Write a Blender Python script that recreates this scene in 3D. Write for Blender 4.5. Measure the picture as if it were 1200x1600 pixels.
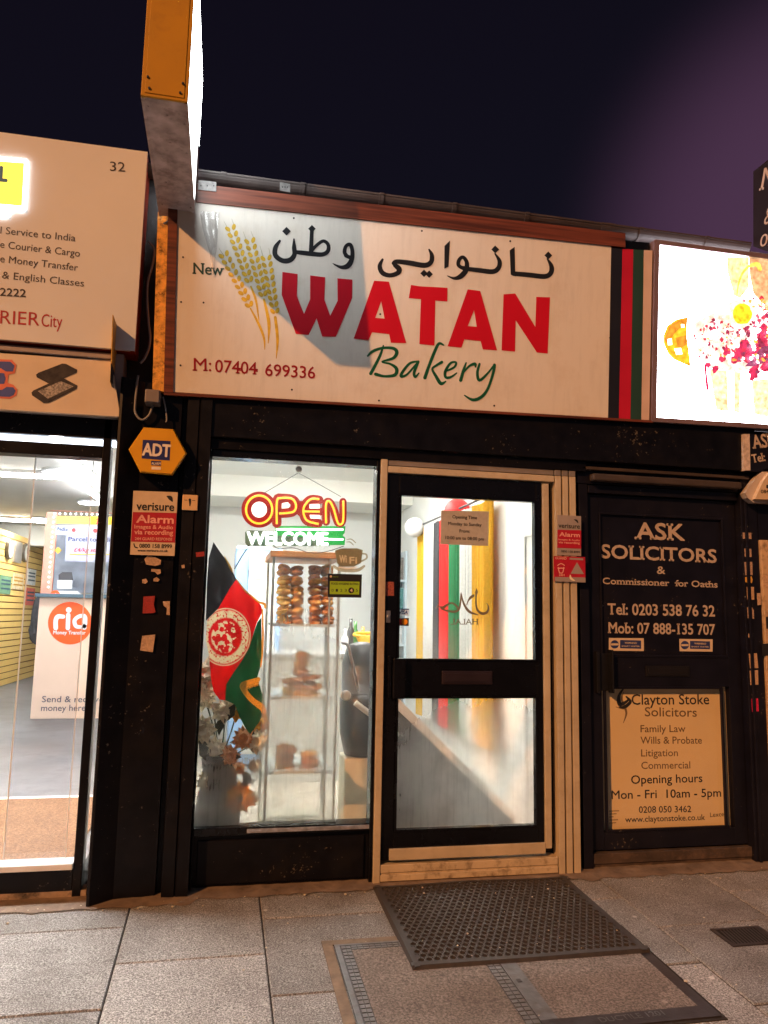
import bpy, bmesh, math, random
from mathutils import Vector, Matrix
from mathutils.geometry import tessellate_polygon

random.seed(7)
for o in list(bpy.data.objects):
    bpy.data.objects.remove(o, do_unlink=True)
scene = bpy.context.scene
COL = scene.collection

# ------------------------------------------------------------------ camera
FPX = 1203.1
YAW, PITCH, ROLL = [math.radians(a) for a in (11.709, 7.719, 1.1196)]
CAM = Vector((0.0, -3.84, 1.262))
_fwd = Vector((math.sin(YAW) * math.cos(PITCH), math.cos(YAW) * math.cos(PITCH), math.sin(PITCH)))
_r = Vector((math.cos(YAW), -math.sin(YAW), 0))
_u = _r.cross(_fwd)
RIGHT = _r * math.cos(ROLL) + _u * math.sin(ROLL)
UP = -_r * math.sin(ROLL) + _u * math.cos(ROLL)
FWD = _fwd
cd = bpy.data.cameras.new('camera')
cam = bpy.data.objects.new('camera', cd)
COL.objects.link(cam)
m3 = Matrix((RIGHT, UP, -FWD)).transposed()
cam.matrix_world = Matrix.Translation(CAM) @ m3.to_4x4()
cd.sensor_fit = 'HORIZONTAL'
cd.sensor_width = 36.0
cd.lens = 36.0 * FPX / 1200.0
cd.clip_start = 0.05
cd.clip_end = 500
scene.camera = cam

# ------------------------------------------------------------------ world, street light, exposure
SUN_DIR = Vector((0.622, 0.630, -0.466)).normalized()
world = bpy.data.worlds.new('World')
scene.world = world
world.use_nodes = True
wn = world.node_tree
bg = wn.nodes['Background']
sky = wn.nodes.new('ShaderNodeTexSky')
sky.sky_type = 'NISHITA'
sky.sun_disc = False
sky.sun_elevation = math.radians(27.8)
sky.sun_rotation = math.radians(225)
bg.inputs[1].default_value = 0.0006
wn.links.new(sky.outputs[0], bg.inputs[0])
# purple glow painted into the sky to imitate the LED screen's lens bloom
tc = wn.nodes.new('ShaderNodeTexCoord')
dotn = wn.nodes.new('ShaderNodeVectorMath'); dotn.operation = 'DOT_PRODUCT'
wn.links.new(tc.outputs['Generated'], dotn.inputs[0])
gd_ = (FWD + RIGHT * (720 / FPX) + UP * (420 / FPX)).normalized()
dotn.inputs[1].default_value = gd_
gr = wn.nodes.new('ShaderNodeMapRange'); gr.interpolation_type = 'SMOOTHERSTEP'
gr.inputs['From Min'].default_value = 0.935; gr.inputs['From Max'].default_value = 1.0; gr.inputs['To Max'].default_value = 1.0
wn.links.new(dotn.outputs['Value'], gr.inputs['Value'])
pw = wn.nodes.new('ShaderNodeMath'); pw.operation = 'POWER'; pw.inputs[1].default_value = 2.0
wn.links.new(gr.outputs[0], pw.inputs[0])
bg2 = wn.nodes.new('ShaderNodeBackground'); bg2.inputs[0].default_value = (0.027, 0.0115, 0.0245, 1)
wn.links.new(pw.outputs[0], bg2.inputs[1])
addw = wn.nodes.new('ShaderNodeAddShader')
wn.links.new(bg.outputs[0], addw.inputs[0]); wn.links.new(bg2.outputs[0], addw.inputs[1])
bg3 = wn.nodes.new('ShaderNodeBackground'); bg3.inputs[0].default_value = (0.0016, 0.0009, 0.0024, 1); bg3.inputs[1].default_value = 1
addw2 = wn.nodes.new('ShaderNodeAddShader')
wn.links.new(addw.outputs[0], addw2.inputs[0]); wn.links.new(bg3.outputs[0], addw2.inputs[1])
# added fill glow from behind the camera, brightens the sign and ground
dot3 = wn.nodes.new('ShaderNodeVectorMath'); dot3.operation = 'DOT_PRODUCT'
wn.links.new(tc.outputs['Generated'], dot3.inputs[0]); dot3.inputs[1].default_value = (0.1, -0.985, 0.12)
gr3 = wn.nodes.new('ShaderNodeMapRange'); gr3.interpolation_type = 'SMOOTHSTEP'
gr3.inputs['From Min'].default_value = 0.15; gr3.inputs['From Max'].default_value = 0.95
wn.links.new(dot3.outputs['Value'], gr3.inputs['Value'])
bg4 = wn.nodes.new('ShaderNodeBackground'); bg4.inputs[0].default_value = (0.026, 0.028, 0.035, 1)
wn.links.new(gr3.outputs[0], bg4.inputs[1])
addw3 = wn.nodes.new('ShaderNodeAddShader')
wn.links.new(addw2.outputs[0], addw3.inputs[0]); wn.links.new(bg4.outputs[0], addw3.inputs[1])
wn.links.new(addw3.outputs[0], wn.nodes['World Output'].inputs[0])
sl = bpy.data.lights.new('street_light', 'SUN')
sl.energy = 1.5
sl.angle = math.radians(0.7)
sl.color = (1.0, 0.43, 0.145)
so = bpy.data.objects.new('street_light', sl)
so.rotation_euler = SUN_DIR.to_track_quat('-Z', 'Y').to_euler()
so.location = (-6, -8, 6)
COL.objects.link(so)
scene.view_settings.view_transform = 'Standard'
scene.view_settings.look = 'None'
scene.view_settings.exposure = 1.25
scene.view_settings.gamma = 1
scene.cycles.use_denoising = True
scene.cycles.max_bounces = 10
scene.cycles.transparent_max_bounces = 16
scene.cycles.sample_clamp_indirect = 6.0
scene.cycles.caustics_reflective = False
scene.cycles.caustics_refractive = False

# ------------------------------------------------------------------ where a point of the measured photo lies in the place
def ray(px, py):
    return FWD + RIGHT * ((px - 600) / FPX) - UP * ((py - 800) / FPX)
def W(px, py, y=0.0):
    d = ray(px, py)
    return CAM + d * ((y - CAM.y) / d.y)
def AX(px, py, x):
    d = ray(px, py)
    return CAM + d * ((x - CAM.x) / d.x)
def AZ(px, py, z):
    d = ray(px, py)
    return CAM + d * ((z - CAM.z) / d.z)
SLOPE = 0.05
def gz(y):
    return SLOPE * min(y, 0.0)
def G(px, py):
    d = ray(px, py)
    t = (SLOPE * CAM.y - CAM.z) / (d.z - SLOPE * d.y)
    return CAM + d * t

class Plane:
    def __init__(s, o, u, v):
        s.o = Vector(o); s.u = Vector(u).normalized()
        n = s.u.cross(Vector(v)).normalized()
        s.n = n
        s.v = n.cross(s.u).normalized()
    def uv(s, px, py):
        d = ray(px, py)
        t = (s.o - CAM).dot(s.n) / d.dot(s.n)
        p = CAM + d * t - s.o
        return Vector((p.dot(s.u), p.dot(s.v)))
    def pt(s, uv, h=0.0):
        return s.o + s.u * uv[0] + s.v * uv[1] + s.n * h
def PY(y):
    return Plane((0, y, 0), (1, 0, 0), (0, 0, 1))

# ------------------------------------------------------------------ materials
def lin(c):
    return tuple(((x / 255.0 / 12.92) if x / 255.0 < 0.04045 else ((x / 255.0 + 0.055) / 1.055) ** 2.4) for x in c)
MATS = {}
def mk(name, col, rough=0.5, metal=0.0, var=0.12, scale=9.0, bump=0.0, bscale=60.0, spec=0.5, tint=None, tscale=2.0, tamt=0.0, coat=0.0, trans=0.0, chips=0.0, drips=0.0):
    if name in MATS:
        return MATS[name]
    m = bpy.data.materials.new(name)
    m.use_nodes = True
    nt = m.node_tree; N = nt.nodes; L = nt.links
    b = N['Principled BSDF']
    b.inputs['Roughness'].default_value = rough
    b.inputs['Metallic'].default_value = metal
    b.inputs['Specular IOR Level'].default_value = spec
    b.inputs['Coat Weight'].default_value = coat
    if trans:
        b.inputs['Transmission Weight'].default_value = trans
    geo = N.new('ShaderNodeNewGeometry')
    nz = N.new('ShaderNodeTexNoise'); nz.inputs['Scale'].default_value = scale; nz.inputs['Detail'].default_value = 6
    L.new(geo.outputs['Position'], nz.inputs['Vector'])
    r = N.new('ShaderNodeMapRange')
    r.inputs['From Min'].default_value = 0.3; r.inputs['From Max'].default_value = 0.7
    r.inputs['To Min'].default_value = 1 - var; r.inputs['To Max'].default_value = 1 + var
    L.new(nz.outputs['Fac'], r.inputs['Value'])
    mul = N.new('ShaderNodeVectorMath'); mul.operation = 'SCALE'
    mul.inputs[0].default_value = col[:3]
    L.new(r.outputs[0], mul.inputs['Scale'])
    out = mul.outputs[0]
    if tint is not None:
        n2 = N.new('ShaderNodeTexNoise'); n2.inputs['Scale'].default_value = tscale; n2.inputs['Detail'].default_value = 8; n2.inputs['Roughness'].default_value = 0.65
        L.new(geo.outputs['Position'], n2.inputs['Vector'])
        rr = N.new('ShaderNodeMapRange'); rr.inputs['From Min'].default_value = 0.5; rr.inputs['From Max'].default_value = 0.68; rr.inputs['To Max'].default_value = tamt
        L.new(n2.outputs['Fac'], rr.inputs['Value'])
        mx = N.new('ShaderNodeMix'); mx.data_type = 'RGBA'
        L.new(rr.outputs[0], mx.inputs['Factor'])
        L.new(out, mx.inputs['A']); mx.inputs['B'].default_value = (*tint[:3], 1)
        out = mx.outputs['Result']
    if drips:
        md = N.new('ShaderNodeMapping'); md.inputs['Scale'].default_value = (24, 24, 1.1)
        L.new(geo.outputs['Position'], md.inputs['Vector'])
        nd = N.new('ShaderNodeTexNoise'); nd.inputs['Scale'].default_value = 1.0; nd.inputs['Detail'].default_value = 6; nd.inputs['Roughness'].default_value = 0.7
        L.new(md.outputs[0], nd.inputs['Vector'])
        rd_ = N.new('ShaderNodeMapRange'); rd_.inputs['From Min'].default_value = 0.5; rd_.inputs['From Max'].default_value = 0.8; rd_.inputs['To Min'].default_value = 1.0; rd_.inputs['To Max'].default_value = 1 - drips * 2
        L.new(nd.outputs['Fac'], rd_.inputs['Value'])
        sd_ = N.new('ShaderNodeVectorMath'); sd_.operation = 'SCALE'; L.new(out, sd_.inputs[0]); L.new(rd_.outputs[0], sd_.inputs['Scale'])
        out = sd_.outputs[0]
    if chips:
        n4 = N.new('ShaderNodeTexNoise'); n4.inputs['Scale'].default_value = 48; n4.inputs['Detail'].default_value = 3; n4.inputs['Roughness'].default_value = 0.7
        L.new(geo.outputs['Position'], n4.inputs['Vector'])
        n5 = N.new('ShaderNodeTexNoise'); n5.inputs['Scale'].default_value = 4; n5.inputs['Detail'].default_value = 2
        L.new(geo.outputs['Position'], n5.inputs['Vector'])
        ad = N.new('ShaderNodeMath'); ad.operation = 'MULTIPLY_ADD'; ad.inputs[1].default_value = 0.45; L.new(n5.outputs['Fac'], ad.inputs[0]); L.new(n4.outputs['Fac'], ad.inputs[2])
        r4 = N.new('ShaderNodeMapRange'); r4.inputs['From Min'].default_value = 0.93; r4.inputs['From Max'].default_value = 0.97; r4.inputs['To Max'].default_value = chips
        L.new(ad.outputs[0], r4.inputs['Value'])
        mx4 = N.new('ShaderNodeMix'); mx4.data_type = 'RGBA'
        L.new(r4.outputs[0], mx4.inputs['Factor']); L.new(out, mx4.inputs['A']); mx4.inputs['B'].default_value = (0.13, 0.11, 0.09, 1)
        out = mx4.outputs['Result']
    L.new(out, b.inputs['Base Color'])
    if bump:
        n3 = N.new('ShaderNodeTexNoise'); n3.inputs['Scale'].default_value = bscale; n3.inputs['Detail'].default_value = 4
        L.new(geo.outputs['Position'], n3.inputs['Vector'])
        bp = N.new('ShaderNodeBump'); bp.inputs['Strength'].default_value = bump; bp.inputs['Distance'].default_value = 0.004
        L.new(n3.outputs['Fac'], bp.inputs['Height'])
        L.new(bp.outputs[0], b.inputs['Normal'])
    # roughness variation
    r2 = N.new('ShaderNodeMapRange'); r2.inputs['To Min'].default_value = max(0.02, rough * 0.8); r2.inputs['To Max'].default_value = min(1, rough * 1.25)
    L.new(nz.outputs['Fac'], r2.inputs['Value']); L.new(r2.outputs[0], b.inputs['Roughness'])
    MATS[name] = m
    return m
def em(name, col, strength, base=None):
    if name in MATS:
        return MATS[name]
    m = bpy.data.materials.new(name); m.use_nodes = True
    b = m.node_tree.nodes['Principled BSDF']
    b.inputs['Base Color'].default_value = (*(base or col)[:3], 1)
    b.inputs['Emission Color'].default_value = (*col[:3], 1)
    b.inputs['Emission Strength'].default_value = strength
    b.inputs['Roughness'].default_value = 0.5
    MATS[name] = m
    return m

def cloth_mat(name, col, rough=0.6, back=0.5):
    if name in MATS: return MATS[name]
    m = bpy.data.materials.new(name); m.use_nodes = True
    nt = m.node_tree; N = nt.nodes; L = nt.links; b = N['Principled BSDF']
    b.inputs['Roughness'].default_value = rough
    geo = N.new('ShaderNodeNewGeometry'); nz = N.new('ShaderNodeTexNoise'); nz.inputs['Scale'].default_value = 60
    L.new(geo.outputs['Position'], nz.inputs['Vector'])
    r = N.new('ShaderNodeMapRange'); r.inputs['To Min'].default_value = 0.85; r.inputs['To Max'].default_value = 1.15
    L.new(nz.outputs['Fac'], r.inputs['Value'])
    mul = N.new('ShaderNodeVectorMath'); mul.operation = 'SCALE'; mul.inputs[0].default_value = col[:3]; L.new(r.outputs[0], mul.inputs['Scale'])
    L.new(mul.outputs[0], b.inputs['Base Color'])
    t = N.new('ShaderNodeBsdfTranslucent'); L.new(mul.outputs[0], t.inputs[0])
    mx = N.new('ShaderNodeMixShader'); mx.inputs[0].default_value = back
    L.new(b.outputs[0], mx.inputs[1]); L.new(t.outputs[0], mx.inputs[2]); L.new(mx.outputs[0], N['Material Output'].inputs[0])
    MATS[name] = m
    return m

def glass_mat(name, fog=None, tint=(1, 1, 1), gloss=1.0):
    """thin sheet glass; fog = list of (axis, from0, from1, to0, to1) ramps multiplied into a condensation mask"""
    m = bpy.data.materials.new(name); m.use_nodes = True
    nt = m.node_tree; N = nt.nodes; L = nt.links
    N.remove(N['Principled BSDF'])
    out = N['Material Output']
    tr = N.new('ShaderNodeBsdfTransparent'); tr.inputs[0].default_value = (*tint, 1)
    gl = N.new('ShaderNodeBsdfGlossy'); gl.inputs['Roughness'].default_value = 0.02
    geo = N.new('ShaderNodeNewGeometry')
    dt = N.new('ShaderNodeVectorMath'); dt.operation = 'DOT_PRODUCT'
    L.new(geo.outputs['Incoming'], dt.inputs[0]); L.new(geo.outputs['Normal'], dt.inputs[1])
    def m_(op, a, b=None):
        n = N.new('ShaderNodeMath'); n.operation = op
        for i, x in enumerate((a, b)):
            if x is None: continue
            if isinstance(x, (int, float)): n.inputs[i].default_value = x
            else: L.new(x, n.inputs[i])
        return n.outputs[0]
    sch = m_('ADD', m_('MULTIPLY', m_('POWER', m_('SUBTRACT', 1.0, m_('ABSOLUTE', dt.outputs['Value'])), 5.0), 0.93), 0.07)
    mxc = N.new('ShaderNodeMixShader')
    mu = N.new('ShaderNodeMath'); mu.operation = 'MULTIPLY'; mu.inputs[1].default_value = gloss
    L.new(sch, mu.inputs[0])
    L.new(mu.outputs[0], mxc.inputs[0]); L.new(tr.outputs[0], mxc.inputs[1]); L.new(gl.outputs[0], mxc.inputs[2])
    if fog is None:
        L.new(mxc.outputs[0], out.inputs[0]); return m
    sep = N.new('ShaderNodeSeparateXYZ'); L.new(geo.outputs['Position'], sep.inputs[0])
    # streaky noise: runs of water stretched down the pane
    mp = N.new('ShaderNodeMapping'); mp.inputs['Scale'].default_value = (46, 46, 3.0)
    L.new(geo.outputs['Position'], mp.inputs['Vector'])
    st = N.new('ShaderNodeTexNoise'); st.inputs['Scale'].default_value = 1.0; st.inputs['Detail'].default_value = 5; st.inputs['Roughness'].default_value = 0.65
    L.new(mp.outputs[0], st.inputs['Vector'])
    cl = N.new('ShaderNodeTexNoise'); cl.inputs['Scale'].default_value = 3.4; cl.inputs['Detail'].default_value = 4
    L.new(geo.outputs['Position'], cl.inputs['Vector'])
    def rng(src, a, b, c, d):
        r = N.new('ShaderNodeMapRange'); r.interpolation_type = 'SMOOTHSTEP'
        for k, v in zip(('From Min', 'From Max', 'To Min', 'To Max'), (a, b, c, d)):
            r.inputs[k].default_value = v
        L.new(src, r.inputs['Value']); return r.outputs[0]
    def mth(op, a, b):
        n = N.new('ShaderNodeMath'); n.operation = op
        for i, x in enumerate((a, b)):
            if isinstance(x, float): n.inputs[i].default_value = x
            else: L.new(x, n.inputs[i])
        n.use_clamp = True
        return n.outputs[0]
    total = None
    for term in fog['blobs']:
        t = None
        for ax, a, b, c, d in term:
            q = rng(sep.outputs[ax], a, b, c, d)
            t = q if t is None else mth('MULTIPLY', t, q)
        total = t if total is None else mth('ADD', total, t)
    cloud = rng(cl.outputs['Fac'], 0.30, 0.62, 0.55, 1.0)
    streak = rng(st.outputs['Fac'], 0.30, 0.55, fog.get('streak', 0.45), 1.0)
    mask = mth('MULTIPLY', mth('MULTIPLY', total, cloud), streak)
    # fogged glass: droplets scatter what lies behind
    rf = N.new('ShaderNodeBsdfRefraction'); rf.inputs['IOR'].default_value = 1.12; rf.inputs['Roughness'].default_value = fog.get('rough', 0.42)
    rf.inputs['Color'].default_value = (0.97, 0.97, 0.95, 1)
    tl = N.new('ShaderNodeBsdfTranslucent'); tl.inputs[0].default_value = (0.85, 0.86, 0.84, 1)
    f1 = N.new('ShaderNodeMixShader'); f1.inputs[0].default_value = fog.get('milk', 0.35)
    L.new(rf.outputs[0], f1.inputs[1]); L.new(tl.outputs[0], f1.inputs[2])
    fin = N.new('ShaderNodeMixShader')
    L.new(mask, fin.inputs[0]); L.new(mxc.outputs[0], fin.inputs[1]); L.new(f1.outputs[0], fin.inputs[2])
    L.new(fin.outputs[0], out.inputs[0])
    return m

def wood_mat(name, c1, c2, axis=0, scale=6, rough=0.45):
    m = bpy.data.materials.new(name); m.use_nodes = True
    nt = m.node_tree; N = nt.nodes; L = nt.links; b = N['Principled BSDF']
    geo = N.new('ShaderNodeNewGeometry'); mp = N.new('ShaderNodeMapping')
    sc = [60, 60, 60]; sc[axis] = 2.0
    mp.inputs['Scale'].default_value = sc
    nz = N.new('ShaderNodeTexNoise'); nz.inputs['Scale'].default_value = scale / 6; nz.inputs['Detail'].default_value = 5
    L.new(geo.outputs['Position'], mp.inputs['Vector']); L.new(mp.outputs[0], nz.inputs['Vector'])
    cr = N.new('ShaderNodeValToRGB')
    cr.color_ramp.elements[0].position = 0.35; cr.color_ramp.elements[0].color = (*c1, 1)
    cr.color_ramp.elements[1].position = 0.65; cr.color_ramp.elements[1].color = (*c2, 1)
    L.new(nz.outputs['Fac'], cr.inputs[0]); L.new(cr.outputs[0], b.inputs['Base Color'])
    b.inputs['Roughness'].default_value = rough
    MATS[name] = m
    return m

def speckle_mat(name, base, dark, light, scale=170, rough=0.75, stain=(0.05, 0.035, 0.025), stain_amt=0.55, slab=True):
    """granite-like paving: fine speckle, slab-to-slab tone, stains and gum spots"""
    m = bpy.data.materials.new(name); m.use_nodes = True
    nt = m.node_tree; N = nt.nodes; L = nt.links; b = N['Principled BSDF']
    geo = N.new('ShaderNodeNewGeometry')
    v = N.new('ShaderNodeTexNoise'); v.inputs['Scale'].default_value = scale; v.inputs['Detail'].default_value = 3; v.inputs['Roughness'].default_value = 0.8
    L.new(geo.outputs['Position'], v.inputs['Vector'])
    cr = N.new('ShaderNodeValToRGB')
    e = cr.color_ramp.elements
    e[0].position = 0.36; e[0].color = (*dark, 1); e[1].position = 0.64; e[1].color = (*light, 1)
    k = e.new(0.5); k.color = (*base, 1)
    L.new(v.outputs['Fac'], cr.inputs[0])
    n2 = N.new('ShaderNodeTexNoise'); n2.inputs['Scale'].default_value = 2.3; n2.inputs['Detail'].default_value = 9; n2.inputs['Roughness'].default_value = 0.62
    L.new(geo.outputs['Position'], n2.inputs['Vector'])
    rr = N.new('ShaderNodeMapRange'); rr.inputs['From Min'].default_value = 0.42; rr.inputs['From Max'].default_value = 0.75; rr.inputs['To Max'].default_value = stain_amt
    L.new(n2.outputs['Fac'], rr.inputs['Value'])
    mx = N.new('ShaderNodeMix'); mx.data_type = 'RGBA'
    L.new(rr.outputs[0], mx.inputs['Factor']); L.new(cr.outputs[0], mx.inputs['A']); mx.inputs['B'].default_value = (*stain, 1)
    col = mx.outputs['Result']
    # chewing gum / pale worn spots
    vo = N.new('ShaderNodeTexVoronoi'); vo.inputs['Scale'].default_value = 7.5
    L.new(geo.outputs['Position'], vo.inputs['Vector'])
    g = N.new('ShaderNodeMapRange'); g.inputs['From Min'].default_value = 0.06; g.inputs['From Max'].default_value = 0.10; g.inputs['To Min'].default_value = 0.55; g.inputs['To Max'].default_value = 0.0
    L.new(vo.outputs['Distance'], g.inputs['Value'])
    sepc = N.new('ShaderNodeSeparateColor'); L.new(vo.outputs['Color'], sepc.inputs[0])
    gt = N.new('ShaderNodeMath'); gt.operation = 'GREATER_THAN'; gt.inputs[1].default_value = 0.72
    L.new(sepc.outputs[0], gt.inputs[0])
    gm = N.new('ShaderNodeMath'); gm.operation = 'MULTIPLY'; L.new(g.outputs[0], gm.inputs[0]); L.new(gt.outputs[0], gm.inputs[1])
    mx2 = N.new('ShaderNodeMix'); mx2.data_type = 'RGBA'
    L.new(gm.outputs[0], mx2.inputs['Factor']); L.new(col, mx2.inputs['A']); mx2.inputs['B'].default_value = (*[x * 1.25 for x in light], 1)
    L.new(mx2.outputs['Result'], b.inputs['Base Color'])
    bp = N.new('ShaderNodeBump'); bp.inputs['Strength'].default_value = 0.5; bp.inputs['Distance'].default_value = 0.003
    L.new(v.outputs['Fac'], bp.inputs['Height']); L.new(bp.outputs[0], b.inputs['Normal'])
    r2 = N.new('ShaderNodeMapRange'); r2.inputs['To Min'].default_value = rough - 0.2; r2.inputs['To Max'].default_value = rough + 0.1
    L.new(n2.outputs['Fac'], r2.inputs['Value']); L.new(r2.outputs[0], b.inputs['Roughness'])
    MATS[name] = m
    return m

# ------------------------------------------------------------------ mesh helpers
class MB:
    def __init__(s):
        s.bm = bmesh.new()
        s.k = 0
    def face(s, pts, mi=0):
        vs = [s.bm.verts.new(p) for p in pts]
        f = s.bm.faces.new(vs); f.material_index = mi
        return f
    def box(s, x0, x1, y0, y1, z0, z1, bev=0.0, mi=0):
        x0, x1 = min(x0, x1), max(x0, x1); y0, y1 = min(y0, y1), max(y0, y1); z0, z1 = min(z0, z1), max(z0, z1)
        t = bmesh.new()
        r = bmesh.ops.create_cube(t, size=1.0)
        for v in t.verts:
            v.co = Vector(((x0 + x1) / 2 + v.co.x * (x1 - x0), (y0 + y1) / 2 + v.co.y * (y1 - y0), (z0 + z1) / 2 + v.co.z * (z1 - z0)))
        if bev:
            bmesh.ops.bevel(t, geom=t.edges[:], offset=bev, segments=2, profile=0.5, affect='EDGES')
        s.merge(t, mi)
    def merge(s, t, mi=None, mtx=None):
        me = bpy.data.meshes.new('tmp'); t.to_mesh(me); t.free()
        if mtx is not None: me.transform(mtx)
        n = len(s.bm.faces)
        s.bm.from_mesh(me)
        bpy.data.meshes.remove(me)
        if mi is not None:
            s.bm.faces.ensure_lookup_table()
            for f in s.bm.faces[n:]: f.material_index = mi
    def prism(s, bottom, top, mi=0):
        """bottom/top: matching loops of points"""
        n = len(bottom)
        b = [s.bm.verts.new(p) for p in bottom]; t = [s.bm.verts.new(p) for p in top]
        tri = tessellate_polygon([[Vector(p) for p in top]])
        for a in tri:
            f = s.bm.faces.new([t[i] for i in a]); f.material_index = mi
        tri = tessellate_polygon([[Vector(p) for p in bottom]])
        for a in tri:
            f = s.bm.faces.new([b[i] for i in reversed(a)]); f.material_index = mi
        for i in range(n):
            j = (i + 1) % n
            f = s.bm.faces.new([b[i], b[j], t[j], t[i]]); f.material_index = mi
    def slab(s, pl, uvs, h0, h1, mi=0):
        s.prism([pl.pt(u, h0) for u in uvs], [pl.pt(u, h1) for u in uvs], mi)
    def pslab(s, pl, px, h0, h1, mi=0):
        s.slab(pl, [pl.uv(*p) for p in px], h0, h1, mi)
    def poly(s, pl, px, h=0.001, holes=(), mi=0):
        loops = [[pl.uv(*p) for p in px]] + [[pl.uv(*p) for p in q] for q in holes]
        s.polyuv(pl, loops, h, mi)
    def polyuv(s, pl, loops, h=0.001, mi=0):
        flat = [u for l in loops for u in l]
        vs = [s.bm.verts.new(pl.pt(u, h)) for u in flat]
        for a in tessellate_polygon([[Vector((u[0], u[1], 0)) for u in l] for l in loops]):
            f = s.bm.faces.new([vs[i] for i in a]); f.material_index = mi
    def ribbon(s, pl, pts, h=0.001, f=lambda p: p, smooth=True, mi=0, cap=True):
        """stroke of varying width; pts (x, y, w) in measured units, f maps them to photo pixels"""
        s.k += 1
        h = h + (s.k % 24) * 0.00006
        P = [Vector(p) for p in pts]
        if smooth and len(P) > 2:
            q = []
            for i in range(len(P) - 1):
                p0, p1, p2, p3 = P[max(i - 1, 0)], P[i], P[i + 1], P[min(i + 2, len(P) - 1)]
                for j in range(6):
                    t = j / 6
                    q.append(0.5 * ((2 * p1) + (p2 - p0) * t + (2 * p0 - 5 * p1 + 4 * p2 - p3) * t * t + (3 * p1 - p0 - 3 * p2 + p3) * t ** 3))
            q.append(P[-1]); P = q
        Lp, Rp = [], []
        for i, p in enumerate(P):
            d = P[min(i + 1, len(P) - 1)] - P[max(i - 1, 0)]
            d = Vector((d.x, d.y)); d = d.normalized() if d.length > 1e-9 else Vector((1, 0))
            n = Vector((-d.y, d.x)) * p.z / 2
            Lp.append((p.x + n.x, p.y + n.y)); Rp.append((p.x - n.x, p.y - n.y))
        vl = [s.bm.verts.new(pl.pt(pl.uv(*f(p)), h)) for p in Lp]
        vr = [s.bm.verts.new(pl.pt(pl.uv(*f(p)), h)) for p in Rp]
        for i in range(len(P) - 1):
            fc = s.bm.faces.new([vr[i], vr[i + 1], vl[i + 1], vl[i]]); fc.material_index = mi
        if cap:
            for idx, nb in ((0, 1), (-1, -2)):
                p = P[idx]; d = p - P[nb]; a0 = math.atan2(d.y, d.x)
                ring = [(p.x + math.cos(a0 + a) * p.z / 2, p.y + math.sin(a0 + a) * p.z / 2) for a in [math.pi * (k / 6 - 0.5) for k in range(7)]]
                vs = [s.bm.verts.new(pl.pt(pl.uv(*f(q)), h)) for q in ring]
                try:
                    fc = s.bm.faces.new(vs); fc.material_index = mi
                except ValueError: pass
    def disc(s, pl, c, r, h=0.001, n=20, mi=0, ry=None):
        s.poly(pl, [(c[0] + r * math.cos(2 * math.pi * i / n), c[1] + (ry or r) * math.sin(2 * math.pi * i / n)) for i in range(n)], h, mi=mi)
    def tube(s, pts, r, seg=8, smooth=True, mi=0, closed=False):
        P = [Vector(p) for p in pts]
        if smooth and len(P) > 2:
            q = []
            for i in range(len(P) - 1):
                p0, p1, p2, p3 = P[max(i - 1, 0)], P[i], P[i + 1], P[min(i + 2, len(P) - 1)]
                for j in range(5):
                    t = j / 5
                    q.append(0.5 * ((2 * p1) + (p2 - p0) * t + (2 * p0 - 5 * p1 + 4 * p2 - p3) * t * t + (3 * p1 - p0 - 3 * p2 + p3) * t ** 3))
            q.append(P[-1]); P = q
        rings = []; prev = None
        for i, p in enumerate(P):
            d = (P[min(i + 1, len(P) - 1)] - P[max(i - 1, 0)]).normalized()
            if prev is None:
                a = Vector((0, 0, 1)) if abs(d.z) < 0.9 else Vector((1, 0, 0))
                nrm = d.cross(a).normalized()
            else:
                nrm = (prev - d * prev.dot(d)).normalized()
            prev = nrm
            b = d.cross(nrm)
            rr = r if not callable(r) else r(i / max(1, len(P) - 1))
            rings.append([s.bm.verts.new(p + (nrm * math.cos(2 * math.pi * k / seg) + b * math.sin(2 * math.pi * k / seg)) * rr) for k in range(seg)])
        for i in range(len(rings) - 1):
            for k in range(seg):
                f = s.bm.faces.new([rings[i][k], rings[i][(k + 1) % seg], rings[i + 1][(k + 1) % seg], rings[i + 1][k]]); f.material_index = mi; f.smooth = True
        f = s.bm.faces.new(list(reversed(rings[0]))); f.material_index = mi
        f = s.bm.faces.new(rings[-1]); f.material_index = mi
    def ball(s, c, rx, ry=None, rz=None, seg=16, rings=10, mi=0, jit=0.0):
        t = bmesh.new()
        bmesh.ops.create_uvsphere(t, u_segments=seg, v_segments=rings, radius=1.0)
        for v in t.verts:
            j = 1 + random.uniform(-jit, jit)
            v.co = Vector((c[0] + v.co.x * rx * j, c[1] + v.co.y * (ry or rx) * j, c[2] + v.co.z * (rz or rx) * j))
        for f in t.faces: f.smooth = True
        s.merge(t, mi)
    def lathe(s, c, prof, seg=24, mi=0, axis='Z'):
        rings = []
        for r, z in prof:
            ring = []
            for k in range(seg):
                a = 2 * math.pi * k / seg
                if axis == 'Z': p = (c[0] + r * math.cos(a), c[1] + r * math.sin(a), c[2] + z)
                else: p = (c[0] + r * math.cos(a), c[1] - z, c[2] + r * math.sin(a))
                ring.append(s.bm.verts.new(p))
            rings.append(ring)
        for i in range(len(rings) - 1):
            for k in range(seg):
                f = s.bm.faces.new([rings[i][k], rings[i][(k + 1) % seg], rings[i + 1][(k + 1) % seg], rings[i + 1][k]]); f.smooth = True; f.material_index = mi
        f = s.bm.faces.new(rings[0]); f.material_index = mi
        f = s.bm.faces.new(rings[-1]); f.material_index = mi
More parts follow.
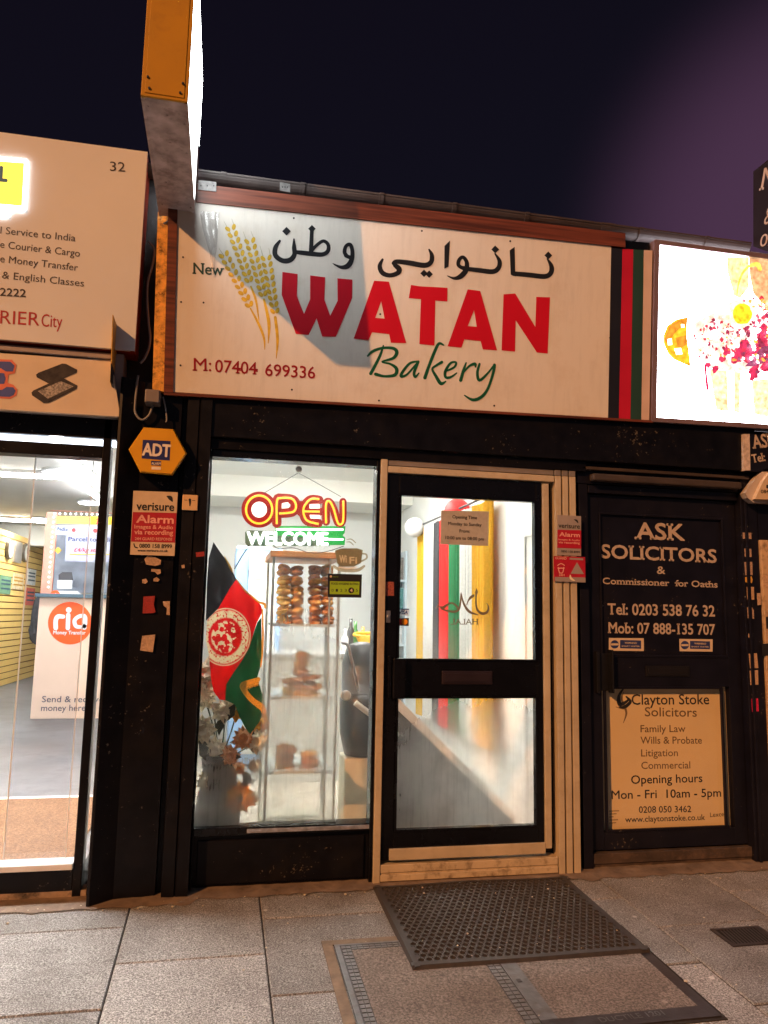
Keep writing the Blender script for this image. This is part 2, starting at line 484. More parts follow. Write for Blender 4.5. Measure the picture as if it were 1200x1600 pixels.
    def text(s, pl, body, p0, p1, hpx, bold=0, serif=False, h=0.0015, slant=0.0, mi=0, res=3, condense=None):
        """lettering on a plane: baseline from p0 to p1, capitals hpx tall (photo pixels)"""
        tris, (xmin, xmax), cap = glyphs(body, serif, res)
        A = pl.uv(*p0); B = pl.uv(*p1)
        d = (B - A); wlen = d.length; d.normalize()
        up = Vector((-d.y, d.x))
        if up.y < 0: up = -up
        hh = (pl.uv(p0[0], p0[1] - hpx) - A).length
        sx = wlen / max(1e-6, xmax - xmin); sy = hh / cap
        offs = [(0, 0)]
        if bold:
            offs = [(0, 0), (1, 0), (-1, 0), (0, 1), (0, -1), (.7, .7), (-.7, .7), (.7, -.7), (-.7, -.7)]
        for k, (ox, oy) in enumerate(offs):
            vmap = {}
            for tri in tris:
                vs = []
                for (x, y) in tri:
                    key = (round(x, 5), round(y, 5))
                    if key not in vmap:
                        q = A + d * ((x - xmin) * sx + slant * y * sy) + up * (y * sy) + Vector((ox, oy)) * bold * hh
                        vmap[key] = s.bm.verts.new(pl.pt(q, h + k * 0.00004))
                    vs.append(vmap[key])
                if len(set(vs)) == len(vs):
                    try:
                        f = s.bm.faces.new(vs); f.material_index = mi
                    except ValueError: pass
    def build(s, name, mats, parent=None, smooth=False, flip=False):
        me = bpy.data.meshes.new(name)
        if not isinstance(mats, (list, tuple)): mats = [mats]
        s.bm.to_mesh(me); s.bm.free()
        for m in mats: me.materials.append(m)
        if smooth:
            for p in me.polygons: p.use_smooth = True
        o = bpy.data.objects.new(name, me)
        COL.objects.link(o)
        if parent is not None:
            o.parent = parent
            o.matrix_parent_inverse = Matrix.Translation(parent_world(parent)).inverted()
        return o

def parent_world(p):
    return p.location.copy() if p.type == 'EMPTY' else Vector((0, 0, 0))

_GC = {}
def glyphs(body, serif, res):
    key = (body, serif, res)
    if key in _GC: return _GC[key]
    def mesh_of(t):
        c = bpy.data.curves.new('t', 'FONT'); c.body = t; c.resolution_u = res
        c.fill_mode = 'FRONT' if hasattr(c, 'fill_mode') else c.fill_mode
        o = bpy.data.objects.new('t', c); COL.objects.link(o)
        dg = bpy.context.evaluated_depsgraph_get(); dg.update()
        me = bpy.data.meshes.new_from_object(o.evaluated_get(dg))
        bpy.data.objects.remove(o); bpy.data.curves.remove(c)
        return me
    if 'cap' not in _GC:
        mh = mesh_of('H'); _GC['cap'] = max(v.co.y for v in mh.vertices); bpy.data.meshes.remove(mh)
    cap = _GC['cap']
    me = mesh_of(body)
    b = bmesh.new(); b.from_mesh(me); bpy.data.meshes.remove(me)
    bmesh.ops.remove_doubles(b, verts=b.verts[:], dist=1e-5)
    tris = [[(v.co.x, v.co.y) for v in f.verts] for f in b.faces if len(f.verts) >= 3]
    if serif:
        t = 0.085 * cap; ext = 0.085 * cap
        for e in b.edges:
            if len(e.link_faces) != 1: continue
            v0, v1 = e.verts
            if abs(v0.co.y - v1.co.y) > 2e-3: continue
            Lx = abs(v0.co.x - v1.co.x)
            if not (0.05 * cap < Lx < 0.30 * cap): continue
            if v0.co.x > v1.co.x: v0, v1 = v1, v0
            sl = []
            for v in (v0, v1):
                for e2 in v.link_edges:
                    if e2 is e or len(e2.link_faces) != 1: continue
                    w = e2.other_vert(v).co - v.co
                    if abs(w.y) < abs(w.x) * 1.1: sl.append(None)
                    else: sl.append(w.x / w.y)
            if None in sl or len(sl) < 2: continue
            if abs(sl[0] - sl[1]) > 0.4: continue
            y = v0.co.y
            fy = sum(v.co.y for v in e.link_faces[0].verts) / len(e.link_faces[0].verts)
            dy = t if fy > y else -t
            x0, x1 = v0.co.x - ext, v1.co.x + ext
            q = [(x0, y), (x1, y), (x1, y + dy), (x0, y + dy)]
            tris.append(q if dy > 0 else list(reversed(q)))
    xs = [p[0] for f in tris for p in f] or [0, 1]
    b.free()
    r = (tris, (min(xs), max(xs)), cap)
    _GC[key] = r
    return r

def tag(o, label=None, cat=None, group=None, kind=None):
    if label: o['label'] = label
    if cat: o['category'] = cat
    if group: o['group'] = group
    if kind: o['kind'] = kind
    return o
def thing(name, label, cat, loc=(0, 0, 0), group=None):
    o = bpy.data.objects.new(name, None); COL.objects.link(o)
    o.location = loc; o.empty_display_size = 0.1
    return tag(o, label, cat, group)
def crop(x0, y0, s):
    return lambda p: (x0 + p[0] / s, y0 + p[1] / s)

# ------------------------------------------------------------------ shared materials
BLACK = mk('black_gloss_paint', (0.0045, 0.0045, 0.0075), 0.36, spec=0.16, var=0.35, scale=14, bump=0.15, bscale=25, tint=(0.010, 0.0085, 0.009), tscale=5, tamt=0.7, chips=0.8)
BLACK2 = mk('black_satin_metal', (0.003, 0.003, 0.005), 0.26, spec=0.3, var=0.2)
NAVY = mk('navy_gloss_paint', (0.0065, 0.0065, 0.014), 0.38, spec=0.22, var=0.25, bump=0.1, bscale=30, tint=(0.013, 0.012, 0.018), tscale=4, tamt=0.5, chips=0.9)
CREAM = mk('cream_frame_paint', (0.47, 0.40, 0.30), 0.5, spec=0.3, var=0.10, scale=6, bump=0.1, bscale=40, tint=(0.20, 0.13, 0.07), tscale=22, tamt=0.22)
WHITEW = mk('white_wall_paint', (0.78, 0.79, 0.76), 0.7, var=0.03, scale=3)
CEILM = mk('white_ceiling_paint', (0.76, 0.76, 0.70), 0.8, var=0.04, scale=3)
STEEL = mk('brushed_steel', (0.42, 0.42, 0.43), 0.35, metal=0.9, var=0.2, scale=30)
GALV = mk('galvanised_sheet', (0.42, 0.39, 0.43), 0.55, metal=0.3, var=0.35, scale=16, bump=0.25, bscale=30, tint=(0.16, 0.14, 0.14), tscale=11, tamt=0.85)
DKMETAL = mk('dark_worn_metal', (0.07, 0.07, 0.075), 0.42, metal=0.7, var=0.3, scale=25, bump=0.2, bscale=80)
CABLE = mk('grey_cable_sheath', (0.22, 0.22, 0.23), 0.5, var=0.1)
PAPER = mk('pale_paper', (0.62, 0.56, 0.47), 0.8, var=0.15, scale=60)
INK = mk('black_ink', (0.012, 0.012, 0.014), 0.5, var=0.1)

# ================================================================== THE SETTING: pavement
def pavement():
    slabm = speckle_mat('granite_paving', (0.235, 0.232, 0.23), (0.06, 0.059, 0.058), (0.58, 0.58, 0.58), scale=180)
    slabs = [slabm] + [speckle_mat('granite_paving_' + n_, *[tuple(c * k for c in q) for q in ((0.235, 0.232, 0.23), (0.06, 0.059, 0.058), (0.58, 0.58, 0.58))], scale=s_, stain_amt=st_) for n_, k, s_, st_ in (('pale', 1.16, 170, .45), ('dull', .84, 190, .65))]
    jointm = mk('dark_joint_grit', (0.06, 0.05, 0.04), 0.9, var=0.4, scale=40, bump=0.5)
    mb = MB()
    # the bed the slabs lie on, out to the kerb
    mb.face([(-8, -5.0, gz(-5.0) - 0.006), (9, -5.0, gz(-5.0) - 0.006), (9, 0.12, -0.006), (-8, 0.12, -0.006)], 1)
    px, py_ = 0.555, 0.61
    g = 0.0022
    ci = 0
    x = -0.325 - px * 13
    while x < 8.5:
        off = -0.045 if (ci % 2 == 1) else -0.35
        y = 0.1
        ys = [off - k * py_ for k in range(-1, 9)]
        for y1 in ys:
            y0 = y1 - py_
            a0, a1 = max(y0, -5.0), min(y1, 0.1)
            if a1 - a0 < 0.03: continue
            t = random.uniform(-0.0012, 0.0012)
            P = lambda xx, yy, dz=0: (xx, yy, gz(yy) + t + dz)
            xa, xb = x + g, x + px - g; ya, yb = a0 + .0038, a1 - .0038
            si = random.choice((0, 0, 2, 3))
            if yb > 0: yb = a1
            b = 0.004
            top = [P(xa + b, ya + b), P(xb - b, ya + b), P(xb - b, yb - b), P(xa + b, yb - b)]
            low = [P(xa, ya, -0.005), P(xb, ya, -0.005), P(xb, yb, -0.005), P(xa, yb, -0.005)]
            mb.face(top, si)
            for k in range(4):
                mb.face([low[k], low[(k + 1) % 4], top[(k + 1) % 4], top[k]], si)
        x += px; ci += 1
    o = mb.build('pavement', [slabm, jointm, slabs[1], slabs[2]]); tag(o, kind='structure')
    rd = MB()
    z = gz(-5.0)
    rd.box(-40, 40, -5.15, -5.0, z - 0.13, z + 0.0, 0.01)
    tag(rd.build('kerb', mk('kerb_stone', (0.22, 0.21, 0.20), 0.8, bump=0.4)), kind='structure')
    r2 = MB(); r2.face([(-60, -60, z - 0.12), (60, -60, z - 0.12), (60, 60, z - 0.12), (-60, 60, z - 0.12)])
    tag(r2.build('road', mk('asphalt', (0.045, 0.045, 0.048), 0.85, var=0.3, scale=120, bump=0.6, bscale=200)), kind='structure')
pavement()

def mortar():
    """worn cement fillet where the shopfronts meet the slabs"""
    mb = MB(); n = 140
    m = mk('cement_fillet', (0.19, 0.14, 0.105), 0.9, var=0.4, scale=18, bump=0.8, bscale=70, tint=(0.05, 0.035, 0.025), tscale=9, tamt=0.8)
    row0, row1 = [], []
    for i in range(n + 1):
        x = -2.2 + 5.6 * i / n
        base = -0.115 if x < -0.05 else (-0.05 if x < 1.86 else -0.03)
        w = 0.035 + 0.03 * random.random() + (0.05 if x > 1.8 else 0)
        if -0.05 < x < 1.9: w += 0.02
        row0.append(mb.bm.verts.new((x, 0.08, 0.012 + random.uniform(0, .004))))
        row1.append(mb.bm.verts.new((x, base - w, gz(base - w) + 0.0025)))
    for i in range(n):
        mb.bm.faces.new([row1[i], row1[i + 1], row0[i + 1], row0[i]])
    tag(mb.build('cement_strip', m), kind='structure')
mortar()

# ================================================================== BAKERY SHOP (building)
X0, X1 = -0.077, 0.748             # display window opening
ZT, ZB = 2.024, 0.2745
BK = thing('bakery_shop', 'narrow bakery shopfront with black window frame and cream trimmed glass door', 'shop', (0.7, 0, 0))
F0 = PY(0.0)

def vx(a, b, y=0.0):
    return (W(*a, y).x + W(*b, y).x) / 2
def zz(px, py, y=0.0):
    return W(px, py, y).z

# pilaster between the two shops
mb = MB()
sec = [(-0.530, 0.06), (-0.512, -0.136), (-0.500, -0.140), (-0.409, -0.077), (-0.232, -0.062), (-0.228, -0.030), (-0.208, -0.030), (-0.204, -0.084), (-0.150, -0.088), (-0.146, -0.080), (-0.140, -0.088), (-0.088, -0.090), (-0.084, 0.06)]
mb.prism([(x, y, gz(y) - 0.01) for x, y in sec], [(x, y, 2.36) for x, y in sec])
mb.build('pilaster', BLACK, BK)

# rooms: floor, walls, ceiling
mb = MB(); mb.box(-0.40, 1.80, 0.10, 4.1, -0.02, 0.05)
mb.build('floor', mk('pale_floor_tile', (0.55, 0.50, 0.42), 0.35, var=0.08, scale=4), BK)
mb = MB()
mb.box(-0.46, -0.40, 0.06, 4.1, 0, 2.6)
mb.box(-0.40, 1.76, 4.04, 4.1, 0.05, 2.6)
mb.box(1.76, 1.84, 0.06, 4.1, 0, 2.6)
mb.build('interior_wall', WHITEW, BK)
mb = MB(); mb.box(-0.46, 1.84, 0.06, 4.1, 2.53, 2.58)
mb.box(-0.40, 1.76, 3.30, 4.04, 2.33, 2.53)            # dropped soffit at the back
mb.build('ceiling', CEILM, BK)
mb = MB()                                             # white side door on the right hand wall
mb.box(1.735, 1.76, 0.10, 0.42, 0.05, 1.74)
mb.box(1.725, 1.76, 0.40, 0.435, 0.05, 1.78)
mb.box(1.725, 1.76, 0.10, 0.40, 1.74, 1.78)
mb.build('side_door', mk('white_gloss_door', (0.74, 0.75, 0.72), 0.4, var=0.02), BK)

# upper wall behind the signs and the fascia beam
mb = MB()
mb.box(-4.2, 5.2, 0.02, 0.24, 2.36, 3.46)
mb.build('upper_wall', mk('dark_render', (0.03, 0.028, 0.03), 0.85, bump=0.5), BK)
mb = MB()
mb.box(-0.20, 2.93, -0.075, 0.06, 2.115, 2.36, 0.004)
mb.box(-0.088, 1.90, -0.05, 0.06, 2.06, 2.112, 0.003)
mb.build('fascia_beam', BLACK, BK)
mb = MB()
n = 12
rx0, rx1 = -4.2, 5.2
for i in range(n):
    y0 = 0.0 + i * 0.3; z0 = 3.46 + i * 0.095
    mb.face([(rx0, y0, z0 + .02), (rx1, y0, z0 + .02), (rx1, y0 + 0.32, z0 + 0.095), (rx0, y0 + 0.32, z0 + 0.095)])
    mb.face([(rx0, y0, z0), (rx1, y0, z0), (rx1, y0, z0 + .02), (rx0, y0, z0 + .02)])
mb.build('roof', mk('dark_roof_tile', (0.05, 0.03, 0.025), 0.8, var=0.4, scale=6), BK)

# display window
mb = MB()
mb.box(-0.083, X0, -0.035, 0.06, 0.0, 2.06, 0.003)
mb.box(X1, vx((592.7, 716), (578.7, 1377)), -0.035, 0.06, 0.0, 2.06, 0.003)
mb.box(X0, X1, -0.035, 0.06, ZT, 2.06, 0.003)
mb.box(X0, X1, -0.035, 0.06, ZB - 0.035, ZB, 0.003)
win = mb.build('display_window', BLACK2, BK)
fogw = dict(rough=0.29, milk=0.42, streak=0.80, blobs=[
    [(2, 0.25, 0.40, 0.8, 0.95), (2, 1.02, 1.18, 1.0, 0.34), (2, 1.32, 1.55, 1.0, 0.3), (0, 0.19, 0.26, 0.0, 1.0), (0, 0.57, 0.60, 1.0, 0.2)],
    [(2, 0.25, 0.8, 0.7, 0.05), (0, 0.19, 0.26, 1.0, 0.0)],
])
mb = MB(); mb.box(X0, X1, 0.008, 0.014, ZB, ZT)
me_pane = mb
gw = glass_mat('fogged_window_glass', fogw, gloss=0.9)
mb = MB(); mb.face([(X0, 0.01, ZB), (X1, 0.01, ZB), (X1, 0.01, ZT), (X0, 0.01, ZT)])
mb.build('pane', gw, win)
me_pane.bm.free()
mb = MB(); mb.box(0.165, X1 - 0.004, -0.045, -0.036, ZB - 0.024, ZB - 0.006, 0.001)
mb.build('sill', mk('worn_silver_sill', (0.55, 0.55, 0.58), 0.3, metal=0.8, var=0.3, scale=30), win)
mb = MB(); mb.box(X0, X1, 0.0, 0.06, -0.02, ZB - 0.035)
mb.box(X0 + 0.02, X1 - 0.02, -0.012, 0.0, 0.02, ZB - 0.06, 0.004)
mb.build('stall_riser', BLACK, BK)

# door frame, all cream aluminium strips
mxa, mxb = vx((592.7, 716), (578.7, 1377)), vx((603, 717), (590.5, 1376))
DZT = zz(700, 722.5)               # underside of the head strips
mb = MB()
mb.box(mxa + 0.002, mxb, -0.05, 0.06, -0.005, 2.06, 0.003)
sx = [((860.3, 737), (868, 1358)), ((870.6, 737), (877.7, 1358)), ((872.3, 737), (880, 1358)), ((881.2, 737), (889.6, 1358)), ((883.2, 737), (891.5, 1358)), ((892.5, 737), (902.4, 1358))]
sx = [vx(*p) for p in sx]
for a, b in ((0, 1), (2, 3), (4, 5)):
    mb.box(sx[a] + .002, sx[b] - .002, -0.05, 0.05, -0.005, zz(880, 747), 0.0015)
xr = sx[0] - 0.004
zc0, zc1, zc2 = zz(604, 740.5), zz(604, 730), zz(604, 717.5)
mb.box(mxb + 0.002, xr + 0.0, -0.048, 0.05, zc0, zc1 - 0.002, 0.003)
df = mb.build('door_frame', CREAM, BK)
mb = MB()
mb.box(mxb + 0.002, xr, -0.042, 0.05, zc1 + 0.002, zc2, 0.003)
for a, b in ((0, 1), (2, 3), (4, 5)):
    mb.box(sx[a], sx[b], -0.046, 0.05, zz(880, 747) + 0.002, zz(880, 737.5), 0.003)
mb.build('head_strip', mk('grey_head_strip', (0.20, 0.18, 0.18), 0.5, var=0.15), BK)
mb = MB()
mb.box(xr, sx[5] + 0.03, 0.02, 0.06, -0.01, 2.058)
mb.box(mxb, xr, 0.02, 0.06, zc2, 2.058)
mb.box(xr - 0.06, xr - 0.0005, 0.032, 0.06, 0.0, zc2 - .001)
mb.box(mxb + .001, mxb + 0.05, 0.032, 0.06, 0.0, zc2 - .001)
mb.build('frame_backing', BLACK2, BK)
mb = MB()
tz = [zz(600, 1372.3), zz(600, 1362.2), zz(600, 1359.5), zz(600, 1347), zz(600, 1339)]
mb.box(mxb + 0.002, xr, -0.05, 0.06, tz[0], tz[1], 0.003)
mb.box(mxb + 0.002, xr, -0.046, 0.06, tz[2], tz[3], 0.003)
mb.box(mxb + 0.002, xr, -0.04, 0.06, tz[1], tz[2])
mb.build('threshold', mk('scuffed_cream_threshold', (0.50, 0.41, 0.29), 0.5, var=0.12, tint=(0.07, 0.04, 0.02), tscale=16, tamt=0.75, bump=0.2), BK)

# the door leaf
gx0, gx1 = 0.868, 1.616
gzt, gzu, gzl, gzb = 1.889, zz(730, 1032.3), zz(730, 1087), zz(730, 1293)
lx0, lx1 = mxb + 0.004, vx((842, 756), (848, 1314))
lzb, lzt = zz(730, 1336), zc0 - 0.004
mb = MB()
mb.box(lx0, gx0, -0.03, 0.03, lzb, lzt, 0.003)
mb.box(gx1, lx1, -0.03, 0.03, lzb, lzt, 0.003)
mb.box(gx0, gx1, -0.03, 0.03, gzt, lzt, 0.003)
mb.box(gx0, gx1, -0.03, 0.03, gzl, gzu, 0.003)
mb.box(gx0, gx1, -0.03, 0.03, lzb, gzb, 0.003)
# glazing beads
for z0, z1 in ((gzu, gzt), (gzb, gzl)):
    mb.box(gx0, gx0 + 0.012, -0.036, 0.0, z0, z1); mb.box(gx1 - 0.012, gx1, -0.036, 0.0, z0, z1)
    mb.box(gx0 + 0.012, gx1 - 0.012, -0.036, 0.0, z1 - 0.010, z1); mb.box(gx0 + 0.012, gx1 - 0.012, -0.036, 0.0, z0, z0 + 0.010)
door = mb.build('door', BLACK2, BK)
fogd = dict(rough=0.40, milk=0.36, streak=0.82, blobs=[
    [(2, 0.62, 0.86, 0.78, 0.30), (2, 0.92, 1.02, 1.0, 0.35), (2, 1.02, 1.06, 1.0, 0.0), (0, 0.88, 1.30, 0.48, 1.0)],
    [(2, 1.0, 1.05, 0.0, 1.0), (2, 1.08, 1.35, 0.22, 0.02)],
])
gd = glass_mat('fogged_door_glass', fogd, gloss=0.9)
for z0, z1 in ((gzu, gzt), (gzb, gzl)):
    mb = MB(); mb.face([(gx0, 0.0, z0), (gx1, 0.0, z0), (gx1, 0.0, z1), (gx0, 0.0, z1)])
    mb.build('pane', gd, door)
mb = MB()
a = W(690, 1048, -.032); b = W(769, 1069.5, -.032)
mb.box(a.x, b.x, -0.04, -0.030, b.z, a.z, 0.004)
mb.box(a.x + .012, b.x - .012, -0.045, -0.040, b.z + .012, a.z - .012, 0.002)
mb.build('letter_plate', mk('dark_bronze_plate', (0.05, 0.035, 0.045), 0.3, metal=0.6, var=0.15), door)
mb = MB()
a = W(612, 1028, -.035); b = W(631, 1091, -.035)
mb.box(a.x, b.x, -0.075, -0.030, b.z, a.z, 0.006)
mb.box(a.x - .02, a.x - .003, -0.055, -0.030, b.z + .004, a.z + .01, 0.003)
mb.build('handle', BLACK2, door)
mb = MB()
a = W(603, 954, -.032); b = W(610, 973, -.032)
pts = [(a.x, a.z), (b.x, a.z), (b.x, b.z), (a.x, b.z)]
mb.box(a.x, b.x, -0.036, -0.030, b.z, a.z, 0.003)
mb.lathe(((a.x + b.x) / 2, -0.036, (a.z + b.z) / 2), [(0.009, 0), (0.009, 0.004), (0.005, 0.004)], 14, axis='Y')
mb.build('lock', STEEL, door)
mb = MB()
mb.box(vx((842, 756), (848, 1314)) + 0.001, vx((852.5, 757), (857, 1322)), -0.044, 0.03, zz(850, 1322), zz(850, 758), 0.003)
mb.box(W(607.5, 1329, -.03).x, vx((842, 756), (848, 1314)), -0.046, -0.031, lzb + 0.003, zz(730, 1317.5), 0.003)
mb.build('weather_strip', CREAM, door)

# ================================================================== COURIER SHOP (building on the left)
CS = thing('courier_shop', 'brightly lit courier shop with full height glass front beside the bakery', 'shop', (-1.6, 0, 0))
FLZ = 0.12
mb = MB(); mb.box(-5.4, -0.56, 0.10, 13.5, 0.0, FLZ)
mb.build('floor', mk('grey_concrete_floor', (0.15, 0.155, 0.17), 0.5, var=0.25, scale=3, tint=(0.09, 0.095, 0.105), tscale=5, tamt=0.6), CS)
mb = MB()
mb.box(-0.54, -0.47, 0.06, 13.5, 0.0, 2.75)
mb.box(-5.4, -0.54, 13.4, 13.5, 0.0, 2.75)
mb.box(-5.46, -5.4, 0.06, 13.5, 0.0, 2.75)
mb.build('interior_wall', WHITEW, CS)
mb = MB(); mb.box(-5.46, -0.47, 0.06, 13.5, 2.62, 2.70)
mb.box(-5.4, -0.54, 9.6, 9.9, 2.30, 2.62)
mb.build('ceiling', CEILM, CS)
mb = MB()
SZ = 0.148
zgt = zz(80, 713)
mb.box(-0.590, -0.553, -0.03, 0.06, 0.0, 2.36, 0.003)        # jamb
mb.box(-4.0, -0.590, -0.03, 0.06, zgt, zz(0, 689), 0.003)      # transom bar
mb.box(-4.0, -0.53, -0.03, 0.06, zz(0, 677.5), 2.36, 0.003)
mb.box(-4.0, -0.590, -0.03, 0.06, 0.03, SZ - 0.028, 0.003)
mb.build('front_frame', BLACK, CS)
mb = MB()
mb.box(-4.0, -0.592, -0.045, 0.06, SZ - 0.026, SZ, 0.003)
mb.build('sill', mk('pale_blue_sill', (0.66, 0.70, 0.76), 0.35, var=0.06), CS)
mb = MB()
mb.box(-4.0, -0.53, -0.028, 0.05, -0.02, 0.03)
mb.build('plinth', mk('peeling_plinth', (0.30, 0.22, 0.16), 0.9, var=0.3, scale=20, bump=0.6, tint=(0.012, 0.012, 0.014), tscale=12, tamt=1.0), CS)
clear = glass_mat('clear_shop_glass', None, gloss=0.6)
mb = MB(); mb.face([(-4.0, 0.02, SZ), (-0.59, 0.02, SZ), (-0.59, 0.02, zgt), (-4.0, 0.02, zgt)])
mb.build('pane', clear, CS)
mb = MB(); mb.face([(-0.553, 0.03, 0.05), (-0.53, 0.03, 0.05), (-0.53, 0.03, 2.03), (-0.553, 0.03, 2.03)])
mb.build('side_pane', clear, CS)  # added slit pane, shows the orange strip that imitates a reflection
bl = glass_mat('bluish_leaf_glass', None, tint=(0.93, 0.95, 1.0), gloss=0.9)
xa, xb = vx((57, 712), (4, 1344), .05), vx((146, 720), (102, 1344), .05)
mb = MB(); mb.face([(xa, 0.055, SZ), (xb, 0.055, SZ), (xb, 0.055, zgt), (xa, 0.055, zgt)])
leaf = mb.build('glass_leaf', bl, CS)
mb = MB(); mb.box(xa - 0.003, xa + 0.002, 0.050, 0.060, SZ, zgt); mb.box(xb - 0.0015, xb + 0.0015, 0.050, 0.060, SZ, zgt)
mb.build('polished_edge', mk('pale_glass_edge', (0.80, 0.84, 0.86), 0.25, var=0.03), leaf)

# ================================================================== SOLICITORS' OFFICE (building on the right)
SOF = thing('solicitors_office', 'dark navy office front with lettered door beside the bakery', 'office', (2.4, 0, 0))
dx0, dx1 = vx((918, 770), (926, 1335)), vx((1157, 780), (1166, 1325))
dzt, dzb = zz(1040, 778), zz(1040, 1326)
mb = MB()
mb.box(sx[5] + 0.031, dx0 - 0.004, -0.015, 0.10, -0.01, 2.0, 0.004)
mb.box(dx1 + 0.004, 2.955, -0.03, 0.10, -0.01, 2.112, 0.004)
mb.box(dx1 + 0.022, dx1 + 0.04, -0.042, -0.03, 0.0, 2.05, 0.004)
mb.box(dx0, dx1, -0.01, 0.10, dzt + 0.004, 2.0, 0.004)
mb.box(sx[5] + 0.02, 2.95, -0.02, 0.10, 2.0, 2.112)
mb.build('door_surround', NAVY, SOF)
mb = MB()
mb.box(1.93, dx1 - 0.01, -0.07, -0.02, zz(1000, 755, -.06), zz(1000, 744, -.06), 0.008)
mb.box(1.88, 2.9, -0.05, -0.02, zz(1000, 738, -.06), zz(1000, 733, -.06), 0.004)
mb.build('ledge', mk('brown_weathered_ledge', (0.045, 0.033, 0.032), 0.7, var=0.3, bump=0.4, tint=(0.03, 0.025, 0.03), tscale=8, tamt=0.6), SOF)
def frame_with_panel(y0, y1, yin):
    a = W(934, 800, y0); b = W(1138, 1028, y0); c = W(943, 1073, y0); d = W(1137, 1293, y0)
    px0, px1 = a.x + .004, b.x
    return px0, px1, a.z, b.z, c.x, d.x, c.z, d.z
pu = frame_with_panel(0.02, 0, 0)
mb = MB()
yl = 0.02
mb.box(dx0, pu[0], yl, 0.07, dzb, dzt, 0.002); mb.box(pu[1], dx1, yl, 0.07, dzb, dzt, 0.002)
mb.box(pu[0], pu[1], yl, 0.07, pu[2], dzt); mb.box(pu[0], pu[1], yl, 0.07, pu[6], pu[3]); mb.box(pu[0], pu[1], yl, 0.07, dzb, pu[7])
mb.box(pu[0], pu[1], yl + 0.012, 0.07, pu[3], pu[2])
for q in ((pu[0], pu[1], pu[3], pu[2]), (pu[4], pu[5], pu[7], pu[6])):
    w = 0.012
    mb.box(q[0], q[0] + w, yl - 0.006, yl + 0.012, q[2], q[3], .003); mb.box(q[1] - w, q[1], yl - 0.006, yl + 0.012, q[2], q[3], .003)
    mb.box(q[0] + w, q[1] - w, yl - 0.006, yl + 0.012, q[3] - w, q[3], .003); mb.box(q[0] + w, q[1] - w, yl - 0.006, yl + 0.012, q[2], q[2] + w, .003)
sdoor = mb.build('door', NAVY, SOF)
tag(sdoor)
LET = mk('faded_cream_vinyl', (0.46, 0.37, 0.31), 0.6, var=0.12, scale=80)
SD = PY(yl + 0.011)
mb = MB()
mb = MB(); mb.text(SD, 'ASK', (992, 841.6), (1069.3, 844.4), 25, bold=0.035, serif=True); mb.build('lettering', LET, sdoor)
mb = MB(); mb.text(SD, 'SOLICITORS', (939.8, 871.5), (1119.2, 879.1), 20.5, bold=0.035, serif=True); mb.build('lettering', LET, sdoor)
mb = MB(); mb.text(SD, '&', (1026.4, 896.4), (1039, 896.6), 11.5, bold=0.02); mb.build('lettering', LET, sdoor)
mb = MB(); mb.text(SD, 'Commissioner', (941.5, 912.2), (1045.5, 915.6), 9.5, bold=0.028, serif=True); mb.build('lettering', LET, sdoor)
mb = MB(); mb.text(SD, 'for', (1054.5, 916), (1075, 916.6), 9.5, bold=0.028, serif=True); mb.build('lettering', LET, sdoor)
mb = MB(); mb.text(SD, 'Oaths', (1080.5, 916.8), (1120.9, 918), 9.5, bold=0.028, serif=True); mb.build('lettering', LET, sdoor)
mb = MB(); mb.text(SD, 'Tel: 0203 538 76 32', (949.7, 960), (1116.6, 963), 17, bold=0.028, serif=True); mb.build('lettering', LET, sdoor)
mb = MB(); mb.text(SD, 'Mob: 07 888-135 707', (950, 989), (1117, 991.8), 16.5, bold=0.028, serif=True); mb.build('lettering', LET, sdoor)
mb = MB()
a = W(1008, 1040, yl); b = W(1077, 1057, yl)
mb.box(a.x, b.x, yl - 0.008, yl, b.z, a.z, 0.003)
mb.box(a.x + .012, b.x - .012, yl - 0.013, yl - 0.008, b.z + .010, a.z - .010, 0.002)
mb.build('letter_plate', mk('dull_black_plate', (0.02, 0.018, 0.02), 0.35, metal=0.5), sdoor)
mb = MB()
a = W(932, 1018, yl - .03); b = W(957, 1083, yl - .03)
mb.box(a.x, a.x + 0.022, yl - 0.03, yl, b.z, a.z, 0.004); mb.box(b.x - 0.010, b.x, yl - 0.055, yl, b.z, a.z + .01, 0.004)
mb.box(a.x + 0.022, b.x - 0.010, yl - 0.012, yl, b.z + .01, a.z - .01, 0.002)
mb.build('handle', mk('black_metal_handle', (0.03, 0.03, 0.035), 0.25, metal=0.7), sdoor)
mb = MB()
mb.box(dx0 - 0.004, dx1 + 0.004, -0.005, 0.10, zz(1040, 1345), zz(1040, 1329), 0.003)
mb.box(dx0 - 0.004, dx1 + 0.004, 0.004, 0.10, -0.01, zz(1040, 1345))
mb.build('step', mk('worn_dark_step', (0.05, 0.035, 0.03), 0.8, var=0.4, bump=0.6, tint=(0.16, 0.10, 0.07), tscale=14, tamt=0.5), SOF)
mb = MB()
mb.box(2.958, 5.2, -0.045, 0.10, 0.0, zz(1190, 845), 0.004)
mb.build('cream_hoarding', mk('grubby_cream_board', (0.48, 0.33, 0.20), 0.7, var=0.12, tint=(0.08, 0.045, 0.02), tscale=24, tamt=0.7, bump=0.2), SOF)
mb = MB()
mb.box(2.958, 5.2, -0.03, 0.10, zz(1190, 845) + 0.003, 2.36)
mb.build('upper_board', NAVY, SOF)
mb = MB()
mb.box(1.86, 5.2, 0.105, 0.3, 0.0, 2.36)
mb.build('rear_wall', BLACK2, SOF)

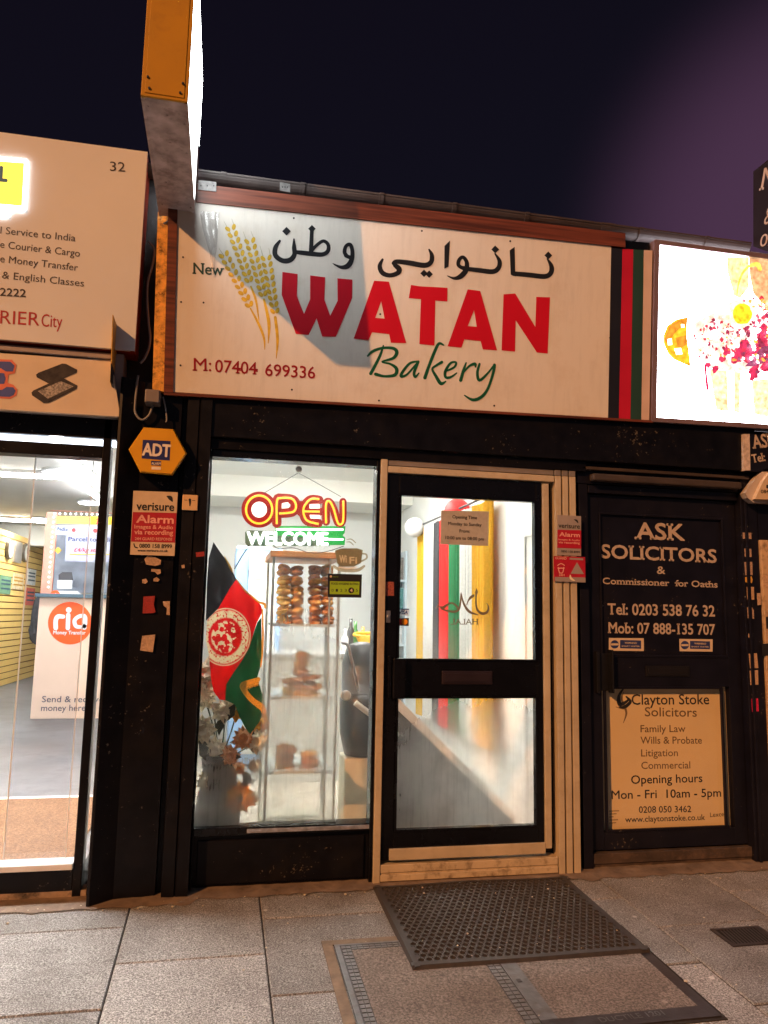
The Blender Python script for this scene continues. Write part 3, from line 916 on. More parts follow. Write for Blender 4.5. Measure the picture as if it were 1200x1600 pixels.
# ================================================================== SIGNS
pBL, pBR, pTL, pTR = W(271, 612.5, -.10), W(950, 654.6, -.10), W(278, 313.5, -.216), W(955, 384.6, -.216)
SP = Plane(pBL, pBR - pBL, pTL - pBL)
signwhite = mk('off_white_sign_board', (0.72, 0.68, 0.63), 0.38, var=0.03, scale=2, bump=0.12, bscale=2.5, drips=0.06, tint=(0.55, 0.46, 0.37), tscale=4, tamt=0.4, spec=0.4)
fwood = wood_mat('red_brown_wood_frame', lin((70, 32, 22)), lin((120, 62, 44)), axis=0)
BS = thing('bakery_sign', 'long off-white bakery sign with red, green and black lettering in brown wood frame', 'shop sign', tuple(pBL))
mb = MB()
mb.pslab(SP, [(278, 313.5), (955, 384.6), (950, 654.6), (271, 612.5)], -0.03, 0.0)
sbp = mb.build('panel', signwhite, BS)
mb = MB()
mb.pslab(SP, [(264, 283), (976, 365), (976, 387), (955, 384.8), (277.8, 313.2), (270.8, 612.8), (256, 612.5)], -0.12, 0.008)
mb.pslab(SP, [(256, 612.8), (1020, 657), (1020, 660.5), (256, 617)], -0.12, 0.006)
mb.build('frame', fwood, BS)
mb = MB(); mb.pslab(SP, [(264, 290), (1020, 377), (1018, 655), (258, 611)], -0.13, -0.031)
mb.build('backing', BLACK2, BS)
stripes = [('black_stripe', (955.4, 972.6), (950.4, 967), (0.012, 0.012, 0.02)), ('red_stripe', (972.8, 989.6), (967.2, 985), lin((190, 25, 55))), ('green_stripe', (989.8, 1006), (985.2, 1002), lin((40, 70, 62))), ('cream_stripe', (1006.4, 1019.5), (1002.4, 1014.5), (0.66, 0.50, 0.44))]
for nm, t, b, c in stripes:
    mb = MB()
    mb.pslab(SP, [(t[0], 387.5 + (t[0] - 955) * .06), (t[1], 387.5 + (t[1] - 955) * .06), (b[1], 655 + (b[1] - 950) * .05), (b[0], 655 + (b[0] - 950) * .05)], -0.03, -0.001)
    mb.build(nm, mk('sign_' + nm, c, 0.4, var=0.06), BS)

RED = mk('red_sign_vinyl', lin((196, 6, 34)), 0.4, var=0.06, scale=4)
GREEN = mk('green_sign_vinyl', lin((12, 88, 58)), 0.4, var=0.12, scale=12)
BLK = mk('black_sign_vinyl', (0.010, 0.011, 0.014), 0.4, var=0.1)
c2 = crop(240, 250, 2.4); c4 = crop(560, 340, 3.75); c3 = crop(400, 320, 5.0); c5 = crop(540, 520, 3.5294); c6 = crop(280, 330, 5.0)
mb = MB()
mb.poly(SP, [c2(p) for p in [(483, 420), (540, 428), (537, 510), (564, 577), (587, 522), (587, 433), (643, 440), (640, 524), (662, 584), (690, 528), (689, 444), (745, 449), (744, 518), (683, 663), (632, 662), (611, 594), (581, 656), (533, 652), (480, 505)]], 0.0015)
mb.poly(SP, [c4(p) for p in [(92, 370), (178, 376), (280, 735), (190, 733), (180, 683), (80, 672), (58, 718), (-28, 709)]], 0.0015, holes=[[c4(p) for p in [(133, 490), (153, 592), (98, 588)]]])
mb.poly(SP, [c4(p) for p in [(308, 395), (360, 403), (522, 412), (520, 492), (450, 486), (445, 750), (357, 741), (366, 478), (295, 472)]], 0.0015)
mb.poly(SP, [c4(p) for p in [(640, 421), (713, 430), (812, 778), (728, 772), (716, 724), (620, 714), (603, 762), (522, 754)]], 0.0015, holes=[[c4(p) for p in [(677, 542), (693, 640), (640, 636)]]])
mb.poly(SP, [c4(p) for p in [(850, 450), (918, 445), (1036, 641), (1042, 465), (1122, 467), (1108, 797), (1045, 790), (921, 602), (917, 785), (838, 778)]], 0.0015)
mb.build('red_lettering', RED, BS)
mb = MB()
def dia(c, r, f): mb.poly(SP, [f((c[0], c[1] - r)), f((c[0] + r, c[1])), f((c[0], c[1] + r)), f((c[0] - r, c[1]))], 0.0015)
R = lambda pts, f, **k: mb.ribbon(SP, pts, 0.0012, f, **k)
R([(185, 284, 20), (152, 335, 36), (152, 395, 38), (205, 436, 38), (265, 432, 40), (300, 390, 36), (298, 335, 34), (296, 268, 10)], c3)
R([(298, 368, 26), (350, 374, 34), (440, 384, 36), (520, 388, 34), (562, 360, 32), (562, 310, 28), (525, 284, 26), (475, 315, 26), (432, 362, 26)], c3)
R([(437, 190, 30), (434, 250, 30), (430, 370, 36)], c3)
dia((437, 188), 30, c3); dia((238, 207), 34, c3)
R([(722, 410, 26), (692, 375, 30), (702, 325, 28), (735, 312, 30), (752, 360, 30), (748, 425, 36), (718, 476, 42), (665, 488, 26), (600, 460, 5)], c3)
R([(700, 398, 28), (750, 418, 30)], c3)
mb.build('persian_lettering', BLK, BS)
mb = MB()
R([(988, 428, 18), (966, 480, 34), (988, 532, 38), (1045, 552, 34), (1108, 532, 38), (1116, 500, 42), (1085, 470, 34), (1092, 446, 28), (1150, 448, 34), (1195, 455, 36)], c3)
R([(205, 268, 22), (225, 258, 26), (300, 266, 30), (385, 280, 30), (424, 262, 28), (430, 222, 24), (414, 188, 10)], c4)
dia((384, 327), 22, c4); dia((414, 332), 22, c4)
mb.poly(SP, [c4(p) for p in [(504, 166), (536, 135), (527, 288), (503, 300)]], 0.0015)
R([(612, 298, 20), (586, 278, 22), (590, 248, 22), (612, 232, 20), (634, 262, 24), (630, 308, 30), (598, 345, 30), (560, 356, 16), (522, 342, 5)], c4)
R([(600, 292, 20), (640, 300, 26)], c4)
R([(630, 300, 24), (700, 308, 27), (785, 317, 28), (820, 295, 27), (826, 255, 24), (800, 212, 8)], c4)
dia((801, 187), 23, c4)
mb.poly(SP, [c4(p) for p in [(886, 192), (915, 172), (918, 322), (940, 326), (920, 344), (892, 335)]], 0.0015)
R([(908, 328, 26), (1000, 336, 28), (1090, 345, 28), (1126, 325, 28), (1130, 285, 26), (1106, 242, 8)], c4)
dia((1112, 222), 23, c4)
mb.build('persian_lettering', BLK, BS)
mb = MB()
B = lambda pts: mb.ribbon(SP, pts, 0.0012, c5)
B([(208, 72, 9), (190, 125, 15), (160, 185, 17), (138, 225, 18)])
B([(122, 128, 10), (150, 102, 16), (205, 84, 14), (262, 86, 17), (282, 108, 20), (262, 140, 16), (200, 160, 9), (246, 172, 12), (280, 198, 19), (272, 232, 18), (215, 240, 14), (165, 228, 18)])
B([(398, 158, 10), (355, 168, 13), (318, 210, 16), (305, 240, 16), (335, 232, 12), (375, 190, 11), (402, 158, 10)])
B([(400, 160, 15), (378, 218, 16), (384, 243, 14), (404, 222, 7)])
B([(540, 68, 8), (514, 60, 15), (488, 110, 17), (455, 195, 17), (437, 248, 19)])
B([(530, 162, 16), (500, 180, 13), (478, 200, 12), (498, 240, 17), (525, 280, 19), (552, 268, 7)])
B([(552, 212, 10), (598, 190, 12), (608, 164, 12), (578, 168, 13), (550, 212, 16), (552, 245, 15), (580, 244, 13), (612, 222, 7)])
B([(664, 166, 8), (650, 205, 15), (634, 262, 18)])
B([(645, 225, 8), (680, 185, 12), (712, 172, 17), (716, 188, 10)])
B([(738, 172, 12), (726, 220, 15), (738, 262, 16), (784, 222, 11), (818, 178, 10)])
B([(820, 178, 17), (812, 225, 15), (785, 305, 14), (750, 352, 17), (702, 370, 16), (655, 345, 6)])
mb.build('green_lettering', GREEN, BS)
mb = MB()
mb.text(SP, 'New', c6((105, 488)), c6((350, 503)), 17, bold=0.02, serif=True)
mb.build('small_green_lettering', mk('dark_green_vinyl', lin((28, 64, 54)), 0.4), BS)
mb = MB()
mb.text(SP, 'M:', c6((105, 1245)), c6((250, 1250)), 19.5, bold=0.006, serif=True)
mb.build('phone_number_lettering', mk('dark_red_vinyl', lin((150, 12, 26)), 0.4), BS); mb = MB()
mb.text(SP, '07404', c6((280, 1256)), c6((612, 1277)), 19, bold=0.012, serif=True)
mb.build('phone_number_lettering', mk('dark_red_vinyl', lin((150, 12, 26)), 0.4), BS); mb = MB()
mb.text(SP, '699336', c6((672, 1285)), c6((1060, 1308)), 18.5, bold=0.012, serif=True)
mb.build('phone_number_lettering', mk('dark_red_vinyl', lin((150, 12, 26)), 0.4), BS)
# wheat ears
mb = MB()
def ear(a, b, n, w0, w1):
    a = Vector(a); b = Vector(b); d = (b - a).normalized(); nn = Vector((-d.y, d.x))
    for i in range(n):
        t = i / (n - 1); p = a.lerp(b, t); w = w0 + (w1 - w0) * t
        for s in (-1, 1):
            c = p + nn * s * w * 0.55
            ang = math.atan2(d.y, d.x) - s * 0.55
            pts = []
            for k in range(10):
                q = 2 * math.pi * k / 10
                u, v = math.cos(q) * 25, math.sin(q) * 16
                pts.append(c6((c.x + u * math.cos(ang) - v * math.sin(ang), c.y + u * math.sin(ang) + v * math.cos(ang))))
            mb.k += 1
            mb.poly(SP, pts, 0.001 + (mb.k % 9) * 0.00008)
ear((403, 132), (545, 535), 9, 46, 34); ear((350, 340), (548, 730), 9, 46, 30); ear((553, 232), (655, 645), 9, 48, 34); ear((680, 366), (748, 780), 9, 48, 34)
for pts in ([(560, 590, 14), (600, 700, 18), (622, 850, 8)], [(662, 690, 16), (700, 870, 26), (695, 1030, 6)], [(750, 830, 22), (768, 1000, 22), (758, 1150, 5)], [(556, 760, 12), (620, 880, 20), (662, 990, 18), (668, 1080, 5)]):
    mb.ribbon(SP, pts, 0.0009, c6)
mb.build('wheat_print', mk('yellow_wheat_print', lin((205, 165, 32)), 0.5, var=0.25, scale=30), BS)
mb = MB()
for a, b in (((350, 80), (404, 180)), ((410, 60), (436, 130)), ((500, 160), (530, 240)), ((560, 155), (590, 230)), ((630, 270), (660, 370)), ((700, 290), (715, 360)), ((310, 290), (350, 350))):
    mb.ribbon(SP, [(*a, 2), (*b, 5)], 0.0008, c6, smooth=False)
mb.build('wheat_awn_print', mk('pale_awn_print', lin((150, 145, 110)), 0.5), BS)
mb = MB()
for p in [(286, 402), (283, 472), (318, 473), (282, 571), (456, 609), (459, 341), (659, 361), (797, 377), (594, 491), (592, 626), (772, 634), (953, 528), (953, 612)]:
    mb.disc(SP, p, 1.6, 0.002, 8)
mb.build('screw', INK, BS)
for a, b in (((310, 287), (338, 301)), ((437, 290), (453, 302))):
    mb = MB()
    mb.pslab(SP, [(a[0], a[1] - 4), (b[0], a[1] - 1), (b[0], b[1]), (a[0], b[1] - 3)], 0.009, 0.013)
    for q in range(3): mb.disc(SP, (a[0] + 4 + q * (b[0] - a[0] - 8) / 2, (a[1] + b[1]) / 2 - 2), 1.1, 0.0134, 8, mi=1)
    mb.build('fixing_plate', [mk('dull_zinc_plate', (0.20, 0.19, 0.19), .5, metal=.5, var=.3, scale=60), INK], BS)
# loose film on the corner of the board
fm = bpy.data.materials.new('wrinkled_clear_film'); fm.use_nodes = True
_n = fm.node_tree.nodes; _l = fm.node_tree.links; _n.remove(_n['Principled BSDF'])
_t = _n.new('ShaderNodeBsdfTransparent'); _g = _n.new('ShaderNodeBsdfGlossy'); _g.inputs['Roughness'].default_value = .25; _d = _n.new('ShaderNodeBsdfDiffuse'); _d.inputs[0].default_value = (.8, .8, .8, 1)
_m1 = _n.new('ShaderNodeMixShader'); _m1.inputs[0].default_value = .5; _l.new(_g.outputs[0], _m1.inputs[1]); _l.new(_d.outputs[0], _m1.inputs[2])
_m2 = _n.new('ShaderNodeMixShader'); _m2.inputs[0].default_value = .38; _l.new(_t.outputs[0], _m2.inputs[1]); _l.new(_m1.outputs[0], _m2.inputs[2]); _l.new(_m2.outputs[0], _n['Material Output'].inputs[0])
b_ = bmesh.new(); rf_ = random.Random(2)
fl_, fr_ = [(165, 5), (168, 60), (185, 150), (215, 250), (238, 330), (250, 400), (262, 500)], [(312, 12), (308, 70), (302, 150), (298, 230), (290, 310), (278, 400), (268, 500)]
rows_ = []
for (ax, ay), (bx_, by_) in zip(fl_, fr_):
    rows_.append([b_.verts.new(SP.pt(SP.uv(*c6((ax + (bx_ - ax) * k / 8, ay + (by_ - ay) * k / 8))), .004 + .010 * abs(math.sin(k * 2.3 + ay * .05)) * rf_.random())) for k in range(9)])
for i in range(len(rows_) - 1):
    for k in range(8): b_.faces.new([rows_[i][k], rows_[i + 1][k], rows_[i + 1][k + 1], rows_[i][k + 1]])
mb = MB(); mb.merge(b_); mb.build('loose_film', fm, BS)
# chipboard end beside the sign
mb = MB()
mb.pslab(PY(-0.108), [(246.5, 331), (263.5, 331), (256, 612), (238, 608)], -0.04, 0.0)
osb = bpy.data.materials.new('rusty_chipboard'); 
osb = mk('rusty_chipboard', lin((222, 165, 80)), 0.8, var=0.3, scale=30, bump=0.5, bscale=90, tint=lin((60, 38, 22)), tscale=28, tamt=0.95)
o = mb.build('chipboard_strip', osb); tag(o, 'narrow stained chipboard strip standing at the end of the bakery sign', 'board')

# projecting box sign
zb = 3.187
SG = thing('projecting_box_sign', 'yellow ended box sign sticking out over the pavement with glowing white face', 'box sign', (-0.30, -0.62, zb))
bx0, bx1, by0, by1, bz1 = -0.386, -0.213, -1.042, -0.14, zb + 0.72
mb = MB()
mb.box(bx0, bx1, by0 + 0.012, by1, zb, zb + 0.004)
mb.box(bx0, bx0 + .012, by0 + 0.012, by1, zb - 0.004, zb); mb.box(bx1 - .012, bx1, by0 + 0.012, by1, zb - .004, zb)
mb.box(bx0, bx0 + 0.006, by0 + 0.012, by1, zb + 0.004, bz1)
mb.box(bx0, bx1, by0 + 0.012, by1, bz1, bz1 + 0.006)
for x, y in ((bx0 + .02, -0.98), (bx0 + .09, -0.94), (bx0 + .09, -0.76), (bx1 - .02, -0.9), (bx1 - .02, -0.7), (bx0 + .02, -0.25), (bx1 - .02, -0.25), (bx0 + .05, -.45)):
    mb.lathe((x, y, zb - 0.003), [(0.005, 0), (0.005, 0.003)], 8)
mb.build('metal_case', GALV, SG)
mb = MB()
mb.box(bx0, bx1, by0, by0 + 0.011, zb, bz1, 0.003)
mb.box(bx0 + 0.014, bx1 - 0.014, by0 - 0.003, by0, zb + 0.012, bz1, 0.002)
mb.build('yellow_end', mk('aged_yellow_panel', lin((180, 132, 4)), 0.6, var=0.10, scale=5, tint=lin((130, 80, 10)), tscale=12, tamt=0.3), SG)
mb = MB()
for x, z in ((bx0 + .03, zb + .03), (bx0 + .022, zb + .075), (bx1 - .03, zb + .03), (bx1 - .022, zb + .07)):
    mb.lathe((x, by0 - 0.004, z), [(0.005, 0), (0.005, 0.004), (0.003, 0.006)], 8, axis='Y')
mb.build('screws', DKMETAL, SG)
mb = MB()
mb.box(bx1 - 0.006, bx1, by0 + 0.016, by1 - .17, zb + 0.012, zb + .36)
mb.build('lit_face', em('lit_white_acrylic', (0.90, 0.95, 0.94), 5.0), SG)
mb = MB(); mb.box(bx1 - 0.006, bx1, by0 + 0.016, by1 - .05, zb + .361, bz1 - 0.012)
mb.build('lit_face', em('bright_white_acrylic', (0.90, 0.95, 0.94), 11.5), SG)  # upper part made brighter to even out the light on the bakery sign
mb = MB(); mb.box(bx1 - 0.006, bx1 - .001, by1 - .168, by1, zb + 0.012, zb + .36); mb.build('added_face_border', mk('unlit_acrylic_border', (.7, .72, .72), .4), SG)  # added unlit border, cuts the hot spot on the bakery sign
BP = Plane((bx1, by0, zb), (0, 1, 0), (0, 0, 1))
for k in range(5):
    z0 = 0.07 + k * 0.11
    mb = MB(); mb.polyuv(BP, [[(.08, z0), (.70, z0), (.70, z0 + .035), (.08, z0 + .035)]], 0.001)
    mb.build('face_lettering', mk('blue_grey_lettering', lin((70, 80, 95)), 0.5), SG)

# sign 32
Y32 = -0.145
P32 = PY(Y32)
S3 = thing('courier_sign', 'large pale sign with house number 32 and dark service lines above courier shop', 'shop sign', tuple(W(100, 540, Y32)))
tl, tr, br = W(228, 237, Y32), W(228, 237, Y32), W(213, 548, Y32)
x32 = (W(228, 237, Y32).x + W(213, 548, Y32).x) / 2
z32t, z32b = W(228, 237, Y32).z, W(213, 548, Y32).z
mb = MB(); mb.box(-3.2, x32, Y32, Y32 + .02, z32b, z32t)
mb.build('panel', mk('pale_grey_sign_board', (0.66, 0.69, 0.77), 0.4, var=0.03, scale=2), S3)
mb = MB(); mb.box(-3.2, x32 - 0.002, Y32 + .022, 0.06, z32b + .002, z32t - .002)
mb.box(x32 - 0.02, x32 - .0015, Y32 + .01, Y32 + .0215, z32b - .004, z32t)
mb.build('side_return', mk('red_brown_return', lin((150, 44, 20)), 0.45, var=0.12), S3)
INK3 = mk('charcoal_vinyl', (0.03, 0.028, 0.04), 0.45)
mb = MB()
mb = MB(); mb.text(P32, '32', (172, 267), (195.6, 268.5), 14.5); mb.build('service_lettering', INK3, S3)
mb = MB(); mb.text(P32, 'l Service to India', (0.5, 365), (117.6, 377.4), 11); mb.build('service_lettering', INK3, S3)
mb = MB(); mb.text(P32, 'e Courier & Cargo', (0, 387), (124.5, 401.4), 11); mb.build('service_lettering', INK3, S3)
mb = MB(); mb.text(P32, 'e Money Transfer', (0, 409.5), (121.5, 423.6), 11); mb.build('service_lettering', INK3, S3)
mb = MB(); mb.text(P32, '& English Classes', (3, 435), (131, 448), 11); mb.build('service_lettering', INK3, S3)
mb = MB(); mb.text(P32, '2222', (0, 462), (40, 464.4), 12, bold=0.02); mb.build('service_lettering', INK3, S3)
mb = MB()
mb = MB(); mb.text(P32, 'RIER', (0, 505.5), (61.5, 509), 20.5, bold=0.0); mb.build('red_lettering', mk('dark_red_lettering', lin((165, 18, 40)), 0.45), S3)
mb = MB(); mb.text(P32, 'City', (64.5, 510.2), (97, 512), 19.5); mb.build('red_lettering', mk('dark_red_lettering', lin((165, 18, 40)), 0.45), S3)
mb = MB()
mb.pslab(P32, [(-60, 243), (43, 251), (39, 330), (14, 328), (13, 340), (-60, 334)], 0.002, 0.012)
mb.build('lit_logo', em('lit_logo_white', (1.0, 1.0, 0.90), 3.2), S3)
mb = MB()
mb.pslab(P32, [(-60, 250), (39, 257), (35.5, 324), (-60, 316)], 0.0125, 0.0135)
mb.build('lit_yellow', em('lit_logo_yellow', (1.0, 0.86, 0.10), 0.50), S3)
mb = MB(); mb.text(P32, 'L', (1, 285), (11.5, 286), 22, bold=.06, h=0.0142)
mb.text(P32, 'l', (7, 334), (8.5, 334), 9, bold=.05, h=0.0142)
mb.build('logo_letter', mk('sky_blue_letter', lin((70, 130, 190)), 0.5), S3)

# phone sign underneath
PE = PY(-0.135)
S4 = thing('phone_shop_sign', 'low cream sign with navy letter E and two smartphones under the pale courier sign', 'shop sign', tuple(W(90, 645, -.135)))
mb = MB(); mb.pslab(PE, [(-400, 526), (174, 563), (188, 651), (-400, 615)], -0.03, 0.0)
mb.build('panel', mk('cream_sign_board', (0.66, 0.56, 0.45), 0.45, var=0.05), S4)
mb = MB(); mb.box(-3.0, W(186, 651, -.135).x, -0.104, 0.06, W(186, 651, -.135).z + .01, z32b - .01)
mb.box(-3.0, W(174, 560, -.135).x, -0.150, -0.106, W(174, 562, -.135).z, W(174, 556, -.135).z, .002)
mb.build('case', mk('mauve_shade_trim', (0.30, 0.26, 0.27), 0.5), S4)  # mauve grey puts the courier sign's shade into the trim colour
cc1 = crop(0, 180, 3.3333)
mb = MB(); mb.pslab(PE, [cc1(p) for p in [(-120, 1268), (62, 1274), (86, 1300), (78, 1345), (45, 1352), (40, 1395), (70, 1405), (92, 1430), (85, 1462), (55, 1478), (-120, 1470)]], 0.001, 0.002)
mb.build('letter_outline', mk('salmon_outline', lin((205, 110, 90)), 0.5), S4)
mb = MB()
mb.pslab(PE, [cc1(p) for p in [(-110, 1280), (55, 1285), (76, 1305), (68, 1335), (30, 1335), (5, 1318), (-30, 1318), (-30, 1340), (22, 1345), (30, 1372), (22, 1400), (-30, 1400), (-30, 1430), (10, 1432), (36, 1416), (70, 1418), (82, 1435), (72, 1458), (50, 1468), (-110, 1460)]], 0.0022, 0.003)
mb.build('letter', mk('navy_letter', lin((52, 70, 150)), 0.45), S4)
mb = MB()
mb.pslab(PE, [cc1(p) for p in [(188, 1352), (200, 1342), (325, 1294), (345, 1296), (402, 1326), (400, 1342), (275, 1396), (250, 1396), (192, 1366)]], 0.001, 0.002)
mb.pslab(PE, [cc1(p) for p in [(165, 1445), (176, 1434), (312, 1372), (335, 1372), (402, 1408), (400, 1424), (255, 1498), (228, 1500), (168, 1460)]], 0.0025, 0.0035)
mb.build('phone_print', mk('dark_phone_print', (0.035, 0.03, 0.03), 0.35, var=0.5, scale=40), S4)
mb = MB()
mb.pslab(PE, [cc1(p) for p in [(198, 1438), (318, 1386), (384, 1414), (250, 1478)]], 0.0037, 0.0041)
mb.build('phone_screen', mk('grey_screen_print', (0.30, 0.28, 0.27), 0.4, var=0.7, scale=110), S4)

# little fin sign
xf = -0.548
q = [AX(177, 492, xf), AX(190.5, 531, xf), AX(189.5, 648, xf), AX(173.5, 597, xf)]
S5 = thing('fin_sign', 'thin yellow and black fin sign jutting out beside the phone sign', 'projecting sign', tuple(q[3]))
def fin(a, b, c, d, x0, x1):
    m = MB(); L = [a, b, c, d]
    m.prism([(x0, p.y, p.z) for p in L], [(x1, p.y, p.z) for p in L]); return m
lo = lambda t: (q[0].lerp(q[3], t), q[1].lerp(q[2], t))
a, b = lo(0.72)
fin(q[0], q[1], b, a, xf - 0.004, xf).build('yellow_half', mk('faded_yellow_vinyl', lin((200, 158, 70)), 0.5, var=0.2, scale=25), S5)
fin(a, b, q[2], q[3], xf - 0.004, xf).build('black_half', BLACK2, S5)

# LED screen
S6 = thing('led_screen', 'glaring LED advertising screen showing a fruit sundae above the navy office', 'LED screen', tuple(W(1100, 655, -.12)))
ld = [W(1029, 384, -.20), W(1024, 651.5, -.10)]
LP = Plane(W(1024, 651.5, -.10), pBR - pBL, pTL - pBL)
mb = MB(); mb.pslab(LP, [(1029, 384), (1420, 436), (1420, 676), (1024, 651.5)], -0.06, 0.0)
mb.build('display', em('led_white', (1.0, 0.93, 0.98), 7.0), S6)
mb = MB()
mb.pslab(LP, [(1022, 375), (1420, 428), (1420, 433), (1029, 383), (1024, 652.5), (1420, 677), (1420, 684), (1017, 659)], -0.10, 0.012)
mb.build('frame', mk('mauve_screen_frame', (0.17, 0.12, 0.15), 0.5, var=0.15), S6)
cl = crop(1000, 360, 4.705)
def led(nm, col, st):
    return em('led_' + nm, col, st)
LH = 0.0015
def ledpart(nm, col, polys, h, st=0.40, extra=None):
    m = MB()
    for k, q in enumerate(polys): m.poly(LP, q, h + 0.00004 * k)
    if extra: extra(m)
    mm = em('led_' + nm, col, st)
    nt_ = mm.node_tree; bb = nt_.nodes['Principled BSDF']
    g_ = nt_.nodes.new('ShaderNodeNewGeometry'); z_ = nt_.nodes.new('ShaderNodeTexNoise'); z_.inputs['Scale'].default_value = 38; z_.inputs['Detail'].default_value = 5
    nt_.links.new(g_.outputs['Position'], z_.inputs['Vector'])
    q_ = nt_.nodes.new('ShaderNodeMapRange'); q_.inputs['From Min'].default_value = .32; q_.inputs['From Max'].default_value = .68; q_.inputs['To Min'].default_value = st * .45; q_.inputs['To Max'].default_value = st * 1.75
    nt_.links.new(z_.outputs['Fac'], q_.inputs['Value']); nt_.links.new(q_.outputs[0], bb.inputs['Emission Strength'])
    m.build(nm, mm, S6)
C_ = lambda l: [cl(p) for p in l]
ledpart('pale_gold_print', (1.0, 0.82, 0.42), [C_([(640, 200), (800, 195), (800, 420), (735, 500), (690, 480), (640, 300)])], 0.0008, .42)
ledpart('tan_print', (0.72, 0.42, 0.22), [C_([(800, 190), (1100, 200), (1100, 620), (905, 600), (880, 520), (830, 460), (805, 330)])], 0.001)
ledpart('stalk_print', (0.85, 0.62, 0.10), [], 0.0, .5, lambda m: m.ribbon(LP, [(712, 470, 8), (722, 400, 12), (750, 320, 16), (800, 265, 20), (860, 250, 34), (880, 285, 30)], 0.0016, cl))
ledpart('orange_wedge_print', (0.80, 0.50, 0.03), [C_([(355, 635), (342, 700), (345, 790), (360, 900), (372, 1003), (330, 985), (250, 950), (205, 905), (172, 830), (172, 770), (200, 700), (265, 655)])], 0.0012)
ledpart('rust_patch_print', (0.62, 0.27, 0.03), [C_([(225, 690), (350, 640), (345, 700), (290, 720), (250, 760), (200, 830), (178, 800)]), C_([(260, 790), (345, 770), (345, 840), (280, 870)])], 0.0016)
ledpart('glint_print', (1, 1, .7), [C_([(200, 800), (230, 795), (235, 840), (205, 845)]), C_([(250, 870), (300, 865), (310, 910), (265, 915)]), C_([(300, 690), (325, 690), (325, 715), (302, 715)])], 0.002, 2)
rnd = random.Random(3)
def blobpts(cx, cy, r, n=9, e0=.55):
    ph = rnd.uniform(0, 6.28); e = rnd.uniform(e0, 1.0)
    out = []
    for i in range(n):
        a = 2 * math.pi * i / n; rr = r * rnd.uniform(.6, 1.15)
        x, y = rr * math.cos(a), rr * e * math.sin(a)
        out.append(cl((cx + x * math.cos(ph) - y * math.sin(ph), cy + x * math.sin(ph) + y * math.cos(ph))))
    return out
big = [blobpts(cx, cy, r, 14, .75) for cx, cy, r in ((700, 935, 55), (780, 880, 80), (840, 940, 75), (900, 850, 60), (840, 1040, 65), (930, 1000, 60), (900, 740, 60), (960, 640, 60), (1000, 900, 90), (550, 1020, 34), (500, 990, 26), (640, 890, 36), (600, 950, 24))]
ledpart('mound_print', (1.0, 0.80, 0.74), [C_([(400, 680), (470, 640), (560, 590), (640, 540), (720, 500), (820, 505), (920, 560), (1040, 600), (1060, 960), (900, 1010), (700, 1040), (520, 1010), (440, 940), (390, 800)])], 0.0009, .40)
ledpart('red_topping_print', (0.48, 0.03, 0.10), big, 0.0012, .42, lambda m: m.ribbon(LP, [(478, 990, 18), (486, 1080, 18), (496, 1165, 24)], .0012, cl))
ledpart('shade_print', (0.22, 0.05, 0.12), [C_([(770, 1000), (890, 860), (990, 830), (990, 950), (830, 1000)])] + [blobpts(cx, cy, r, 9) for cx, cy, r in ((800, 850, 22), (730, 940, 20), (760, 905, 16), (860, 1040, 20), (930, 770, 20), (690, 900, 14))], 0.0022)
groups = {'red_sprinkle_print': [], 'dark_sprinkle_print': [], 'gold_sprinkle_print': [], 'white_sprinkle_print': []}
for i in range(330):
    t = rnd.random() ** .8
    cx = 385 + 620 * t
    top = 700 - 200 * min(1, max(0, (cx - 480) / 260)); bot = 930 + 60 * t
    cy = rnd.uniform(top, bot)
    if (Vector((cx, cy)) - Vector((735, 618))).length < 100: continue
    q = blobpts(cx, cy, rnd.uniform(7, 22) * (.75 + .5 * t), 7, .4)
    if cx < 640 and rnd.random() < .35: continue
    groups[rnd.choice(['red_sprinkle_print'] * 5 + ['dark_sprinkle_print'] * 2 + ['gold_sprinkle_print'] * 2 + ['white_sprinkle_print'] * 4)].append(q)
for k, (nm, col, st) in enumerate((('red_sprinkle_print', (0.50, 0.04, 0.08), .55), ('dark_sprinkle_print', (0.25, 0.03, 0.08), .5), ('gold_sprinkle_print', (0.80, 0.42, 0.08), .5), ('white_sprinkle_print', (1, .93, .95), 3))):
    ledpart(nm, col, groups[nm], 0.003 + .004 * k, st * (.75 if st < 1 else 1))
ledpart('lemon_print', (0.85, 0.72, 0.03), [[cl((738 + 72 * math.cos(a) * rnd.uniform(.93, 1.07), 618 + 78 * math.sin(a) * rnd.uniform(.93, 1.07))) for a in [2 * math.pi * i / 18 for i in range(18)]]], 0.0165)
ledpart('glass_print', (1.0, 0.90, 0.55), [C_([(510, 1020), (640, 1030), (650, 1330), (560, 1320)]), C_([(690, 1035), (740, 1040), (730, 1340), (690, 1335)]), C_([(820, 1100), (960, 1090), (960, 1380), (840, 1350)])], 0.0006, .40)

# office signs at the edge
XP = 2.93
yy = AX(1180, 250, XP).y
PX_ = Plane((XP, 0, 0), (0, -1, 0), (0, 0, 1))
S7 = thing('projecting_office_sign', 'black projecting sign with pale serif lettering next to the LED screen', 'projecting sign', (XP, -0.4, 3.2))
mb = MB()
pa = [AX(1177, 268, XP), AX(1300, 170, XP), AX(1300, 430, XP), AX(1177, 385, XP)]
mb.prism([(XP + .06, p.y, p.z) for p in pa], [(XP, p.y, p.z) for p in pa])
mb.build('panel', mk('black_sign_panel', (0.022, 0.018, 0.03), 0.45), S7)
mb = MB()
cm = crop(1060, 180, 6.664)
PXL = Plane((XP, 0, 0), (0, -1, 0), (0, 0, 1))
mb = MB(); mb.text(PXL, 'M', cm((845, 785)), cm((1010, 740)), 31, bold=.01, serif=True, h=0.002); mb.build('lettering', mk('pale_pink_lettering', (0.60, 0.50, 0.48), 0.5), S7)
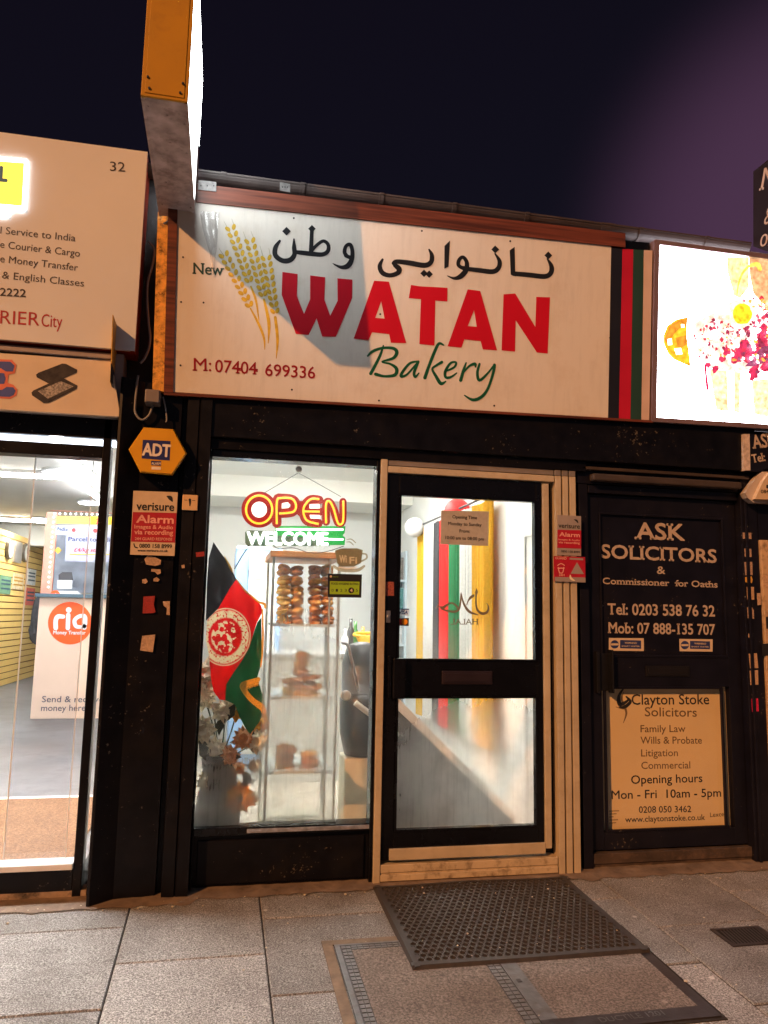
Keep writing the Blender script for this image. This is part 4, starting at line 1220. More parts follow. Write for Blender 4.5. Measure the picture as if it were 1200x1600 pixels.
mb = MB(); mb.text(PXL, '&', cm((890, 1145)), cm((985, 1115)), 25, bold=.0, h=0.002); mb.build('lettering', mk('pale_pink_lettering', (0.60, 0.50, 0.48), 0.5), S7)
mb = MB(); mb.text(PXL, '02', cm((845, 1375)), cm((1010, 1340)), 18, bold=.0, h=0.002); mb.build('lettering', mk('pale_pink_lettering', (0.60, 0.50, 0.48), 0.5), S7)

S8 = thing('small_office_sign', 'small navy sign with pale serif words under the bright screen', 'sign', tuple(W(1190, 735, -.09)))
P8 = PY(-0.09)
mb = MB(); mb.pslab(P8, [(1166, 678), (1330, 690), (1330, 742), (1167, 736)], -0.03, 0.0)
mb.build('panel', NAVY, S8)
mb = MB()
c8 = crop(1080, 650, 6.4)
mb = MB(); mb.text(P8, 'ASK', c8((617, 326)), c8((850, 300)), 20, bold=.03, serif=True); mb.build('lettering', LET, S8)
mb = MB(); mb.text(P8, 'Tel:', c8((615, 468)), c8((742, 448)), 12.5, bold=.03, serif=True); mb.build('lettering', LET, S8)
mb = MB(); mb.pslab(P8, [c8(p) for p in [(517, 182), (580, 182), (588, 545), (523, 545)]], -0.03, 0.004)
mb.build('end_strip', mk('pitted_pale_strip', (0.50, 0.42, 0.38), 0.6, var=0.3, scale=50, bump=.3), S8)

# ================================================================== STREET-SIDE OBJECTS
# rubber mat with round holes
def doormat():
    x0, x1, y0, y1 = 0.757, 1.730, -0.875, -0.105
    T = thing('rubber_doormat', 'dark rubber ring mat lying in front of the bakery door', 'doormat', ((x0 + x1) / 2, (y0 + y1) / 2, gz(-.5)))
    rub = mk('dark_rubber', (0.034, 0.030, 0.030), 0.6, var=0.25, scale=40, tint=(0.075, 0.062, 0.05), tscale=18, tamt=0.35)
    z = lambda y, h: gz(y) + 0.003 + h
    th = 0.016; bd = 0.028
    sag = lambda x, y: 0.004 * math.sin(x * 9) * math.sin(y * 7)
    def P(x, y, h): return (x, y, z(y, h) + (sag(x, y) if h > 0 else 0))
    mb = MB()
    nx, ny = 29, 23
    ux0, ux1, uy0, uy1 = x0 + bd, x1 - bd * 1.3, y0 + bd, y1 - bd
    px, py = (ux1 - ux0) / nx, (uy1 - uy0) / ny
    N = 10
    for j in range(ny):
        sh = px / 2 if j % 2 else 0
        for i in range(nx - (1 if sh else 0)):
            cx, cy = ux0 + sh + (i + .5) * px, uy0 + (j + .5) * py
            outer, inner = [], []
            for k in range(N):
                a = 2 * math.pi * (k + .5) / N
                ca, sa = math.cos(a), math.sin(a)
                m = 1 / max(abs(ca), abs(sa)); m = min(m, 1.28)
                outer.append(mb.bm.verts.new(P(cx + ca * m * px / 2, cy + sa * m * py / 2, th)))
                inner.append((cx + ca * px * .39, cy + sa * py * .39))
            it = [mb.bm.verts.new(P(x, y, th + .0012)) for x, y in inner]
            ib = [mb.bm.verts.new(P(x, y, 0.001)) for x, y in inner]
            for k in range(N):
                l = (k + 1) % N
                mb.bm.faces.new([outer[k], outer[l], it[l], it[k]])
                mb.bm.faces.new([it[k], it[l], ib[l], ib[k]])
        if sh:
            for xa, xb in ((ux0, ux0 + sh), (ux1 - sh, ux1)):
                ya, yb = uy0 + j * py, uy0 + (j + 1) * py
                mb.face([P(xa, ya, th - .001), P(xb, ya, th - .001), P(xb, yb, th - .001), P(xa, yb, th - .001)])
    mb.build('ring_mesh', rub, T)
    mb = MB()
    # bevelled border
    n = 30
    def loop(ax, ay, bx, by, nxv, nyv):
        for k in range(n):
            p = (ax + (bx - ax) * k / n, ay + (by - ay) * k / n); q = (ax + (bx - ax) * (k + 1) / n, ay + (by - ay) * (k + 1) / n)
            def R(pt, off, h): return P(pt[0] + nxv * off, pt[1] + nyv * off, h)
            mb.face([R(p, 0, 0), R(q, 0, 0), R(q, bd * .35, th), R(p, bd * .35, th)])
            mb.face([R(p, bd * .35, th), R(q, bd * .35, th), R(q, bd + .002, th + .0015), R(p, bd + .002, th + .0015)])
    loop(x0, y0, x1, y0, 0, 1); loop(x1, y0, x1, y1, -1.3, 0); loop(x1, y1, x0, y1, 0, -1); loop(x0, y1, x0, y0, 1, 0)
    mb.build('border', rub, T)
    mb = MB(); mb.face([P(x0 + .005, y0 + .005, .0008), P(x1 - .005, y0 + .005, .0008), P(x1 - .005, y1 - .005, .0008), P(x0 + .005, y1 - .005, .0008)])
    mb.build('underside', mk('dark_hole_shade', (0.022, 0.018, 0.016), 0.9), T)  # dark sheet stands in for the shade down the holes
doormat()

# crumbs on mat and slabs
mb = MB(); rc = random.Random(5)
for i in range(150):
    if i < 75:
        x, y, h = rc.uniform(.80, 1.70), rc.uniform(-.84, -.14), 0.017
        r = rc.choice([.0016, .002, .002, .0026, .0045])
    else:
        x, y, h = rc.uniform(-1.0, 2.9), rc.uniform(-1.5, -0.1) if rc.random() < .5 else rc.uniform(-.22, -.1), 0.004
        r = rc.choice([.002, .003, .004, .006])
    t = bmesh.new(); bmesh.ops.create_icosphere(t, subdivisions=1, radius=r)
    for v in t.verts:
        v.co = Vector((x + v.co.x * rc.uniform(.6, 1.6), y + v.co.y * rc.uniform(.6, 1.6), gz(y) + h + v.co.z * .7))
    mb.merge(t)
tag(mb.build('crumbs', mk('pale_crumb', (0.55, 0.50, 0.40), 0.9, var=.2)), 'pale crumbs and grit scattered over the mat and slabs', 'crumbs', kind='stuff')

# access covers in the paving
infill = speckle_mat('brown_concrete_infill', (0.17, 0.14, 0.12), (0.065, 0.055, 0.048), (0.32, 0.27, 0.24), scale=110, stain_amt=0.6)
frm = mk('grey_cover_frame', (0.15, 0.155, 0.165), 0.5, metal=0.4, var=0.25, scale=30, bump=0.2, bscale=90, tint=(0.09, 0.06, 0.045), tscale=12, tamt=0.6)
frd = mk('dark_cover_frame', (0.055, 0.05, 0.055), 0.45, metal=0.55, var=0.25, scale=30, bump=0.2, bscale=90)
def GP(x, y, h=0.0): return (x, y, gz(y) + h)
def gbox(mb, x0, x1, y0, y1, h0, h1):
    a = [GP(x0, y0, h0), GP(x1, y0, h0), GP(x1, y1, h0), GP(x0, y1, h0)]
    b = [GP(x0, y0, h1), GP(x1, y0, h1), GP(x1, y1, h1), GP(x0, y1, h1)]
    mb.prism(a, b)
CA = thing('access_cover', 'concrete filled access cover with slotted pale metal edges, half under the doormat', 'access cover', GP(.84, -1.0))
gl0 = G(520, 1483); gm = G(769, 1521).x; gm2 = G(788, 1523).x; gm3 = G(809, 1513).x
xL, yT = 0.497, -0.632
mb = MB(); gbox(mb, 0.452, 0.492, -1.70, -0.59, -0.02, 0.004); gbox(mb, 0.492, 1.0, -0.628, -0.59, -0.02, 0.004)
mb.build('cement_bed', mk('cement_bed', (0.19, 0.14, 0.10), 0.9, var=.3, scale=20, bump=.5), CA)
mb = MB()
gbox(mb, xL, xL + 0.020, -1.70, yT, -0.01, 0.006)
gbox(mb, xL + 0.02, 1.16, yT - 0.012, yT, -0.01, 0.006)
def slots(x0, x1, y0, y1, nx, ny):
    for i in range(nx):
        for j in range(ny):
            xa = x0 + (x1 - x0) * (i + .08) / nx; xb = x0 + (x1 - x0) * (i + .92) / nx
            ya = y0 + (y1 - y0) * (j + .12) / ny; yb = y0 + (y1 - y0) * (j + .88) / ny
            gbox(mb, xa, xb, ya, yb, -0.01, 0.0065)
slots(xL + 0.024, xL + 0.062, -1.70, yT - 0.016, 2, 40)
slots(xL + 0.064, 1.13, yT - 0.05, yT - 0.016, 24, 2)
slots(gm - 0.004, gm2 + 0.006, -1.70, yT - 0.05, 2, 40)
mb.build('slotted_edge', frm, CA)
mb = MB(); gbox(mb, xL + .02, gm2 + .008, -1.70, yT - .012, -0.02, 0.0035)
mb.build('slot_bed', frd, CA)
mb = MB(); gbox(mb, xL + 0.064, gm - 0.006, -1.70, yT - 0.052, -0.01, 0.0062)
mb.build('infill', infill, CA)
CB = thing('access_cover', 'concrete filled access cover with broad smooth dark metal frame beside the slotted one', 'access cover', GP(1.45, -1.0))
fx0, fx1 = gm2 + 0.009, G(1129, 1591).x
ia, ib = gm3 + .004, G(1045, 1533).x
yb_in = (G(871, 1598).y + G(1085, 1572).y) / 2; yb_out = G(1129, 1590).y
mb = MB(); gbox(mb, fx0, ia, yb_in - .0, yT, -0.01, 0.0068)
mb.build('pale_frame', frm, CB)
mb = MB()
gbox(mb, ib, fx1, yb_in, yT, -0.01, 0.0068); gbox(mb, fx0, fx1, yb_out, yb_in, -0.01, 0.0068); gbox(mb, ia, ib, yT - .03, yT, -0.01, 0.0066)
for (x, y) in ((fx0 + .025, -1.0), (fx1 - .02, -.86)):
    mb.box(x - .008, x + .008, y - .012, y + .012, gz(y), gz(y) + .0075)
mb.build('dark_frame', frd, CB)
mb = MB()
PGr = Plane(GP(1.3, yb_in - .03, 0.0072), (1, 0, 0), (0, 1, SLOPE))
mb.text(PGr, 'DUCTILE 1201', (940, 1598), (1040, 1586), 7, bold=.02, h=.001)
mb.build('cast_lettering', frm, CB)
mb = MB(); gbox(mb, ia, ib, yb_in, yT - .03, -0.01, 0.0062)
mb.build('infill', infill, CB)
mb = MB(); gbox(mb, fx0 - .001, fx1 + .014, yb_out - .014, yT + .012, -.02, 0.002)
mb.build('gap', mk('dark_gap_dirt', (0.02, 0.016, 0.013), 0.95), CB)

# small drain
DR = thing('drain_grate', 'small square iron drain grate with slanting bars in the paving', 'drain', GP(2.22, -.79))
da, db_, dc, dd = 2.10, 2.335, -0.87, -0.715
mb = MB()
gbox(mb, da, db_, dc, dc + .016, -.02, .006); gbox(mb, da, db_, dd - .016, dd, -.02, .006); gbox(mb, da, da + .016, dc + .016, dd - .016, -.02, .006); gbox(mb, db_ - .016, db_, dc + .016, dd - .016, -.02, .006)
mb.build('rim', frd, DR)
mb = MB()
for k in range(13):
    x = da + .02 + k * .0155
    xs = [(x, dc + .016), (x + .007, dc + .016), (min(x + .022, db_ - .016), dd - .016), (min(x + .015, db_ - .02), dd - .016)]
    mb.prism([GP(*p, -.015) for p in xs], [GP(*p, .0055) for p in xs])
mb.build('bars', frd, DR)
mb = MB(); gbox(mb, da + .01, db_ - .01, dc + .01, dd - .01, -.03, .0028)
mb.build('pit', mk('drain_dark', (0.008, 0.007, 0.006), 0.9), DR)

# gutter
GT = thing('gutter', 'long grey brown gutter pipe with joint brackets above the signs', 'gutter', (1, 0, 3.5))
gy, gzv = -0.05, 3.475
gp = lambda px: W(px, 268 + (px - 300) * .135, gy).x
pvc = mk('dull_brown_gutter', (0.050, 0.036, 0.034), 0.55, var=0.15, scale=8, tint=(0.028, 0.021, 0.020), tscale=5, tamt=.6)
gx_end = W(1166, 382, gy).x
mb = MB()
def half(x0, x1, r, z0=0.0):
    n = 10
    for rr in (r,):
        a0 = [(x0, gy + rr * math.cos(math.pi + math.pi * k / n), gzv + z0 + rr * math.sin(math.pi + math.pi * k / n)) for k in range(n + 1)]
        a1 = [(x1, p[1], p[2]) for p in a0]
        for k in range(n):
            f = mb.face([a0[k], a1[k], a1[k + 1], a0[k + 1]]); f.smooth = True
        mb.face(list(reversed(a0))); mb.face(a1)
    mb.box(x0, x1, gy - r - .003, gy - r + .004, gzv + z0 - .004, gzv + z0 + .006)
half(-3.2, gx_end, 0.045)
mb.build('channel', pvc, GT)
for px in (350, 472, 594, 707, 819, 946, 996, 1098):
    x = gp(px); mb = MB()
    half(x - .012, x + .012, 0.051); 
    if px == 946: half(x - .045, x + .035, 0.049)
    mb.build('bracket', pvc, GT)

# cables & junction box
def cable(pts, r, label, y=-0.10):
    mb = MB(); mb.tube([W(p[0], p[1], p[2] if len(p) > 2 else y) for p in pts], r, 8)
    tag(mb.build('cable', CABLE), label, 'cable')
cj = crop(180, 500, 7.5)
def cw(l, yy): return [(*cj(p), yy) for p in l]
cable([(232, 378), (241, 390), (238, 415), (231, 440), (230, 470), (232, 500), *[(q[0], q[1]) for q in cw([(395, 60), (410, 200), (395, 330), (345, 450), (295, 508)], 0)]], 0.006, 'thick grey cable hanging in the gap beside the pale courier sign', -0.07)
cable(cw([(270, 650), (255, 750), (232, 1000), (235, 1080), (275, 1150), (330, 1168), (400, 1110), (440, 1000)], -.105), 0.0055, 'grey cable looping down into the junction box below the bakery sign')
cable(cw([(560, 900), (585, 1010), (605, 1165), (590, 1200)], -.10), 0.004, 'thin dark cable hanging from the end of the bakery sign', -.1)
cable([(249, 338, -.10), (247, 345, -.10), (253, 350, -.10), (262, 346, -.12), (270, 341, -.14)], 0.005, 'black looped cable tied across the chipboard strip')
JB = thing('junction_box', 'small grey junction box fixed under the end of the bakery sign', 'junction box', tuple(W(239, 622, -.13)))
a, b = W(227.5, 609, -.13), W(250, 632, -.13)
mb = MB(); mb.box(a.x, b.x, -0.15, -0.07, b.z, a.z, 0.006); mb.build('body', mk('grey_plastic_box', (0.20, 0.175, 0.175), 0.5), JB)
mb = MB(); mb.box(a.x + .004, b.x - .004, -0.156, -0.150, b.z + .004, a.z - .004, 0.002); mb.build('lid', mk('grey_plastic_lid', (0.22, 0.19, 0.19), 0.45), JB)

# alarm boxes
ca = crop(180, 640, 6.157)
AB = thing('alarm_box', 'yellow hexagonal alarm box with blue logo mounted on the black pilaster', 'alarm box', tuple(W(245, 705, -.1)))
PA = PY(-0.165)
hexp = [ca(p) for p in [(125, 378), (272, 165), (562, 184), (690, 420), (550, 628), (240, 603)]]
hexi = [ca(p) for p in [(140, 377), (279, 176), (555, 194), (675, 419), (543, 617), (248, 593)]]
mb = MB()
mb.prism([PY(-.09).pt(PY(-.165).uv(*p)) for p in hexp], [PA.pt(PA.uv(*p), -.012) for p in hexp])
mb.build('back_case', BLACK2, AB)
mb = MB()
ho = [PA.uv(*p) for p in hexp]; hi = [PA.uv(*p) for p in hexi]
mb.prism([PA.pt(u, -.0118) for u in ho], [PA.pt(u, 0.0) for u in hi])
mb.build('cover', mk('alarm_yellow_plastic', lin((215, 158, 14)), 0.4, var=0.05), AB)
mb = MB(); mb.pslab(PA, [ca(p) for p in [(266, 290), (532, 303), (524, 490), (255, 470)]], .0003, .001)
mb.pslab(PA, [ca(p) for p in [(345, 492), (442, 497), (440, 540), (345, 535)]], .0003, .001)
mb.build('blue_logo_print', mk('alarm_blue_print', lin((28, 38, 110)), 0.4), AB)
mb = MB(); mb.text(PA, 'ADT', ca((262, 437)), ca((526, 455)), 18.5, bold=.045, h=.0012)
mb.text(PA, 'ALARM', ca((350, 528)), ca((438, 532)), 3.6, bold=.03, h=.0012)
mb.pslab(PA, [ca(p) for p in [(350, 548), (440, 553), (438, 580), (348, 576)]], .0004, .001)
mb.build('lettering', mk('alarm_white_print', lin((235, 225, 215)), 0.5), AB)
AC = thing('alarm_box', 'cream alarm box with dark digits on the cream hoarding under small navy sign', 'alarm box', tuple(W(1200, 765, -.1)))
cb = crop(1080, 650, 6.4)
PB = PY(-0.12)
sh = [cb(p) for p in [(575, 760), (680, 620), (770, 520), (1000, 500), (1100, 640), (1000, 870), (660, 858), (600, 810)]]
s2 = [cb(p) for p in [(640, 830), (720, 650), (790, 560), (990, 540), (1070, 650), (980, 840)]]
mb = MB(); mb.prism([PY(-.045).pt(PB.uv(*p)) for p in sh], [PB.pt(PB.uv(*p), -.03) for p in sh]); mb.build('back_case', mk('pale_alarm_case', (0.45, 0.38, 0.33), 0.4), AC)
mb = MB(); mb.prism([PB.pt(PB.uv(*p), -.03) for p in s2], [PB.pt(PB.uv(*p)) for p in s2]); mb.build('cover', mk('cream_alarm_cover', (0.55, 0.42, 0.28), 0.5), AC)
mb = MB(); mb.text(PB, '0845', cb((698, 772)), cb((800, 772)), 5.2, bold=.03, h=.001); mb.pslab(PB, [cb(p) for p in [(750, 690), (800, 685), (800, 735), (750, 720)]], .0005, .001)
mb.build('lettering', INK, AC)

# security notices
def notice(pl, quad, spec, label, cat='sticker', nm='security_notice'):
    T = thing(nm, label, cat, tuple(pl.pt(pl.uv(*quad[3]))))
    for part, m, fn in spec:
        mb = MB(); fn(mb); mb.build(part, m, T)
    return T
REDN = mk('crimson_notice', lin((170, 22, 45)), 0.45, var=.1, scale=40)
WHN = mk('pale_notice', lin((205, 185, 160)), 0.5, var=.06, scale=30)
GRN = mk('silver_grey_notice', lin((150, 140, 138)), 0.4, var=.06)
PKN = mk('pink_print', lin((225, 160, 150)), 0.5)
PN = PY(-0.092)
Q = lambda l: [ca(p) for p in l]
notice(PN, Q([(175, 780), (602, 795), (570, 1408), (143, 1395)]), [
    ('sheet', WHN, lambda m: m.pslab(PN, Q([(175, 780), (602, 795), (570, 1408), (143, 1395)]), -.004, 0)),
    ('red_band', REDN, lambda m: m.pslab(PN, Q([(170, 985), (590, 995), (575, 1280), (152, 1270)]), 0.0002, .0007)),
    ('dark_lettering', INK, lambda m: (m.text(PN, 'verisure', ca((205, 965)), ca((565, 975)), 12.5, bold=.03, h=.001), m.text(PN, '0800 158 8999', ca((232, 1328)), ca((545, 1334)), 6, bold=.03, h=.001), m.text(PN, 'www.verisure.co.uk', ca((215, 1365)), ca((505, 1370)), 3.8, bold=.03, h=.001), m.ribbon(PN, [(500, 835, 12), (530, 850, 40), (548, 880, 14)], .001, ca), m.ribbon(PN, [(180, 1290, 10), (190, 1320, 12), (215, 1330, 10)], .001, ca))),
    ('pink_lettering', PKN, lambda m: (m.text(PN, 'Alarm', ca((205, 1085)), ca((560, 1096)), 11.5, bold=.05, h=.0012), m.text(PN, 'Images & Audio', ca((185, 1143)), ca((555, 1151)), 5.8, bold=.03, h=.0012), m.text(PN, 'via recording', ca((185, 1198)), ca((555, 1206)), 7.2, bold=.04, h=.0012), m.text(PN, '24H GUARD RESPONSE', ca((190, 1255)), ca((548, 1261)), 4.3, bold=.03, h=.0012))),
], 'pale and crimson alarm warning notice on the pilaster under the yellow alarm box')
PM = PY(-0.054)
cd2 = crop(870, 800, 4.615)
Q2 = lambda l: [cd2(p) for p in l]
notice(PM, Q2([(5, 20), (175, 30), (175, 318), (0, 310)]), [
    ('sheet', GRN, lambda m: m.pslab(PM, Q2([(5, 20), (175, 30), (175, 318), (2, 310)]), -.003, 0)),
    ('red_band', REDN, lambda m: m.pslab(PM, Q2([(5, 128), (175, 132), (175, 265), (3, 258)]), .0002, .0007)),
    ('dark_lettering', INK, lambda m: (m.text(PM, 'verisure', cd2((12, 112)), cd2((165, 120)), 7.0, bold=.02, h=.001), m.text(PM, '0800 158 8999', cd2((30, 290)), cd2((165, 297)), 3.2, bold=.02, h=.001), m.ribbon(PM, [(125, 55, 4), (142, 62, 14), (152, 78, 6)], .001, cd2))),
    ('pink_lettering', PKN, lambda m: (m.text(PM, 'Alarm', cd2((18, 175)), cd2((165, 182)), 6.5, bold=.04, h=.0012), m.text(PM, 'Images & Audio', cd2((12, 203)), cd2((165, 210)), 2.6, bold=.03, h=.0012), m.text(PM, 'via recording', cd2((12, 225)), cd2((165, 232)), 3.4, bold=.03, h=.0012))),
], 'grey and crimson alarm warning notice stuck across the cream door strips')
PM2 = PY(-0.060)
notice(PM2, Q2([(-18, 318), (205, 325), (207, 508), (-16, 500)]), [
    ('sheet', REDN, lambda m: m.pslab(PM2, Q2([(-18, 318), (205, 325), (207, 508), (-16, 500)]), -.009, 0)),
    ('grey_strip', GRN, lambda m: (m.pslab(PM2, Q2([(-16, 468), (206, 472), (207, 508), (-16, 500)]), .0002, .0006), m.pslab(PM2, Q2([(145, 362), (195, 448), (100, 445)]), .0002, .0006), m.pslab(PM2, Q2([(92, 330), (190, 335), (190, 348), (92, 343)]), .0002, .0006))),
    ('pale_print', PKN, lambda m: (m.text(PM2, 'GUARD', cd2((-12, 340)), cd2((70, 343)), 3.6, bold=.03, h=.001), m.ribbon(PM2, [(5, 385, 6), (30, 372, 7), (55, 385, 6)], .001, cd2), m.ribbon(PM2, [(10, 400, 7), (18, 435, 7), (30, 440, 7), (42, 435, 7), (50, 400, 7)], .001, cd2), m.ribbon(PM2, [(8, 405, 8), (52, 405, 8)], .001, cd2), m.text(PM2, '24H', cd2((15, 462)), cd2((55, 463)), 3.5, bold=.04, h=.001))),
    ('peeling_corner', mk('bright_peel', (0.75, 0.66, 0.5), .35), lambda m: m.ribbon(PM2, [(95, 455, 6), (98, 475, 16), (115, 490, 14), (128, 494, 5)], .003, cd2)),
], 'crimson double warning notice with triangle, just below the grey alarm notice')
notice(PN, Q([(648, 815), (795, 825), (788, 975), (645, 965)]), [
    ('plate', mk('beige_plastic_plate', lin((215, 180, 135)), .4, var=.04), lambda m: m.box(PN.pt(PN.uv(*ca((650, 818)))).x, PN.pt(PN.uv(*ca((792, 970)))).x, -.100, -.0905, PN.pt(PN.uv(*ca((700, 970)))).z, PN.pt(PN.uv(*ca((700, 820)))).z, .004)),
    ('key_print', INK, lambda m: (m.ribbon(PY(-.1), [(718, 868, 26), (720, 892, 20), (718, 925, 10)], .001, ca), m.ribbon(PY(-.1), [(668, 870, 5), (692, 872, 5)], .001, ca), m.ribbon(PY(-.1), [(742, 874, 5), (768, 876, 5)], .001, ca))),
], 'small beige switch plate with key symbol beside the alarm notice', 'switch plate', 'switch_plate')

# torn stickers on the black paint
tcol = mk('torn_sticker_paper', lin((180, 150, 125)), 0.85, var=0.25, scale=120)
trd = mk('torn_red_sticker', lin((150, 45, 45)), 0.8, var=0.3, scale=150)
tgr = mk('grey_printed_sticker', lin((165, 140, 128)), 0.8, var=0.5, scale=240)
def torn(pl, pts, label, m=tcol, f=lambda p: p):
    mb = MB(); mb.pslab(pl, [f(p) for p in pts], 0.0, 0.0008)
    return tag(mb.build('torn_sticker', m), label, 'sticker', 'torn stickers on the black pilasters')
c5b = crop(0, 640, 3.636)
PT = PY(-0.078)
torn(PT, [(820, 850), (840, 828), (880, 838), (915, 855), (912, 880), (880, 888), (830, 880)], 'ragged pale paper scrap right below the pale and crimson notice', f=c5b)
torn(PT, [(860, 905), (912, 908), (914, 930), (895, 938), (880, 922), (858, 920)], 'hook shaped paper scrap, second below the pale and crimson notice', f=c5b)
torn(PT, [(808, 965), (830, 960), (840, 978), (825, 990), (808, 985)], 'small round paper scrap above the red torn sticker', f=c5b)
torn(PT, [(872, 960), (890, 952), (908, 965), (898, 978), (872, 975)], 'small wedge of paper above the red torn sticker', f=c5b)
torn(PT, [(728, 875), (738, 866), (752, 880), (742, 892)], 'tiny square scrap low beside the corner of the crimson notice', tgr, c5b)
torn(PT, [(815, 1062), (880, 1058), (874, 1110), (884, 1150), (868, 1156), (810, 1158)], 'red printed sticker torn along one side on the pilaster', trd, c5b)
torn(PT, [(925, 1090), (965, 1088), (964, 1168), (945, 1165), (948, 1128), (930, 1115)], 'arrow shaped paper scrap next to the red torn sticker', f=c5b)
torn(PT, [(808, 1285), (882, 1278), (868, 1378), (796, 1368)], 'largest plain paper rectangle, lowest on the pilaster', f=c5b)
torn(PT, [(682, 1310), (706, 1302), (700, 1330), (686, 1332)], 'tiny pale scrap beside the largest paper rectangle', tgr, c5b)
torn(PY(-.091), [(1030, 885), (1048, 880), (1050, 900), (1034, 902)], 'tiny pale scrap under the beige switch plate', f=c5b)
torn(PY(-.091), [(1112, 812), (1160, 806), (1162, 832), (1116, 838)], 'pinkish strip of sticker on the window frame edge', f=c5b, m=trd)
cR = crop(1120, 880, 6.4)
PR = PY(-.031)
torn(PR, [cb(p) for p in [(515, 1165), (600, 1168), (602, 1230), (516, 1228)]], 'blank grey sticker, topmost on the narrow black post beside the hoarding', tgr)
torn(PR, [cb(p) for p in [(530, 1325), (600, 1328), (604, 1410), (536, 1408)]], 'second grey printed sticker down the narrow black post', tgr)
torn(PR, [cb(p) for p in [(532, 1460), (610, 1458), (614, 1590), (540, 1592)]], 'tall grey printed sticker above the yellow one', tgr)
torn(PR, [(283, 140), (345, 130), (358, 165), (350, 200), (285, 190)], 'yellow torn sticker on the narrow black post', mk('torn_yellow_sticker', lin((215, 165, 70)), .8, var=.2), cR)
torn(PR, [(298, 235), (370, 238), (374, 365), (304, 362)], 'cream framed sticker below the yellow torn one', f=cR)
torn(PR, [(303, 440), (352, 440), (370, 470), (372, 556), (308, 550)], 'striped grey sticker below the cream framed one', tgr, cR)
torn(PR, [(316, 705), (360, 700), (362, 745), (335, 755), (316, 740)], 'round torn scrap midway down the narrow black post', f=cR)
torn(PR, [(318, 905), (400, 900), (415, 1048), (332, 1052)], 'upper of two pinkish pale labels on the narrow black post', f=cR)
torn(PR, [(328, 1075), (412, 1068), (415, 1215), (336, 1218)], 'lower of two pinkish pale labels on the narrow black post', f=cR)
torn(PR, [(345, 1355), (412, 1350), (420, 1480), (352, 1486)], 'magenta label, lowest on the narrow black post', mk('magenta_label', lin((190, 30, 80)), .6, var=.5, scale=150), cR)
PH = PY(-.046)
for pts, lab in (([(400, 300), (437, 298), (444, 415), (408, 420)], 'small screwed metal plate label on the cream hoarding'), ([(460, 120), (540, 118), (545, 250), (468, 250)], 'pale paper label high on the cream hoarding'), ([(490, 535), (560, 535), (560, 660), (495, 655)], 'black printed label on the cream hoarding'), ([(450, 805), (560, 800), (560, 925), (455, 925)], 'black and white label low on the cream hoarding')):
    torn(PH, pts, lab, INK if 'black' in lab else tcol, cR)['group'] = 'labels on the cream hoarding'

# two little blue stickers on the office door
BLUEP = mk('navy_sticker_print', lin((38, 52, 105)), .5)
for k, (q, lab) in enumerate((([(375, 908), (627, 910), (627, 1003), (375, 1000)], 'white and blue warning sticker nearer the office door handle'), ([(883, 915), (1123, 918), (1123, 1007), (885, 1004)], 'white and blue warning sticker under the last phone digits'))):
    T = thing('warning_sticker', lab, 'sticker', tuple(SD.pt(SD.uv(*cd2(q[3])))), 'warning stickers on the office door')
    mb = MB(); mb.pslab(SD, Q2(q), 0.0003, .0010); mb.build('sheet', WHN, T)
    x, y = q[0]; w = q[1][0] - x; hh = q[2][1] - q[1][1]
    mb = MB(); mb.pslab(SD, Q2([(x + w * .32, y + hh * .16), (x + w * .92, y + hh * .2), (x + w * .92, y + hh * .84), (x + w * .32, y + hh * .8)]), .0011, .0014)
    mb.disc(SD, cd2((x + w * .165, y + hh * .5)), 6.5, .0014)
    mb.build('blue_print', BLUEP, T)
    mb = MB(); mb.text(SD, 'WARNING!', cd2((x + w * .45, y + hh * .44)), cd2((x + w * .80, y + hh * .46)), 2.6, bold=.03, h=.0017)
    mb.text(SD, 'SMART WATER', cd2((x + w * .36, y + hh * .68)), cd2((x + w * .88, y + hh * .70)), 2.0, bold=.03, h=.0017)
    mb.ribbon(SD, [(x + w * .08, y + hh * .5, hh * .16), (x + w * .25, y + hh * .5, hh * .16)], .0017, cd2)
    mb.build('white_print', WHN, T)

# poster behind the office door glass
cp = crop(850, 1020, 3.4286)
PP = PY(0.06)
PO = thing('office_poster', 'yellowed solicitors poster with opening hours filling the lower office door', 'poster', tuple(W(1040, 1290, .05)))
mb = MB(); mb.pslab(PP, [(925, 1060), (1150, 1060), (1155, 1305), (930, 1308)], -.02, 0.0)
mb.build('sheet', mk('yellowed_poster', lin((216, 192, 148)), 0.6, var=.05, scale=3, tint=lin((205, 176, 122)), tscale=3, tamt=.3), PO)
mb = MB()
T = lambda s, a, b, h, bo=.0: mb.text(PP, s, a, b, h, bold=bo, h=.0008)
T('Clayton Stoke', (987, 1101), (1108, 1100.2), 16, .012)
T('Opening hours', (986.2, 1224.7), (1097.3, 1221.8), 13, .014)
T('Mon - Fri  10am - 5pm', (955.6, 1248.4), (1126.5, 1244.6), 13, .014)
T('0208 050 3462', (998.2, 1270), (1079.8, 1268.8), 10, .012)
T('www.claytonstoke.co.uk', (976.9, 1284.8), (1101.4, 1281), 9, .012)
T('Lexcel', (1109.6, 1276.7), (1133, 1275), 7)
mb.ribbon(PP, [(432, 182, 6), (402, 230, 16), (405, 275, 22), (440, 262, 14), (455, 245, 8)], .0008, cp)
mb.ribbon(PP, [(402, 290, 6), (430, 290, 16), (462, 262, 16), (440, 235, 8)], .0009, cp)
mb.build('black_lettering', INK, PO)
mb = MB()
T('Solicitors', (1007.5, 1119), (1088.6, 1119.8), 14, .012)
